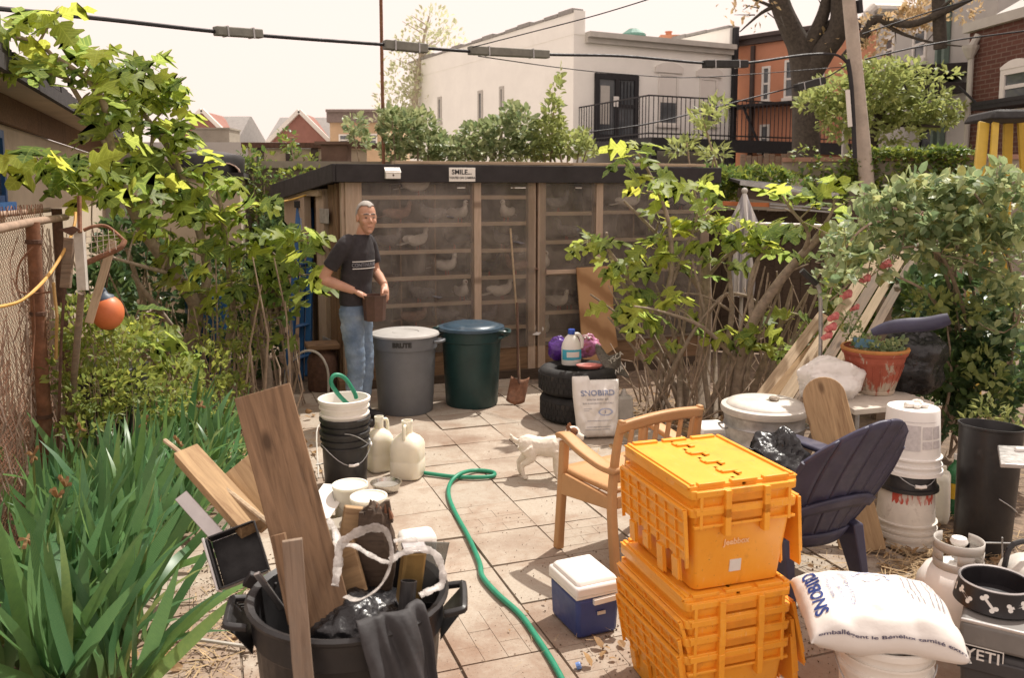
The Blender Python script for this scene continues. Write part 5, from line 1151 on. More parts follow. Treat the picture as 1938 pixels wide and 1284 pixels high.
M['plywood'] = n.done(n.ramp(wv.outputs['Fac'], [(.05, (.30,.165,.08)), (.35, (.42,.25,.13)), (.85, (.46,.285,.15))]), .75, 0, .2)
m = MB(); nn_ = fc.n*.018; a = m._v(cs); b = m._v([c_+nn_ for c_ in cs]); m._f(a[::-1]); m._f(b)
for i in range(6): m._f([a[i], a[(i+1)%6], b[(i+1)%6], b[i]])
m.build('sheet', M['plywood'], t_, world=True)
# milk churn, hose arc, blue ladder on the left of the coop
p = D(612, 750, 7.75); p.z = 0; t_ = thing('milk_churn', 'rusty brown lidded churn beside the coop door', 'churn', p, R(20))
m = MB(); m.lathe([(0,0),(.135,0),(.14,.02),(.14,.27),(.12,.33),(.085,.36),(.085,.39),(0,.39)], 24); m.build('body', M['rust_dark'], t_, smooth=40)
m = MB(); m.box((0,0,.415), (.30,.26,.05)); m.build('lid', M['wood_brown'], t_, bevel=.012)
m = MB(); m.tube(spline([PL(u, v, Vector((0,7.3,0)), Vector((0,1,0))) for u, v in ((538,740),(543,700),(560,675),(582,664),(605,672),(620,700),(622,745))], 5), .011, 7)
tag(m.build('grey_hose', M['galv_pale']), 'grey hose arching over the rusty churn', 'hose')
bl_ = thing('stepladder', 'folded blue stepladder leaning on the coop side wall', 'ladder', D(565, 690, 8.1).xy.to_3d())
def lr(a, b, w, t, nm, mm): m = MB(); m.bar(a, b, w, t, (.9,-.4,0)); return m.build(nm, M[mm], bl_, world=True, bevel=.004)
q = 8.75; A0_, A1_ = D(568, 392, q), D(545, 735, 8.0); B0_, B1_ = D(588, 392, q), D(583, 712, 8.1)
for x_ in (A1_, B1_): x_.z = max(.0, x_.z)
lr(A0_, A1_, .035, .075, 'rail', 'blue_paint'); lr(B0_, B1_, .03, .07, 'rail', 'blue_paint'); lr(A0_+Vector((.03,.08,0)), A1_+Vector((.10,.10,0)), .03, .05, 'rail', 'blue_paint')
for f_ in (.16, .34, .52, .70, .88): lr(A0_.lerp(A1_, f_), B0_.lerp(B1_, f_), .012, .07, 'step', 'blue_paint')
m = MB(); m.bar(A0_+Vector((-.04,-.02,.03)), B0_+Vector((.03,-.02,.03)), .14, .07); m.build('cap', M['steel_dark'], bl_, world=True, bevel=.006)
m = MB(); p_ = A0_.lerp(A1_, .10).lerp(B0_.lerp(B1_, .10), .55); m.box(p_ + Vector((0,-.05,-.03)), (.075,.006,.17), Matrix.Rotation(R(20),3,'Z')); m.build('label', M['print_pale'], bl_, world=True)

# =================================================================== buckets, jugs and bowls left of the hose
def pail(name, label, p, mat_, r0=.13, r1=.15, h=.37, rz=0, ribs=True, inv=False, handle=True, cat='bucket', group=None, rimM=None):
    t = thing(name, label, cat, p, rz, group); m = MB()
    pr = [(0,0),(r0-.004,0),(r0,.006)]
    k = lambda z: r0 + (r1-r0)*z/h
    if ribs: 
        z1 = h*.72; pr += [(k(z1), z1),(k(z1)+.011, z1+.003),(k(z1)+.011, z1+.011),(k(z1), z1+.016),(k(h*.84), h*.84),(k(h*.84)+.010, h*.84+.003),(k(h*.84)+.010, h*.84+.010),(k(h*.86), h*.86),(k(h*.93), h*.93)]
    pr += [(r1, h-.022),(r1+.011, h-.02),(r1+.012, h-.002),(r1+.008, h),(r1-.003, h),(r1-.006, h-.006),(r0-.004, .008),(0,.008)]
    B = None
    if inv: B = Matrix.Translation((0,0,h)) @ Matrix.Rotation(math.pi, 4, 'X')
    m.lathe(pr, 36, B); b = m.build('body', mat_, t, smooth=35)
    if handle:
        zz = h*.80; rr = k(zz)+.014; q = [(rr*math.cos(a), rr*math.sin(a)*1.0, zz - .12*math.sin(a)**2) for a in [math.pi + math.pi*i/16 for i in range(17)]]
        m = MB(); m.tube([(B @ Vector((x, -y, z)) if inv else Vector((x, y*1.02, z))) for x, y, z in q], .0028, 5); hd = m.build('bail', M['galv'], t)
        mid = [Vector(x) for x in q[7:10]]; m = MB(); m.tube([(B @ Vector((x.x, -x.y-.002, x.z)) if inv else x) for x in mid], .009, 6); m.build('grip', M['white_clean'], hd)
    return t
pB = ground_at(655, 918)
pail('bucket', 'black bucket with a dark lower half at the bottom of the left bucket stack', pB, M['black_plastic'], .13, .146, .36, R(30), group='buckets stacked by the jugs')
pail('bucket', 'black bucket nested in the middle of the left bucket stack', pB + Vector((.002,0,.085)), M['black_plastic'], .128, .147, .36, R(100), group='buckets stacked by the jugs', handle=True)
pail('bucket', 'white bucket holding a green hose on top of the left stack', pB + Vector((0,0,.185)), M['white_plastic'], .128, .150, .38, R(60), group='buckets stacked by the jugs', handle=False)
m = MB(); m.lathe([(0,.01),(.132,.01)], 24, at(pB + Vector((0,0,.40)))); 
# translucent jugs
def jug(p, label, h, w, rz):
    t = thing('water_jug', label, 'jug', p, rz, 'cloudy jugs by the bucket stack'); m = MB(); s = w/2
    def sq(a, r, e): c, n_ = math.cos(a), math.sin(a); q = (abs(c)**e + abs(n_)**e)**(-1/e); return Vector((r*q*c, r*q*n_, 0))
    prof = [(0,.0,4),(.9,.0,4),(1,.012,4.5),(1,.30*h,4.5),(.975,.32*h,4.5),(1,.34*h,4.5),(1,.55*h,4.5),(.96,.62*h,3.5),(.78,.70*h,2.6),(.46,.76*h,2.1),(.34,.78*h,2),(.33,.96*h,2),(.36,.965*h,2),(.36,1.0*h,2),(.30,1.0*h,2),(.28,.9*h,2)]
    m.grid(lambda u, v_: (lambda q: sq(2*math.pi*u, s*q[0], q[2]) + Vector((0,0,q[1])))(prof[round(v_*(len(prof)-1))]), 36, len(prof)-1, close=True)
    m.build('body', M['cream_trans'], t, smooth=45)
    m = MB(); m.tube(spline([(.33*s,0,.93*h),(.62*s,0,.92*h),(.72*s,0,.80*h),(.70*s,0,.68*h)], 4), .011, 7); m.build('handle', M['cream_trans'], t, smooth=60)
    return t
jug(ground_at(772, 901), 'larger cloudy jug nearer the hose, right of the pair', .37, .205, R(-100)); jug(ground_at(719, 888), 'cloudy jug half hidden behind the bucket stack', .36, .17, R(30))
p = ground_at(731, 930); t_ = thing('metal_bowl', 'round steel dog bowl on the paving beside the jugs', 'bowl', p); m = MB(); m.lathe([(0,.003),(.065,.003),(.078,.012),(.090,.052),(.098,.055),(.098,.058),(.088,.057),(.073,.014),(0,.008)], 32); m.build('bowl', M['steel'], t_, smooth=35)
m = MB(); m.lathe([(0,.036),(.083,.036)], 28); m.build('water', mat('bowl_water', (.30,.28,.25), .08), t_)
def tub(p, label, rz):
    t = thing('plastic_tub', label, 'tub', p, rz, 'small translucent tubs'); m = MB(); m.lathe([(0,0),(.083,0),(.086,.006),(.094,.165),(.099,.167),(.100,.186),(.095,.188)], 30); m.build('body', M['milky'], t, smooth=35)
    m = MB(); m.lathe([(0,.184),(.088,.184),(.092,.191),(.1015,.192),(.1025,.178),(.099,.176)], 30); m.build('lid', M['milky'], t, smooth=35)
    m = MB(); m.tube([(.101*math.cos(a), .103*math.sin(a), .16-.11*abs(math.sin(a))) for a in [math.pi+math.pi*i/12 for i in range(13)]], .0022, 4); m.build('bail', M['galv'], t); return t
tub(ground_at(664, 978), 'small lidded white tub, behind the other one', R(20)); tub(ground_at(699, 1003), 'small lidded white tub nearest the black bin', R(50))
t_ = thing('enamel_tray', 'pale bluish metal sheet propped behind the white tubs', 'tray', ground_at(618, 985), R(-12)); m = MB(); m.box((0,0,.11), (.17,.32,.012), Matrix.Rotation(R(14), 3, 'X')); m.build('sheet', M['white_clean'], t_, bevel=.004)
m = MB(); m.tube(spline([G(603,905,.02), G(600,850,.02)+Vector((0,0,.12)), G(612,843,.02)+Vector((0,0,.16)), G(622,868,.02)+Vector((0,0,.12)), G(616,905,.02)], 4), .005, 5); m.tube([G(598,880,.12), G(642,873,.12)], .005, 5); tag(m.build('wire_rack', M['galv_pale']), 'bent wire hook leaning left of the bucket stack', 'wire')
m = MB()
# green garden hose
hp = [pB + Vector(q) for q in ((.03,.03,.50),(-.03,.0,.575),(-.075,-.02,.66),(-.055,.0,.705),(.0,.03,.68),(.05,.06,.585),(.06,.08,.54))]
m.tube(spline(hp, 6), .0135, 8); 
hp2 = [G(u, v, z) for u, v, z in ((780,893,.014),(812,897,.014),(860,903,.014),(910,904,.016),(934,901,.016),(932,894,.014),(900,891,.014),(872,897,.034),(853,914,.018),(849,938,.014),(862,972,.014),(888,1020,.014),(907,1065,.014),(913,1092,.014),(940,1124,.014),(985,1165,.014),(1017,1210,.014),(1050,1262,.014),(1085,1330,.014))]
tag(m.build('bucket_hose', M['green_hose'], smooth=60), 'end of green hose curled over the white bucket rim', 'hose')
m = MB(); m.tube(spline(hp2, 6), .0135, 8); tag(m.build('garden_hose', M['green_hose'], smooth=60), 'long green garden hose looping across the paving to the front', 'hose')

# =================================================================== yellow totes
def tote_body_mesh():
    W0, L0, W1, L1, Hh = .335, .435, .385, .50, .30; t = .006; m = MB()
    def loop(w, l, z, r=.02): return [Vector((x*(w/2-r) + r*math.cos(a), y*(l/2-r) + r*math.sin(a), z)) for x, y, aa in ((1,1,0),(-1,1,90),(-1,-1,180),(1,-1,270)) for a in (R(aa), R(aa+45), R(aa+90))]
    ls = [loop(W0,L0,0), loop(W1,L1,Hh-.03), loop(W1+.03,L1+.012,Hh-.03), loop(W1+.032,L1+.014,Hh), loop(W1-.01,L1-.03,Hh), loop(W0-.012,L0-.012,.008)]
    vs = [m._v(l) for l in ls]; n_ = len(vs[0])
    for a, b in zip(vs, vs[1:]):
        for k in range(n_): m._f([a[k], a[(k+1)%n_], b[(k+1)%n_], b[k]])
    m._f(vs[0][::-1]); m._f(vs[-1])
    return m
def tote(z, label, lid_open, tilt=0, sticker=None, open_ang=(84, 80), rz=0, ctr=None):
    c_ = ctr + Vector((0, 0, z)); t = thing('tote', label, 'tote', c_, GA - R(2) + rz, 'orange lidded totes in the stack')
    W1, L1, Hh = .385, .50, .30
    tote_body_mesh().build('body', M['tote'], t, bevel=.003)
    # ribs under the rim, front and back, and the handle recess
    for s in (-1, 1):
        m = MB(); y = s*(L1/2+.004)
        m.box((0, y, Hh-.062), (W1+.005, .016, .010)); m.box((0, y, Hh-.012), (W1*.98, .018, .02))
        for x in (-.075, .075): m.box((x, y+s*.006, Hh-.05), (.022, .03, .095), top=(1, 1))
        for x in (-.17, .17): m.box((x, y, Hh-.045), (.012, .018, .05))
        m.build('rim', M['tote'], t, bevel=.002)
        m = MB(); m.box((0, s*(L1/2+.010), Hh-.034), (.125, .008, .026))
        m.build('handle', M['tote_handle'], t, bevel=.002)
    lettering('Jeebbox', .030, M['tote_print'], t, at((-.02,-L1/2+.0095,Hh-.135), Matrix.Rotation(R(96.2), 3, 'X')), bold=.0008)
    m = MB(); m.box((-.015,-L1/2+.0225,.075), (.044,.0035,.044), Matrix.Rotation(R(6.2), 3, 'X')); st = m.build('sticker', M['print_white'], t)
    if sticker: m = MB(); m.box((-.14,-L1/2+.0205,.085), (.066,.0035,.085), Matrix.Rotation(R(6.2), 3, 'X')); m.build('sticker', M['print_white'], t)
    if lid_open is None: return t
    # two hinged lid halves with toothed inner edges
    for s in (-1, 1):
        def P2(w, l0): return l0
        hw = W1/2 + .016; n_ = 9; teeth = []
        L_ = L1*.98; step = L_/n_
        for k in range(n_):
            d = (.045 + .02*(k % 3) if k % 2 == (0 if s > 0 else 1) else -.02)
            teeth += [(hw + d, -L_/2+k*step), (hw + d*1.0, -L_/2+(k+1)*step)]
        if lid_open is False: out = [(0, -L_/2)] + [(min(x, hw+.012 if x > hw else hw-.012), y) for x, y in teeth] + [(0, L_/2)]
        else: out = [(0, -L_/2)] + teeth + [(0, L_/2)]
        mb = MB(); mb.prism(out, .004)
        r_ = [(0, .012)]
        for k in range(1, 7): mb.box((hw*.5-.004, -L_/2 + L_*k/7, .008), (hw-.03, .006, .008))
        for k in range(1, 4): mb.box((hw*k/4.2, 0, .008), (.006, L_-.006, .010))
        mb.box((hw*.5, -L_/2+.004, .008), (hw-.01, .008, .012)); mb.box((hw*.5, L_/2-.004, .008), (hw-.01, .008, .012)); mb.box((.006, 0, .006), (.012, L_-.02, .016))
        if lid_open is True:
            for k in range(n_):
                if k % 2 == (0 if s > 0 else 1): mb.box((hw+.014+.01*(k % 3), -L_/2+(k+.5)*step, .006), (.055+.02*(k % 3), step*.8, .013))
        base = Matrix.Translation((s*(W1/2+.018), 0, Hh+.001))
        if lid_open is False:
            B = base @ (Matrix.Rotation(math.pi, 4, 'Z') if s > 0 else Matrix.Identity(4)) @ Matrix.Translation((0,0,.0))
            B = B @ Matrix.Translation((0, 0, .012)) @ Matrix.Rotation(math.pi, 4, 'X')     # ribs below, smooth side up
        else:
            a = R(open_ang[0 if s < 0 else 1])
            B = base @ (Matrix.Identity(4) if s > 0 else Matrix.Rotation(math.pi, 4, 'Z')) @ Matrix.Translation((.004, 0, -.002)) @ Matrix.Rotation(a, 4, 'Y')
        mb.build('lid_flap', M['tote'], t, basis=B, bevel=.0015)
    if lid_open is False:
        m = MB()
        for k in range(4):
            y = -L1/2+.10 + k*.105; m.box((.002, y, Hh+.0175), (.062,.016,.009)); m.box((-.022, y+.02, Hh+.0165), (.022,.03,.007)); m.box((.026, y-.016, Hh+.0165), (.02,.022,.007))
        for s in (-1, 1):
            for k in (-1, 0, 1): m.box((k*.125, s*(L1/2-.012), Hh+.016), (.10,.022,.012))
            m.box((s*(W1/2-.0), 0, Hh+.016), (.014, L1*.96, .010))
        m.build('lid_catch', M['tote'], t, bevel=.002)
    return t
M['tote_handle'] = mat('tote_handle', (.70,.25,.012), .5)
M['tote_print'] = mat('tote_print', (.85,.52,.26), .5, bump=0)
tf, tr_ = G(1307, 916, .885), G(1489, 895, .885); tl = G(1197, 842, .885); tb = G(1362, 823, .885)
TC = (tf + tr_ + tl + tb)/4; TC.z = 0
STEP = .062
tote(0, 'orange tote at the very bottom of the stack with its toothed lid flaps hanging', True, sticker=True, open_ang=(100, 84), ctr=TC+Vector((-.012,-.015,0)))
tote(STEP, 'orange tote second from the bottom of the stack, lid flaps hanging', True, open_ang=(100, 82), ctr=TC+Vector((-.012,-.012,0)))
tote(STEP*2, 'orange tote third from the bottom of the stack, lid flaps hanging outward', True, open_ang=(108, 76), ctr=TC+Vector((-.01,-.012,0)))
tote(STEP*3, 'orange tote with a shut lid carrying the upper pair of totes', False, ctr=TC+Vector((-.012,-.012,0)))
zU = STEP*3+.318
tote(zU, 'orange tote second from the top of the stack with lid flaps hanging', True, open_ang=(94, 86), ctr=TC)
tote(zU+STEP, 'topmost orange tote with its interlocked lid shut in the sun', False, ctr=TC)

# =================================================================== armchair, cooler
def armchair(loc, rz):
    t = thing('armchair', 'tan plastic garden armchair with slatted back behind the totes', 'chair', loc, rz); cm = M['chair_tan']
    # local: x = width (0 centre), y = forward; back posts at y=0
    w = .27
    for s in (-1, 1):
        m = MB(); pts = spline([(s*(w-.005),-.03,0),(s*w,.0,.30),(s*w,.0,.44),(s*(w-.005),-.015,.62),(s*(w-.015),-.045,.785)], 5); m.tube(pts, [.030 - .008*i/(len(pts)-1) for i in range(len(pts))], 4, flat=.7, up=(1,1,0)); m.build('rear_leg', cm, t, bevel=.006)
        m = MB(); pts = spline([(s*(w-.0),.42,0),(s*w,.40,.25),(s*w,.385,.42),(s*w,.375,.585)], 5); m.tube(pts, [.030, .030]+[.029]*(len(pts)-2), 4, flat=.7, up=(1,1,0)); m.build('front_leg', cm, t, bevel=.006)
        m = MB(); P_ = spline([(s*w,-.035,.535),(s*(w+.01),.06,.542),(s*(w+.012),.22,.578),(s*w,.36,.612),(s*w,.415,.604)], 6)
        m.tube(P_, .036, 4, flat=.5, up=(.3 if s > 0 else -.3, 0, 1)); 
        m2 = MB()
        def armf(a, b): 
            i = min(len(P_)-1, int(round(a*(len(P_)-1)))); p = P_[i]; wd = .026 + .010*math.sin(math.pi*min(1, a*1.1)); return p + Vector((wd*(2*b-1), 0, .004*(1-(2*b-1)**2)))
        m2.grid(armf, 24, 6); m2.build('armrest', cm, t, solid=.026, smooth=50)
        m = MB(); m.hexa([(s*w-.014,.0,.34),(s*w+.014,.0,.34),(s*w+.014,.40,.30),(s*w-.014,.40,.30)], [(s*w-.014,.0,.40),(s*w+.014,.0,.40),(s*w+.014,.40,.42),(s*w-.014,.40,.42)]); m.build('apron', cm, t, bevel=.006)
    m = MB(); m.box((0,.41,.375), (.50,.022,.075)); m.build('apron', cm, t, bevel=.006); m = MB(); m.box((0,-.005,.37), (.50,.022,.055)); m.build('apron', cm, t, bevel=.006)
    m = MB(); m.grid(lambda a, b: Vector(((2*a-1)*.262, .005+.42*b, .425 - .022*math.sin(math.pi*b)*(1-(2*a-1)**4) + (.01 if b > .9 else 0)*0)), 12, 12); m.build('seat', cm, t, solid=.022, smooth=50)
    bk = lambda z: -.0 if z < .44 else -.015*(z-.44)/.18 if z < .62 else -.015-.03*(z-.62)/.165
    m = MB(); m.grid(lambda a, b: Vector(((2*a-1)*.27, bk(.72+.06*b) - .018*math.cos(math.pi*(a-.5)), .722+.050*b + .022*math.cos(math.pi*(a-.5)))), 14, 4); m.build('top_rail', cm, t, solid=.028, smooth=50)
    m = MB(); m.grid(lambda a, b: Vector(((2*a-1)*.262, bk(.485+.04*b) - .01*math.cos(math.pi*(a-.5)), .475+.045*b)), 14, 2); m.build('lower_rail', cm, t, solid=.026, smooth=50)
    for k in range(6):
        x = -.20 + .08*k; m = MB(); m.tube([(x, bk(.5)-.010, .50), (x, bk(.6)-.014, .60), (x, bk(.71)-.02, .735)], .019, 4, flat=.5, up=(0,1,0)); m.build('slat', cm, t, bevel=.003)
    return t
pn, pf_ = G(1157, 1098), Vector((.94, 4.30, 0)); cc = Vector((.745, 4.185, 0)); fdir = Vector((-.42, .80, 0)).normalized()
pfr = G(1064, 1042); rear = G(1157, 1096); fdir = (pfr - rear).normalized(); right_ = Vector((fdir.y, -fdir.x, 0)); ctr_ = rear + right_*.27
armchair(ctr_ , math.atan2(fdir.y, fdir.x) - math.pi/2)
# small cooler
c1, c2, c3 = G(1091,1216), G(1166,1198), G(1046,1160)
ex = (c2-c1); ey = (c3-c1); lx, ly = max(.20, ex.length)*1.02, ey.length*1.0; cc = c1 + ex/2 + ey/2
t_ = thing('cooler', 'small blue cooler with white swing lid and handle on the paving', 'cooler', cc, math.atan2(ex.y, ex.x))
m = MB(); m.box((0,0,.088), (lx*.93, ly*.95, .176), top=(1.07, 1.05)); m.build('body', M['cooler_blue'], t_, bevel=.018)
m = MB(); m.box((0,0,.205), (lx*1.06, ly*1.03, .046), top=.99); m.box((0,0,.235), (lx*1.0, ly*.97, .03), top=(.84, .86)); m.build('lid', M['white_clean'], t_, bevel=.012)
m = MB(); m.box((0,0,.181), (lx*1.03, ly*1.0, .014)); m.build('rim', M['white_plastic'], t_, bevel=.004)
m = MB(); m.tube(spline([(lx*.53,-ly*.52,.195),(lx*.62,-ly*.50,.165),(lx*.64,ly*.50,.165),(lx*.53,ly*.52,.195)], 5), .009, 6); m.bar((-.03,-ly*.535,.16),(lx*.66,-ly*.53,.165),.016,.022); m.build('handle', M['white_plastic'], t_, bevel=.003)
m = MB(); m.box((lx*.05,-ly*.5-.003,.105), (.04,.006,.016)); m.build('logo_plate', M['alu'], t_, bevel=.002)
t_ = thing('bottle_cap', 'tiny blue plastic cap on the paving near the hose end', 'cap', G(1091, 1268)); m = MB(); m.lathe([(0,.018),(.012,.018),(.014,.014),(.014,0),(0,0)], 12, at((0,0,.012), Matrix.Rotation(R(70), 3, 'Y'))); m.build('cap', mat('cap_pale', (.12,.22,.5), .4), t_)
# =================================================================== right hand group
# galvanised can with lid and stone
p = G(1446, 944); p.y = 4.98; p.x = D(1446, 800, 4.98).x; p.z = 0
t_ = thing('galvanized_can', 'ribbed galvanized metal can with a pale flat lid behind the totes', 'can', p); t_.scale = (1.05, 1.05, 1.09)
pr = [(0,0),(.20,0),(.205,.01)]
for k in range(5): z = .06+.085*k; pr += [(.210+.003*k, z),(.218+.003*k, z+.012),(.210+.003*k, z+.026)]
pr += [(.228,.47),(.234,.475),(.234,.50),(.225,.50)]
m = MB(); m.lathe(pr, 40); m.build('body', M['galv'], t_, smooth=40)
m = MB(); m.lathe([(0,.548),(.06,.548),(.16,.545),(.205,.535),(.215,.522),(.242,.517),(.247,.50),(.243,.482),(.238,.482)], 40); m.build('lid', M['galv_pale'], t_, smooth=40)
for s in (-1, 1): m = MB(); m.tube(spline([(s*.222,-.05,.40),(s*.25,-.05,.40),(s*.25,.05,.40),(s*.222,.05,.40)], 3), .006, 5); m.build('handle', M['galv'], t_)
def stone(label, p, r, col, seed, name='stone'):
    m = MB(); o3 = Vector((seed*3.3, seed, 0)); m.ball((0,0,r*.45), (r, r*.8, r*.55), 14, 9, None, lambda d: 1+.35*noise.noise(d*1.5+o3)+.12*noise.noise(d*4+o3)); o = m.build(name, col, None, smooth=50); o.matrix_basis = Matrix.Translation(p); return tag(o, label, 'stone')
M['stone'] = mat('stone', (.34,.29,.23), .9, var=.2, scale=30, bump=.4, bscale=60)
stone('small rough stone sitting on the galvanized can lid', p + Vector((.045,-.03,.595)), .032, M['stone'], 2)
# white box behind the armchair
t_ = thing('white_box', 'white plastic box with rounded lid behind the armchair back', 'box', D(1345, 820, 5.3).xy.to_3d(), R(10)); m = MB(); m.box((0,0,.16), (.19,.2,.32), top=1.06); m.build('body', M['white_plastic'], t_, bevel=.015); m = MB(); m.box((0,0,.335), (.21,.22,.04), top=.9); m.build('lid', M['white_clean'], t_, bevel=.012)
# round topped plank
pk = thing('plank', 'thick pale plank with a rounded top leaning against the small table', 'plank', G(1634, 1046))
a, b = G(1634, 1046), D(1551, 716, 4.58); ax = (b-a).normalized(); L = (b-a).length; wv_ = .225
out = [(-L/2,-wv_/2)] + [(L/2-wv_/2 + wv_/2*math.cos(x), wv_/2*math.sin(x)) for x in [R(-90+15*k) for k in range(13)]] + [(-L/2, wv_/2)]
m = MB(); m.prism(out, .055, Matrix.Translation((0,0,-.0275))); m.build('plank_body', M['wood_new'], pk, bevel=.004, basis=W(pk).inverted() @ at((a+b)/2, axes(ax, (-.42,-1,.3))))
# small table, planter
c1, c2, c3, c4 = G(1617,776,.6), G(1769,762,.6), G(1705,740,.6), G(1578,752,.6)
tb = thing('side_table', 'small weathered table slab under the red planter', 'table', ((c1+c2+c3+c4)/4).xy.to_3d())
m = MB(); m.hexa([c+Vector((0,0,-.034)) for c in (c1,c2,c3,c4)], [c1,c2,c3,c4]); m.build('top', mat('table_top', (.55,.50,.43), .8, var=.12, dirt=(.30,.25,.19), damt=.45, dscale=8), tb, world=True, bevel=.004)
ct = (c1+c2+c3+c4)/4
for c in (c1,c2,c3,c4): q = c.lerp(ct, .12); m = MB(); m.tube([(q.x,q.y,.565),(q.x,q.y,0)], .013, 7); m.build('leg', M['galv'], tb, world=True)
for q0, q1 in ((c1,c2),(c1,c4)): m = MB(); m.tube([(q0.lerp(ct,.12)).xy.to_3d()+Vector((0,0,.4)), (q1.lerp(ct,.12)).xy.to_3d()+Vector((0,0,.4))], .009, 6); m.build('stretcher', M['rust'], tb, world=True)
n = NT('terracotta'); v = n.coord('Object', rand=False); base = n.ramp(n.noise(v, 8, 5), [(.3, (.30,.075,.045)), (.7, (.42,.12,.075))])
sx_ = n.new('SeparateXYZ'); n.l(v, sx_.inputs[0]); mr = n.new('MapRange'); mr.inputs[1].default_value = .0; mr.inputs[2].default_value = .12; mr.inputs[3].default_value = .22; mr.inputs[4].default_value = -.03; n.l(sx_.outputs['Z'], mr.inputs[0])
nz_ = n.noise(n.coord('Object', (14,14,4), False), 1.2, 8, .7, .4); ad = n.new('Math', operation='ADD'); n.l(nz_, ad.inputs[0]); n.l(mr.outputs[0], ad.inputs[1])
c = n.mix(n.ramp(ad.outputs[0], [(.54, 0), (.60, .95)]), base, (.47,.40,.31)); n.bump(nz_, .3, .004); M['terracotta'] = n.done(c, .8, 0, .25)
p = G(1652, 742, .6); pl_ = thing('planter', 'big red terracotta planter with peeling paint on the small table', 'planter', p)
m = MB(); pr = [(0,0),(.113,0),(.122,.004),(.125,.02),(.118,.028),(.135,.08),(.155,.14),(.170,.20),(.174,.205),(.174,.212),(.178,.225),(.182,.24),(.190,.245),(.196,.262),(.194,.282),(.180,.284),(.172,.26),(.16,.24)]
m.lathe(pr, 44); m.build('pot', M['terracotta'], pl_, smooth=40)
m = MB(); m.lathe([(.184,.270),(.198,.268),(.2015,.278),(.196,.290),(.182,.288)], 44); m.build('rim', mat('rim_ochre', (.46,.20,.055), .75, var=.2), pl_, smooth=40)
m = MB()
for k in range(22): a = 2*math.pi*k/22; m.tube([(.121*math.cos(a), .121*math.sin(a), .03), (.1375*math.cos(a), .1375*math.sin(a), .085), (.157*math.cos(a), .157*math.sin(a), .143), (.169*math.cos(a), .169*math.sin(a), .19)], .0045, 4)
o = m.build('flutes', M['terracotta'], pl_); o['kind'] = 'stuff'
m = MB(); m.lathe([(0,.262),(.1,.258),(.176,.25)], 24); m.build('soil', M['soil'], pl_)
spt = p + Vector((0,0,.27)); ps = thing('pot_plant', 'straggly small leaved plant growing in the red planter', 'plant', spt)
foliage('foliage', [(spt + Vector((x, y, z)), (.06,.06,.05), 50) for x, y, z in ((-.10,-.05,.02),(-.02,-.10,.02),(.08,-.10,.02),(.12,-.02,.02),(.0,.05,.04),(-.13,.03,.10),(-.16,.0,.18),(.04,-.12,.01))], M['rose_leaf'], ps, 'oval', .032)
m = MB(); m.grid(lambda s, t: spt + Vector((-.15+.16*s, -.06+.03*t, .02+.06*t*(1-.4*s))), 6, 3); tag(m.build('blue_cloth', mat('cloth_blue', (.08,.17,.23), .7, bump=.5), solid=.006), 'scrap of blue cloth tucked in the red planter', 'cloth')
a, b = D(1650, 630, 4.85), D(1797, 602, 4.7); t_ = thing('plastic_bar', 'dark navy plastic bar lying across the red planter', 'bar', a)
m = MB(); P_ = [a.lerp(b, k/10)+Vector((0,0,.012*math.sin(k*.6))) for k in range(11)]; m.tube(P_, [.018,.026,.032,.034,.035,.036,.036,.036,.036,.035,.028], 8, flat=1.15, up=(0,0,1)); m.build('slat', M['navy'], t_, world=True, smooth=50)
# white and black bags behind the planter
sack('white_bag', 'tall white crumpled plastic bag behind the round topped plank', 'bag', D(1570, 752, 5.05)+Vector((0,0,-.02)), (.42,.30,.26), M['bag_white'], 21, .2, .32)
o = sack('black_bag', 'glossy black rubbish bag behind the red planter', 'bag', D(1725, 745, 5.25), (.42,.35,.42), M['black_film'], 31, .2, .3)
sack('black_bag', 'crumpled black rubbish bag wedged between the totes and the navy chair', 'bag', D(1468, 985, 4.15).xy.to_3d()+Vector((0,0,.24)), (.34,.34,.40), M['black_film'], 35, .7, .42)
m = MB(); m.grid(lambda s, t: D(1418+62*s, 848+50*s+30*t, 4.0+.2*t) + Vector((0, 0, .035*noise.noise(Vector((s*5, t*4, 2))) + .02*math.sin(9*t+4*s))), 18, 12); tag(m.build('black_film_sheet', M['black_film'], solid=.004, smooth=60), 'torn sheet of black film sticking up behind the topmost tote', 'plastic sheet')
m = MB(); m.tube(spline([D(1552,690,5.3).xy.to_3d(), D(1552,690,5.3), D(1553,610,5.3), D(1552,556,5.3), D(1545,538,5.3), D(1520,515,5.3)], 4), .013, 8); t_ = thing('walking_cane', 'grey metal cane with a dark bent grip standing by the leaning planks', 'cane', D(1552,690,5.3)); m.build('shaft', M['galv'], t_, world=True)
m = MB(); m.tube([D(1545,538,5.29), D(1517,512,5.29)], .020, 8); m.build('grip', M['black_plastic'], t_, world=True)
# bucket stack at the right
pR = G(1711, 1022)
pail('bucket', 'dirty white bucket standing upside down at the bottom of the right stack', pR, M['dirty_white'], .133, .150, .33, R(10), inv=True, handle=False, group='upturned buckets right of the navy chair')
pail('bucket', 'dirty white bucket with red paint drips second from the bottom of the right stack', pR+Vector((0,0,.05)), None or M['dirty_white'], .132, .149, .29, R(40), inv=True, handle=False, group='upturned buckets right of the navy chair')
n = NT('paint_drips'); v = n.coord('Object', (9,9,2), False); c = n.ramp(n.noise(v, 3, 6, .7), [(.50, (.62,.56,.50)), (.56, (.48,.07,.04))]); n.done(c, .6); M['drips'] = n.m
m = MB(); m.lathe([(.1385,.205),(.1365,.265),(.1345,.325)], 24, at(pR), R(215), R(325)); o = m.build('paint_spill', M['drips']); par = [x for x in bpy.data.objects if x.name.startswith('bucket') and 'red paint' in x.get('label', '')][0]; o.parent = par; o.matrix_basis = W(par).inverted()
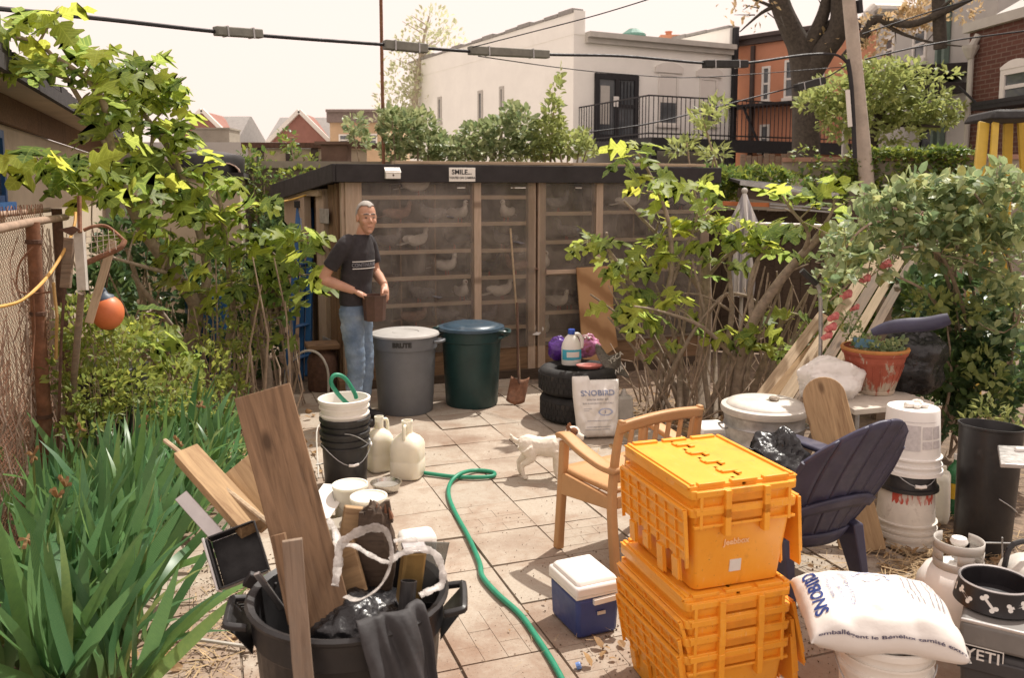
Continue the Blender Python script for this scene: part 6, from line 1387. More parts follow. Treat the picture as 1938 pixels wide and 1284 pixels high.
pail('bucket', 'black upturned bucket in the middle of the right stack', pR+Vector((0,0,.295)), M['black_plastic'], .128, .142, .15, R(0), inv=True, ribs=False, handle=False, group='upturned buckets right of the navy chair')
m = MB(); q = [Vector((.142*math.cos(a), .15*math.sin(a), .42-.10*math.sin(-a)**2)) for a in [math.pi + math.pi*i/16 for i in range(17)]]; m.tube(q, .0028, 5); par = [x for x in bpy.data.objects if x.name.startswith('bucket') and x.get('label', '').startswith('black upturned')][0]; bl0 = m.build('bail', M['galv'], par, basis=Matrix.Translation((0,0,-.275))); m = MB(); m.tube(q[7:10], .0095, 7); m.build('grip', M['white_clean'], bl0)
wb_ = pail('bucket', 'clean white upturned bucket with blurred print on top of the right stack', pR+Vector((.012,0,.385)), M['white_clean'], .128, .146, .34, R(-10), inv=True, handle=False, group='upturned buckets right of the navy chair')
m = MB(); 
for a0, a1, z0, z1 in ((225,262,.14,.27),(266,288,.20,.265),(291,312,.20,.265),(266,288,.15,.19),(291,312,.15,.19),(228,300,.285,.288)): m.lathe([(.1475-(z0*.055)+.001, z0), (.1475-(z1*.055)+.001, z1)], 8, None, R(a0+10), R(a1+10))
o = m.build('label_print', mat('print_faint', (.58,.55,.55), .5, var=.15, scale=60, bump=0), wb_); o['kind'] = 'stuff'
for k, (dx, dy, r) in enumerate(((-.03,-.02,.030),(.02,.0,.036),(-.0,-.035,.024),(.045,-.03,.022))): stone(('lumpy','largest','smallest','flat')[k] + ' white pebble on the clean upturned bucket', pR+Vector((.012+dx, dy, .727)), r, M['white_plastic'], 5+k)
# black drum, jug and green bottle, grill
p = G(1857, 1036); t_ = thing('black_drum', 'tall black plastic drum at the far right', 'drum', p, rot=Euler((R(-3), R(3), 0))); m = MB(); m.lathe([(0,0),(.128,0),(.132,.01),(.150,.63),(.156,.634),(.156,.645),(.148,.645),(.138,.58),(0,.56)], 36); m.build('shell', M['black_plastic'], t_, smooth=40)
m = MB(); m.tube(spline([(-.02,-.151,.30),(.05,-.146,.26),(.11,-.10,.22),(.135,-.03,.21)], 3), .003, 4); m.build('wire', M['galv'], t_)
p = G(1778, 985); t_ = thing('water_jug', 'cloudy flat jug between the right bucket stack and the drum', 'jug', p, R(60)); m = MB(); m.box((0,0,.14), (.20,.10,.28), top=.85); m.build('body', M['milky'], t_, bevel=.03); m = MB(); m.lathe([(.03,.27),(.022,.29),(.022,.315),(0,.315)], 12); m.build('neck', M['milky'], t_)
p = G(1806, 972); t_ = thing('green_bottle', 'green plastic bottle with yellow label beside the black drum', 'bottle', p, R(10)); m = MB(); m.lathe([(0,0),(.055,0),(.058,.01),(.058,.22),(.045,.27),(.02,.30),(.018,.325),(0,.325)], 20); m.build('body', mat('green_bottle', (.03,.16,.06), .25, var=.3), t_, smooth=40)
m = MB(); m.lathe([(.059,.10),(.0592,.19)], 14, None, R(190), R(285)); m.build('label', mat('label_yellow', (.70,.46,.03), .5), t_)
m = MB(); m.tube([(0,0,.32),(0,0,.35)], .02, 10); m.build('cap', M['white_clean'], t_)
gp = G(1985, 1060); gl_ = thing('grill', 'dark barbecue grill with a grey side shelf at the right edge', 'grill', gp, R(-8))
S_ = Matrix.Rotation(R(-8), 3, 'Z')
m = MB(); a = D(1893, 886, 3.55); loc = W(gl_).inverted() @ a; m.hexa([loc, loc+Vector((.5,-.02,0)), loc+Vector((.5,.28,0)), loc+Vector((.10,.28,0))], [loc+Vector((0,0,.02)), loc+Vector((.5,-.02,.02)), loc+Vector((.5,.28,.02)), loc+Vector((.10,.28,.02))]); m.build('side_shelf', M['alu'], gl_, bevel=.004)
m = MB(); q = W(gl_).inverted() @ D(1922, 852, 3.72); m.tube([q, q+Vector((.3,.02,.0))], .012, 8); m.build('handle', M['white_clean'], gl_)
bx_ = loc + Vector((.42,.12,0)); m = MB(); m.box((bx_.x+.1, bx_.y, bx_.z+.04), (.5,.42,.26), top=.85); m.build('firebox', M['steel_dark'], gl_, bevel=.02)
for x, y in ((.0,-.15),(.28,-.15),(.0,.15),(.28,.15)): m = MB(); m.tube([(bx_.x+x, bx_.y+y, bx_.z-.08), (bx_.x+x*1.05, bx_.y+y*1.1, 0)], .014, 6); m.build('leg', M['steel_dark'], gl_)
m = MB(); m.tube([D(1860,1028,3.7), D(1960,1030,3.6)], .004, 5); m.tube([D(1897,1018,3.65), D(1897,1058,3.65)], .004, 5); m.build('wire_rack', M['galv'], gl_, world=True)
p = D(1948, 1130, 3.0); t_ = thing('steel_kettle', 'round steel kettle cut off by the right edge behind the dog bowl', 'kettle', G(1962,1260) if False else Vector((p.x, p.y, .0))); m = MB(); m.lathe([(0,.30),(.09,.30),(.115,.33),(.12,.40),(.10,.46),(.06,.49),(0,.50)], 28); m.build('body', M['galv_pale'], t_, smooth=50)
m = MB(); m.tube(spline([(-.10,0,.46),(-.07,0,.55),(.07,0,.55),(.10,0,.46)], 4), .010, 7); m.build('handle', M['black_plastic'], t_); m = MB(); m.lathe([(0,0),(.11,0),(.11,.30),(0,.30)], 20); m.build('stand', M['steel_dark'], t_)
# propane tank
p = D(1814, 1045, 3.30); p.z = 0; t_ = thing('propane_tank', 'white propane tank with a cut out collar behind the dog bowl', 'tank', p, R(-20)); zc = D(1814, 1062, 3.30).z
hb = zc - .015
m = MB(); m.lathe([(0,.02),(.10,.02),(.14,.05),(.155,.10),(.155,hb-.13),(.148,hb-.07),(.12,hb-.02),(.06,hb+.008),(0,hb+.012)], 40); m.build('shell', M['white_clean'], t_, smooth=60)
m = MB(); m.lathe([(.10,.0),(.105,.0),(.105,.05),(.10,.05)], 30); m.build('foot_ring', M['dirty_white'], t_)
M['collar'] = mat('collar', (.50,.47,.43), .5, var=.06, dirt=(.35,.30,.24), damt=.38)
m = MB(); 
def colr(a0, a1, z0, z1): m.lathe([(.090, z0), (.092, z1)], max(2, int((a1-a0)/9)), None, R(a0), R(a1))
c0 = hb-.008
colr(120,420,c0,c0+.035); colr(130,225,c0+.035,c0+.075); colr(260,300,c0+.035,c0+.075); colr(330,415,c0+.035,c0+.075); colr(125,420,c0+.075,c0+.115)
m.build('collar', M['collar'], t_, solid=.004, smooth=40)
m = MB(); m.tube([(0,0,hb),(0,0,hb+.05)], .016, 8); m.box((0,0,hb+.045), (.05,.03,.03)); m.tube([(0,0,hb+.05),(0,0,hb+.10)], .010, 8); m.build('valve', M['alu'], t_); m = MB(); m.lathe([(0,.0),(.028,.0),(.034,.012),(.028,.028),(0,.030)], 14, at((0,0,hb+.085))); m.build('valve_knob', M['white_clean'], t_)
# hard cooler with dog bowl
ya, yb2 = G(1815,1172,.40), G(1942,1202,.40); ex = (yb2-ya).normalized(); ey = Vector((-ex.y, ex.x, 0)); LX, LY = .60, .36
yt = thing('hard_cooler', 'charcoal hard cooler with rounded lid at the bottom right corner', 'cooler', (ya + ex*LX/2 + ey*LY/2).xy.to_3d(), math.atan2(ex.y, ex.x))
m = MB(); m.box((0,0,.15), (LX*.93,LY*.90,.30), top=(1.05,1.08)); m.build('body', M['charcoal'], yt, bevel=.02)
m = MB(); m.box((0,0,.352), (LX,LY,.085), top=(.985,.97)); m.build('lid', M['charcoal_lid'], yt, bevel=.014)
m = MB(); m.box((0,-LY/2+.012,.395), (LX*.985,.012,.012)); m.build('lid_edge', M['alu'], yt, bevel=.003)
for x in (.02, .25): m = MB(); m.box((x,-LY/2-.008,.27), (.05,.018,.15)); m.build('latch', M['black_plastic'], yt, bevel=.006)
m = MB(); m.box((-.20,-LY/2+.006,.255), (.20,.02,.05)); m.build('panel', M['charcoal'], yt, bevel=.006)
bx0 = W(yt).inverted() @ PL(1859, 1243, ya + ey*.0, Vector((ey.x, ey.y, 0)))
m = MB(); tiltx = Matrix.Rotation(R(87.2), 3, 'X'); px_, pz_ = bx0.x, bx0.z; yy = -LY/2+.0045
for (x0, x1, z0, z1) in ((-.062,.062,.026,.029),(-.062,.062,-.029,-.026),(-.062,-.059,-.026,.026),(.059,.062,-.026,.026)): m.box((px_+(x0+x1)/2, yy-.0035+(z0+z1)*.03, pz_+(z0+z1)/2), (x1-x0,.004,z1-z0))
lg = m.build('badge_border', M['print_white'], yt); lettering('YETI', .052, M['print_white'], yt, at((px_, yy-.0075, pz_), tiltx), bold=.0006, sx=1.05)
pb_ = G(1882, 1140, .399); db = thing('dog_bowl', 'black dog bowl with white bones standing on the hard cooler', 'bowl', pb_)
m = MB(); m.lathe([(0,.0),(.128,.0),(.132,.004),(.116,.078),(.117,.082),(.113,.085),(.108,.08),(.103,.02),(0,.012)], 44); m.build('bowl', mat('bowl_black', (.018,.016,.018), .35, var=.2), db, smooth=40)
m = MB(); m.lathe([(.1165,.080),(.119,.084),(.115,.088),(.110,.084)], 44); m.build('rim', M['alu'], db, smooth=60)
bone = []
for cxx, cyy, a0 in ((.022,.008,-130),(.022,-.008,-100)): pass
def bone_out():
    pts = []
    def arc(cx_, cy_, r, a0, a1, k=6): return [(cx_+r*math.cos(R(a0+(a1-a0)*i/k)), cy_+r*math.sin(R(a0+(a1-a0)*i/k))) for i in range(k+1)]
    pts += arc(.026,.009,.0095,-60,200-20)[::1]; 
    return arc(.026,-.008,.009,-200,60) + arc(.026,.008,.009,-60,200) + arc(-.026,.008,.009,-20,240) + arc(-.026,-.008,.009,120,380)
bo = bone_out()
for k, (ang, rl) in enumerate(((-128,-50),(-88,12),(-48,-45),(-8,10),(32,-40),(72,10),(112,-40),(152,10),(192,-30))):
    m = MB(); rm = Matrix.Rotation(R(rl), 3, 'Z')
    pts = []
    for x, y in bo:
        q = rm @ Vector((x, y, 0)); z = .042+q.y*.85; rr = .132-(z-.004)*.216+.0008; a = R(ang)+q.x/rr*.95; pts.append((rr*math.cos(a), rr*math.sin(a), z))
    m.poly(pts); m.build('bone_print', M['print_white'], db)
# salt sack lying on a white bucket
pbk = D(1672, 1262, 2.68); pbk.z = 0; pail('bucket', 'cream bucket under the lying salt sack with a grey printed label', pbk, M['white_plastic'], .125, .150, .38, R(-25))
pail_o = [o for o in bpy.data.objects if o.get('label', '').startswith('cream bucket')][0]
m = MB(); m.lathe([(.140,.17),(.1445,.235)], 8, None, R(225), R(255)); m.build('label', M['print_grey'], pail_o)
ang = R(-6); Lb, Wb, Tb = .49, .345, .145
def droop(p): return Vector((p.x*(1-.0*abs(p.y)), p.y, p.z - .34*p.x*p.x*1.0 - .22*max(0, -p.y)**1.6 - .2*p.y*p.y + .012*math.sin(p.x*22)*max(0, -p.y*4)))
sb, f2, g2 = sackmesh('salt_sack', 'white salt sack lying across the cream bucket in the bottom right', Vector((pbk.x-.035, pbk.y+.015, .385)), Euler((R(7), R(3), ang)), Lb, Wb, Tb, 9, droop)
print_on(sb, f2, g2, Lb, Wb, 'SNOBIRD', .054, -.200, .005, M['print_blue'], R(90), bold=.0014)
for x, s, tx in ((-.158, .022, 'water softener salt'), (-.128, .020, 'SUN DRIED COARSE'), (-.095, .023, 'GROS SEL ADOUCISSEUR')): print_on(sb, f2, g2, Lb, Wb, tx, s, x, .02, M['print_pale'], R(90), sx=.85)
bars_on(sb, f2, g2, Lb, Wb, [(x, x+.004, -.03, .11) for x in (.10,.122,.14,.17,.19,.205)], M['print_grey'])
q_ = onsack(f2, g2, Lb, Wb); mb = MB(); mb.grid(lambda s, u: q_(Vector((-.0+.065*(.8+.2*u)*math.cos(2*math.pi*s), .09+.032*(.8+.2*u)*math.sin(2*math.pi*s), 0))), 28, 1); mb.build('emblem', M['print_pale'], sb)
fr_txt = 'emballégent le Bénélux tamisé extra.'
def front_print():
    me = textmesh(fr_txt, .031, bold=.0006, sx=1.02); me.materials.clear()
    for v in me.vertices:
        x = v.co.x; yv = v.co.y; t = .085 + yv*0.0
        # walk down the front flank of the sack: parameter from the seam towards the top
        tt = .016 + max(0, yv+.02)*.75
        p = f2(min(.97, max(.03, x/Lb+.52)), tt, 1); pn = g2(p); p2 = g2(f2(min(.97, max(.03, x/Lb+.52)), tt+.004, 1)); v.co = pn + Vector((0, -.0042, .0028))
    return link('lettering', me, mat('print_ink', (.10,.09,.17), .6, bump=0), sb)
front_print()
# navy adirondack chair seen from behind
ad_ = thing('garden_chair', 'navy plastic fan back garden chair seen from behind', 'chair', Vector((1.385, 3.80, 0)), R(24)); am = M['navy']
def back(s, t):
    """s -1..1 across, t 0 (seat) .. 1 (top)"""
    w_ = .195 + .105*math.sin(min(1, t*1.05)*math.pi*.66); top_ = 1 - .30*abs(s)**2.1
    tt = t*top_; return Vector((s*w_, -.02 - .30*tt - .05*tt*tt + .055*s*s*0 - .065*(1-s*s), .25 + .655*tt))
for k in range(6):
    s0, s1 = -1+k/3+.008, -1+(k+1)/3-.008; m = MB(); m.grid(lambda a, b: back(s0+(s1-s0)*a, b) + Vector((0, .006*math.cos(math.pi*(a-.5)), 0)), 6, 18); m.build('slat', am, ad_, solid=.013, smooth=50)
m = MB(); m.grid(lambda a, b: back(2*a-1, .90+.09*b) + Vector((0,.012,0)), 28, 3); m.build('top_band', am, ad_, solid=.012, smooth=50)
m = MB(); m.grid(lambda a, b: back(2*a-1, .30+.10*b) + Vector((0,-.016,0)), 24, 3); m.build('back_band', am, ad_, solid=.016, smooth=50)
m = MB(); m.grid(lambda a, b: back(2*a-1, -.02+.10*b) + Vector((0,-.010,0)), 24, 3); m.build('back_band', am, ad_, solid=.016, smooth=50)
for s in (-1, 1):
    m = MB(); pts = [back(s*1.0, k/24) for k in range(25)]; m.tube(pts, .011, 6); m.build('back_edge', am, ad_, smooth=60)
for k in range(7): 
    x0 = -.22 + .44*k/7; m = MB(); m.grid(lambda a, b: Vector((x0+.004+.055*a, -.02+.50*b, .25+.13*b-.03*math.sin(math.pi*b))), 2, 8); m.build('seat_slat', am, ad_, solid=.014, smooth=50)
for s in (-1, 1):
    m = MB(); m.hexa([(s*.22-.02,-.16,0),(s*.22+.02,-.16,0),(s*.22+.02,-.09,0),(s*.22-.02,-.09,0)], [(s*.21-.03,-.10,.30),(s*.21+.03,-.10,.30),(s*.21+.03,.06,.32),(s*.21-.03,.06,.32)]); m.build('rear_leg', am, ad_, bevel=.008)
    m = MB(); m.hexa([(s*.25-.02,.45,0),(s*.25+.02,.45,0),(s*.25+.02,.53,0),(s*.25-.02,.53,0)], [(s*.26-.02,.42,.54),(s*.26+.02,.42,.54),(s*.26+.02,.51,.54),(s*.26-.02,.51,.54)]); m.build('front_leg', am, ad_, bevel=.008)
    m = MB(); m.grid(lambda a, b: Vector((s*(.235+.10*a), -.12+.66*b, .55+.012*math.sin(3*b))), 4, 10); m.build('armrest', am, ad_, solid=.02, smooth=50)
    m = MB(); m.hexa([(s*.215-.012,-.05,.20),(s*.215+.012,-.05,.20),(s*.215+.012,.48,.30),(s*.215-.012,.48,.30)], [(s*.215-.012,-.05,.27),(s*.215+.012,-.05,.27),(s*.215+.012,.48,.38),(s*.215-.012,.48,.38)]); m.build('seat_rail', am, ad_, bevel=.006)
# planks leaning on the right fence
for k, (u0, v0, y0, u1, v1, y1, w_, mm, lab) in enumerate((
 (1448,742,5.6,1558,596,6.0,.075,'wood_pale','lowest of the leaning planks, ending beside the galvanized can'), (1468,742,5.55,1600,585,6.0,.06,'wood_new','thin plank second lowest in the leaning pile'),
 (1560,640,5.7,1722,388,6.6,.085,'wood_pale','wide pale plank on the left of the leaning pile by the roses'), (1585,650,5.65,1745,385,6.6,.07,'wood_old','brownish plank in the middle of the leaning pile'), (1608,655,5.6,1752,410,6.5,.06,'wood_pale','narrow pale plank right of the middle of the leaning pile'), (1640,650,5.55,1768,420,6.4,.06,'wood_old','darkest plank on the right of the leaning pile'))):
    a, b = D(u0, v0, y0), D(u1, v1, y1); d_ = (b-a).normalized(); a = a - d_*max(0, (a.z-.03)/d_.z)
    t_ = thing('leaning_plank', lab, 'plank', a, 0, 'planks leaning among the roses'); board('board', a, b, w_, .022, M[mm], t_, (-.5,-1,.3))
    m = MB(); m.bar(b - d_*.02, b + d_*.001, w_*.98, .0225, (-.5,-1,.3)); m.build('sawn_end', M['wood_new'], t_, world=True)

rf_ = thing('rail_fence', 'low post and rail fence hidden behind the roses holding up the planks', 'fence', D(1740,400,6.72).xy.to_3d())
q0, q1 = D(1690,405,6.75), D(1830,405,6.65); q1.z = q0.z
m = MB(); m.bar(q0, q1, .09, .04); m.build('rail', M['wood_old'], rf_, world=True)
for q in (q0, q1): m = MB(); m.box((q.x, q.y+.07, q.z/2), (.09,.09,q.z+.1)); m.build('post', M['wood_old'], rf_, world=True)
# =================================================================== black bin with scrap, bottom left
cb = G(660, 1120, .70); cb.z = 0; bi = thing('trash_can', 'black plastic can full of scrap boards at the bottom left', 'trash can', cb, R(12))
m = MB(); m.lathe([(0,0),(.205,0),(.215,.02),(.262,.60),(.270,.61),(.272,.68),(.285,.69),(.288,.70),(.280,.708),(.262,.70),(.255,.60),(.21,.03),(0,.03)], 44); m.build('body', M['black_plastic'], bi, smooth=35)
for a in (180, -8):
    m = MB(); m.tube(spline([(.275,-.085,.665),(.322,-.08,.672),(.330,-.06,.675),(.330,.06,.675),(.322,.08,.672),(.275,.085,.665)], 3), .012, 6); m.hexa([(.262,-.085,.585),(.262,.085,.585),(.268,.085,.60),(.268,-.085,.60)],[(.315,-.075,.655),(.315,.075,.655),(.326,.08,.668),(.326,-.08,.668)]); m.build('handle', M['black_plastic'], bi, basis=at((0,0,0), Matrix.Rotation(R(a), 3, 'Z')), bevel=.003, smooth=None)
a, b = D(612, 1180, 2.30), D(497, 742, 2.52); d_ = (b-a).normalized()
t_ = tag(board('plank', a-d_*.05, b, .165, .042, M['wood_brown'], None, (.25,-1,.2), jitter=.003), 'broad brown plank standing tall out of the black can', 'plank')
t_ = tag(board('lumber', D(480,1000,2.55), D(352,858,2.85), .085, .042, M['wood_new'], None, (.2,-.5,1)), 'sawn timber poking left out of the black can', 'lumber')
m = MB(); m.tube([D(520,1000,2.5), D(312,834,2.95)], .008, 6); tag(m.build('stick', M['wood_pale']), 'thin pale stick lying along the sawn timber', 'stick')
t_ = tag(board('lumber', D(520,985,2.66), D(447,885,2.78), .12, .03, M['wood_new'], None, (.1,-1,.4)), 'short tan board end behind the tall plank', 'lumber')
t_ = tag(board('metal_strip', D(425,1030,2.60), D(342,938,2.72), .045, .006, M['alu'], None, (.4,-1,.6)), 'light grey metal strip poking out beside the black planter box', 'metal strip')
t_ = tag(board('picket', D(583,1330,1.98)+Vector((0,0,-.1)), D(553,1022,2.06), .050, .022, M['wood_old'], None, (.3,-1,0), jitter=.003), 'dark weathered stake leaning on the front of the black can', 'stake')
t_ = tag(board('picket', D(560,1180,2.25), D(526,1012,2.32), .042, .020, M['wood_brown'], None, (.1,-1,.1)), 'short broken stake between the tall plank and the dark stake', 'stake')
# black open planter box hanging on the left
t_ = thing('planter_box', 'open black plastic box tipped sideways on the left of the black can', 'box', D(452, 1052, 2.52), rot=Euler((R(62), R(-14), R(22))))
m = MB(); wx, wy, wz, th_ = .145, .155, .13, .006
for s in (-1, 1): m.box((s*wx/2,0,0), (th_, wy, wz)); m.box((0,s*wy/2,0), (wx-th_-.001, th_, wz))
m.box((0,0,-wz/2+.004), (wx-th_-.002, wy-th_-.002, .006)); m.build('shell', M['black_plastic'], t_, bevel=.002)
m = MB(); m.box((-wx/2-.009,0,0), (.008, wy+.008, wz+.006)); m.build('side_plate', M['alu'], t_, bevel=.002)
# scrap inside the can
def scrap(name, label, cat, p, size, rot, mm, bev=.004): m = MB(); m.box((0,0,0), size); o = m.build(name, M[mm], None, bevel=bev, basis=at(p, Euler(rot).to_matrix())); return tag(o, label, cat)
scrap('wood_block', 'light wood block standing behind the plastic film loop', 'block', D(667, 1010, 2.5), (.075,.04,.16), (R(-10),R(12),R(15)), 'wood_new')
t_ = thing('broken_log', 'dark broken log end with a jagged top inside the black can', 'log', D(712, 1040, 2.48))
m = MB(); m.ball((0,0,-.02), (.062,.048,.15), 18, 14, None, lambda d: (1.12 if abs(d.z) > .75 else 1)+.22*noise.noise(Vector((d.x*5,d.y*5,d.z*.8)))+.08*noise.noise(d*7))
for k in range(30):
    a = k*2.4; r_ = .008+.036*rnd.random(); h = rnd.uniform(.02,.055)*(1.3 if k % 7 == 0 else .8); m.box((r_*math.cos(a)*1.2, r_*math.sin(a)*.8, .085+h/2), (.020,.017,h), Matrix.Rotation(rnd.uniform(-.2,.2), 3, 'Y'), top=(.65,.8))
m.build('wood', M['wood_dark'], t_, smooth=40)
m = MB(); 
for k in range(5): m.box((.01+.014*k-.02, -.005, .118+.010*(k % 2)), (.010,.02,.035), Matrix.Rotation(R(rnd.uniform(-15,15)), 3, 'Y'), top=(.2,.6))
m.build('splinters', M['rust'], t_)
t_ = thing('brass_tin', 'square brass coloured tin standing upright in the black can', 'tin', D(778, 1090, 2.36), rot=Euler((R(6), R(6), R(20)))); m = MB(); m.box((0,0,0), (.066,.05,.17)); m.build('body', mat('brass', (.36,.24,.09), .4, .6, var=.3, dirt=(.15,.10,.05), damt=.4), t_, bevel=.008); m = MB(); m.box((.0,0,.088), (.07,.054,.008)); m.build('lid', M['alu'], t_, bevel=.002)
scrap('glass_panel', 'narrow glass pane leaning beside the brass tin', 'glass', D(815, 1085, 2.40), (.075,.006,.20), (R(8),R(10),R(20)), 'pane', .001)
m = MB(); m.lathe([(.020,-.10),(.022,-.10),(.022,.03),(.020,.03)], 16); o = m.build('pipe_end', M['black_plastic'], None, basis=at(D(772,1122,2.26), Euler((R(-14),R(4),0)).to_matrix()), solid=.003); tag(o, 'short black pipe end pointing up in the can', 'pipe')
scrap('foam_sheet', 'tan foam board scrap behind the film loop', 'board', D(650, 1080, 2.44), (.12,.016,.16), (R(-18),R(-24),R(-12)), 'wood_new'); scrap('metal_offcut', 'thin metal offcut poking out near the can handle', 'scrap', D(510, 1120, 2.36), (.02,.01,.16), (R(20),R(-22),0), 'alu')
scrap('metal_offcut', 'dark hinged metal offcut under the black planter box', 'scrap', D(492, 1105, 2.42), (.09,.02,.05), (R(20),R(30),R(20)), 'steel_dark')
def film_loop(label, pts, r):
    P_ = spline([D(*p) for p in pts], 7); m = MB(); n_ = len(P_); m.tube(P_, [r*(1+.16*math.sin(i*.9)+.10*math.sin(i*2.7)) for i in range(n_)], 8, flat=.25, up=(.4,-.4,1)); return tag(m.build('plastic_film', M['film_loop'], smooth=60), label, 'plastic film')
n = NT('film_loop'); v = n.coord('Object'); n.done(n.ramp(n.noise(v, 40, 4), [(.35, (.42,.39,.36)), (.65, (.74,.70,.66))]), .28); n.bump(n.noise(v, 90, 4), .6, .006)
tr = n.new('BsdfTransparent'); mx = n.new('MixShader'); mx.inputs[0].default_value = .55; n.l(tr.outputs[0], mx.inputs[1]); n.l(n.b.outputs[0], mx.inputs[2]); n.l(mx.outputs[0], n.out.inputs[0]); M['film_loop'] = n.m
film_loop('big loop of twisted clear film above the black can', [(640,1075,2.28),(644,1035,2.30),(670,1012,2.32),(705,1000,2.32),(730,1006,2.30),(741,1040,2.26),(736,1080,2.22),(715,1115,2.18),(680,1136,2.16),(655,1130,2.18)], .013)
film_loop('loose strand of clear film across the big loop', [(640,1035,2.34),(668,1033,2.34),(695,1048,2.33),(722,1062,2.30),(738,1066,2.28)], .008)
film_loop('loop of clear film hanging over the right rim of the can', [(738,1062,2.30),(765,1046,2.32),(800,1040,2.32),(826,1052,2.30),(838,1085,2.27),(835,1108,2.25),(815,1118,2.22),(795,1128,2.20)], .010)
film_loop('strip of clear film beside the tall plank', [(620,985,2.42),(636,1010,2.40),(640,1060,2.32),(634,1110,2.26)], .012)
film_loop('thin torn film strand between tin and glass', [(745,1025,2.36),(780,1018,2.38),(792,1030,2.38),(796,1060,2.34)], .006)
m = MB(); zr = .70
def tarp(s, t):
    a = R(-74 + (44-16*t)*s + 6*noise.noise(Vector((t*3,s,2)))); w = min(1, t*4); r = .22 + .078*w; sl = max(0, t-.18)
    q = Vector((cb.x + r*math.cos(a) + .16*sl*(1-s*.4), cb.y + r*math.sin(a) - .02*sl, zr + .035*math.sin(w*math.pi) + .012 - sl*(.55+.35*s)))
    f_ = (.012*math.sin(11*s+4*t) + .006*math.sin(29*s-7*t))*(.35+t) + .03*noise.noise(Vector((s*3, t*3, 1))) + .014*noise.noise(Vector((s*9, t*7, 5))); return q + Vector((math.cos(a), math.sin(a), 0))*(f_ + .012)
m.grid(tarp, 44, 30); tag(m.build('black_cloth', M['grey_film'], solid=.003, smooth=60), 'dark grey plastic cloth draped over the right front rim of the can', 'cloth')
sack('grey_bag', 'dark crumpled bag filling the top of the black can', 'bag', Vector((cb.x+.05, cb.y+.02, .47)), (.36,.36,.20), M['black_film'], 44, 0, .45)
t_ = thing('white_tub', 'white plastic tub with rounded edges behind the black can', 'tub', G(790, 1080), R(20)); m = MB(); m.box((0,0,.10), (.17,.13,.20), top=1.05); m.build('body', M['white_clean'], t_, bevel=.03)
scrap('paving_stone', 'loose brown paver piece on the ground behind the black can', 'paver', G(640, 1010)+Vector((0,0,.03)), (.2,.14,.06), (0,0,R(30)), 'concrete')
# plastic crate tile and rod on the ground
t_ = thing('grate_tile', 'black slotted plastic tile on the ground left of the can', 'tile', G(463, 1175), R(12)); 
for k in range(9): m = MB(); m.box((0,-.10+.025*k,.02), (.07,.010,.035)); m.build('slat', M['black_plastic'], t_)
for s in (-1, 1): m = MB(); m.box((s*.04,0,.02), (.010,.215,.04)); m.build('rail', M['black_plastic'], t_)
m = MB(); m.tube([G(330,1206,.02), G(400,1215,.022), G(476,1226,.025)], .008, 7); tag(m.build('metal_rod', M['galv_pale']), 'thin pale rod lying on the ground beside the can', 'rod')
# =================================================================== the man and the dog
def rings(mb, L, seg=20, rot=None):
    """closed loft through (centre, half depth x, half width y)"""
    k = len(L); vs = []
    for c, rx, ry in L: vs.append(mb._v([Vector(c) + Vector((rx*math.cos(2*math.pi*i/seg), ry*math.sin(2*math.pi*i/seg), 0)) for i in range(seg)]))
    for a, b in zip(vs, vs[1:]):
        for i in range(seg): mb._f([a[i], a[(i+1)%seg], b[(i+1)%seg], b[i]])
    mb._f(vs[0][::-1]); mb._f(vs[-1])
def limb(mb, pts, rs, n=5, seg=12):
    P_ = spline(pts, n); k = len(P_); q = []
    for i in range(k): f_ = i/(k-1)*(len(rs)-1); a = int(min(f_, len(rs)-2)); q.append(rs[a] + (rs[a+1]-rs[a])*(f_-a))
    mb.tube(P_, q, seg)
pM = G(684, 800); YAW = R(-18)
Rs, Re, Rw, Rh = Vector((-.03,-.185,1.43)), Vector((-.195,-.245,1.17)), Vector((.036,-.15,1.08)), Vector((.10,-.125,1.045))
Ls, Le, Lw, Lh = Vector((.01,.185,1.43)), Vector((.03,.255,1.19)), Vector((.21,.06,1.11)), Vector((.24,.0,1.05))
hd = Vector((.085,0,1.635)); HYW = Matrix.Rotation(R(-44), 3, 'Z')
def hp_(x, y, z): return hd + HYW @ Vector((x, y, z))
b = MB()
rings(b, [((-.03,0,.90),.10,.145),((-.03,0,1.0),.095,.14),((-.02,0,1.12),.095,.135),((0,0,1.28),.095,.135),((.01,0,1.38),.085,.125),((.03,0,1.45),.06,.075)])
limb(b, [(.03,0,1.42),(.045,0,1.50),(.07,0,1.57)], [.066,.056,.055])
for S_, E_, W2, H2, side in ((Rs,Re,Rw,Rh,-1),(Ls,Le,Lw,Lh,1)):
    limb(b, [S_+Vector((0,side*-.05,-.02)), S_+Vector((0,side*-.02,-.02)), E_.lerp(S_,.5)+Vector((-.004,0,0)), E_], [.040,.046,.046,.040]); limb(b, [E_, E_.lerp(W2,.35), W2], [.041,.044,.029])
    d = (H2-W2).normalized(); lat = d.cross(Vector((0,0,1))).normalized()*side*-1; up_ = lat.cross(d)
    b.tube([W2, W2+d*.03, W2+d*.065, W2+d*.085], [.028,.034,.038,.034], 10, flat=.62, up=up_ if abs(up_.z) > .3 else (0,0,1))
    for k in range(4):
        off = lat*(-.027+.018*k); L1 = (.034,.040,.037,.029)[k]; p0 = W2+d*.075+off; dn_ = Vector((0,0,-1)); p1 = p0+d*L1*.8+dn_*.010; p2 = p1+d*.010+dn_*L1*.75; p3 = p2+dn_*.018-d*.010
        b.tube([p0,p1,p2,p3], [.0105,.0100,.0092,.0075], 7)
    tin = Vector((0,-side,0)); p0 = W2+d*.03+tin*.018; p1 = p0+d*.035+tin*.022; p2 = p1+d*.028+tin*.006; b.tube([p0,p1,p2], [.014,.0115,.009], 7)
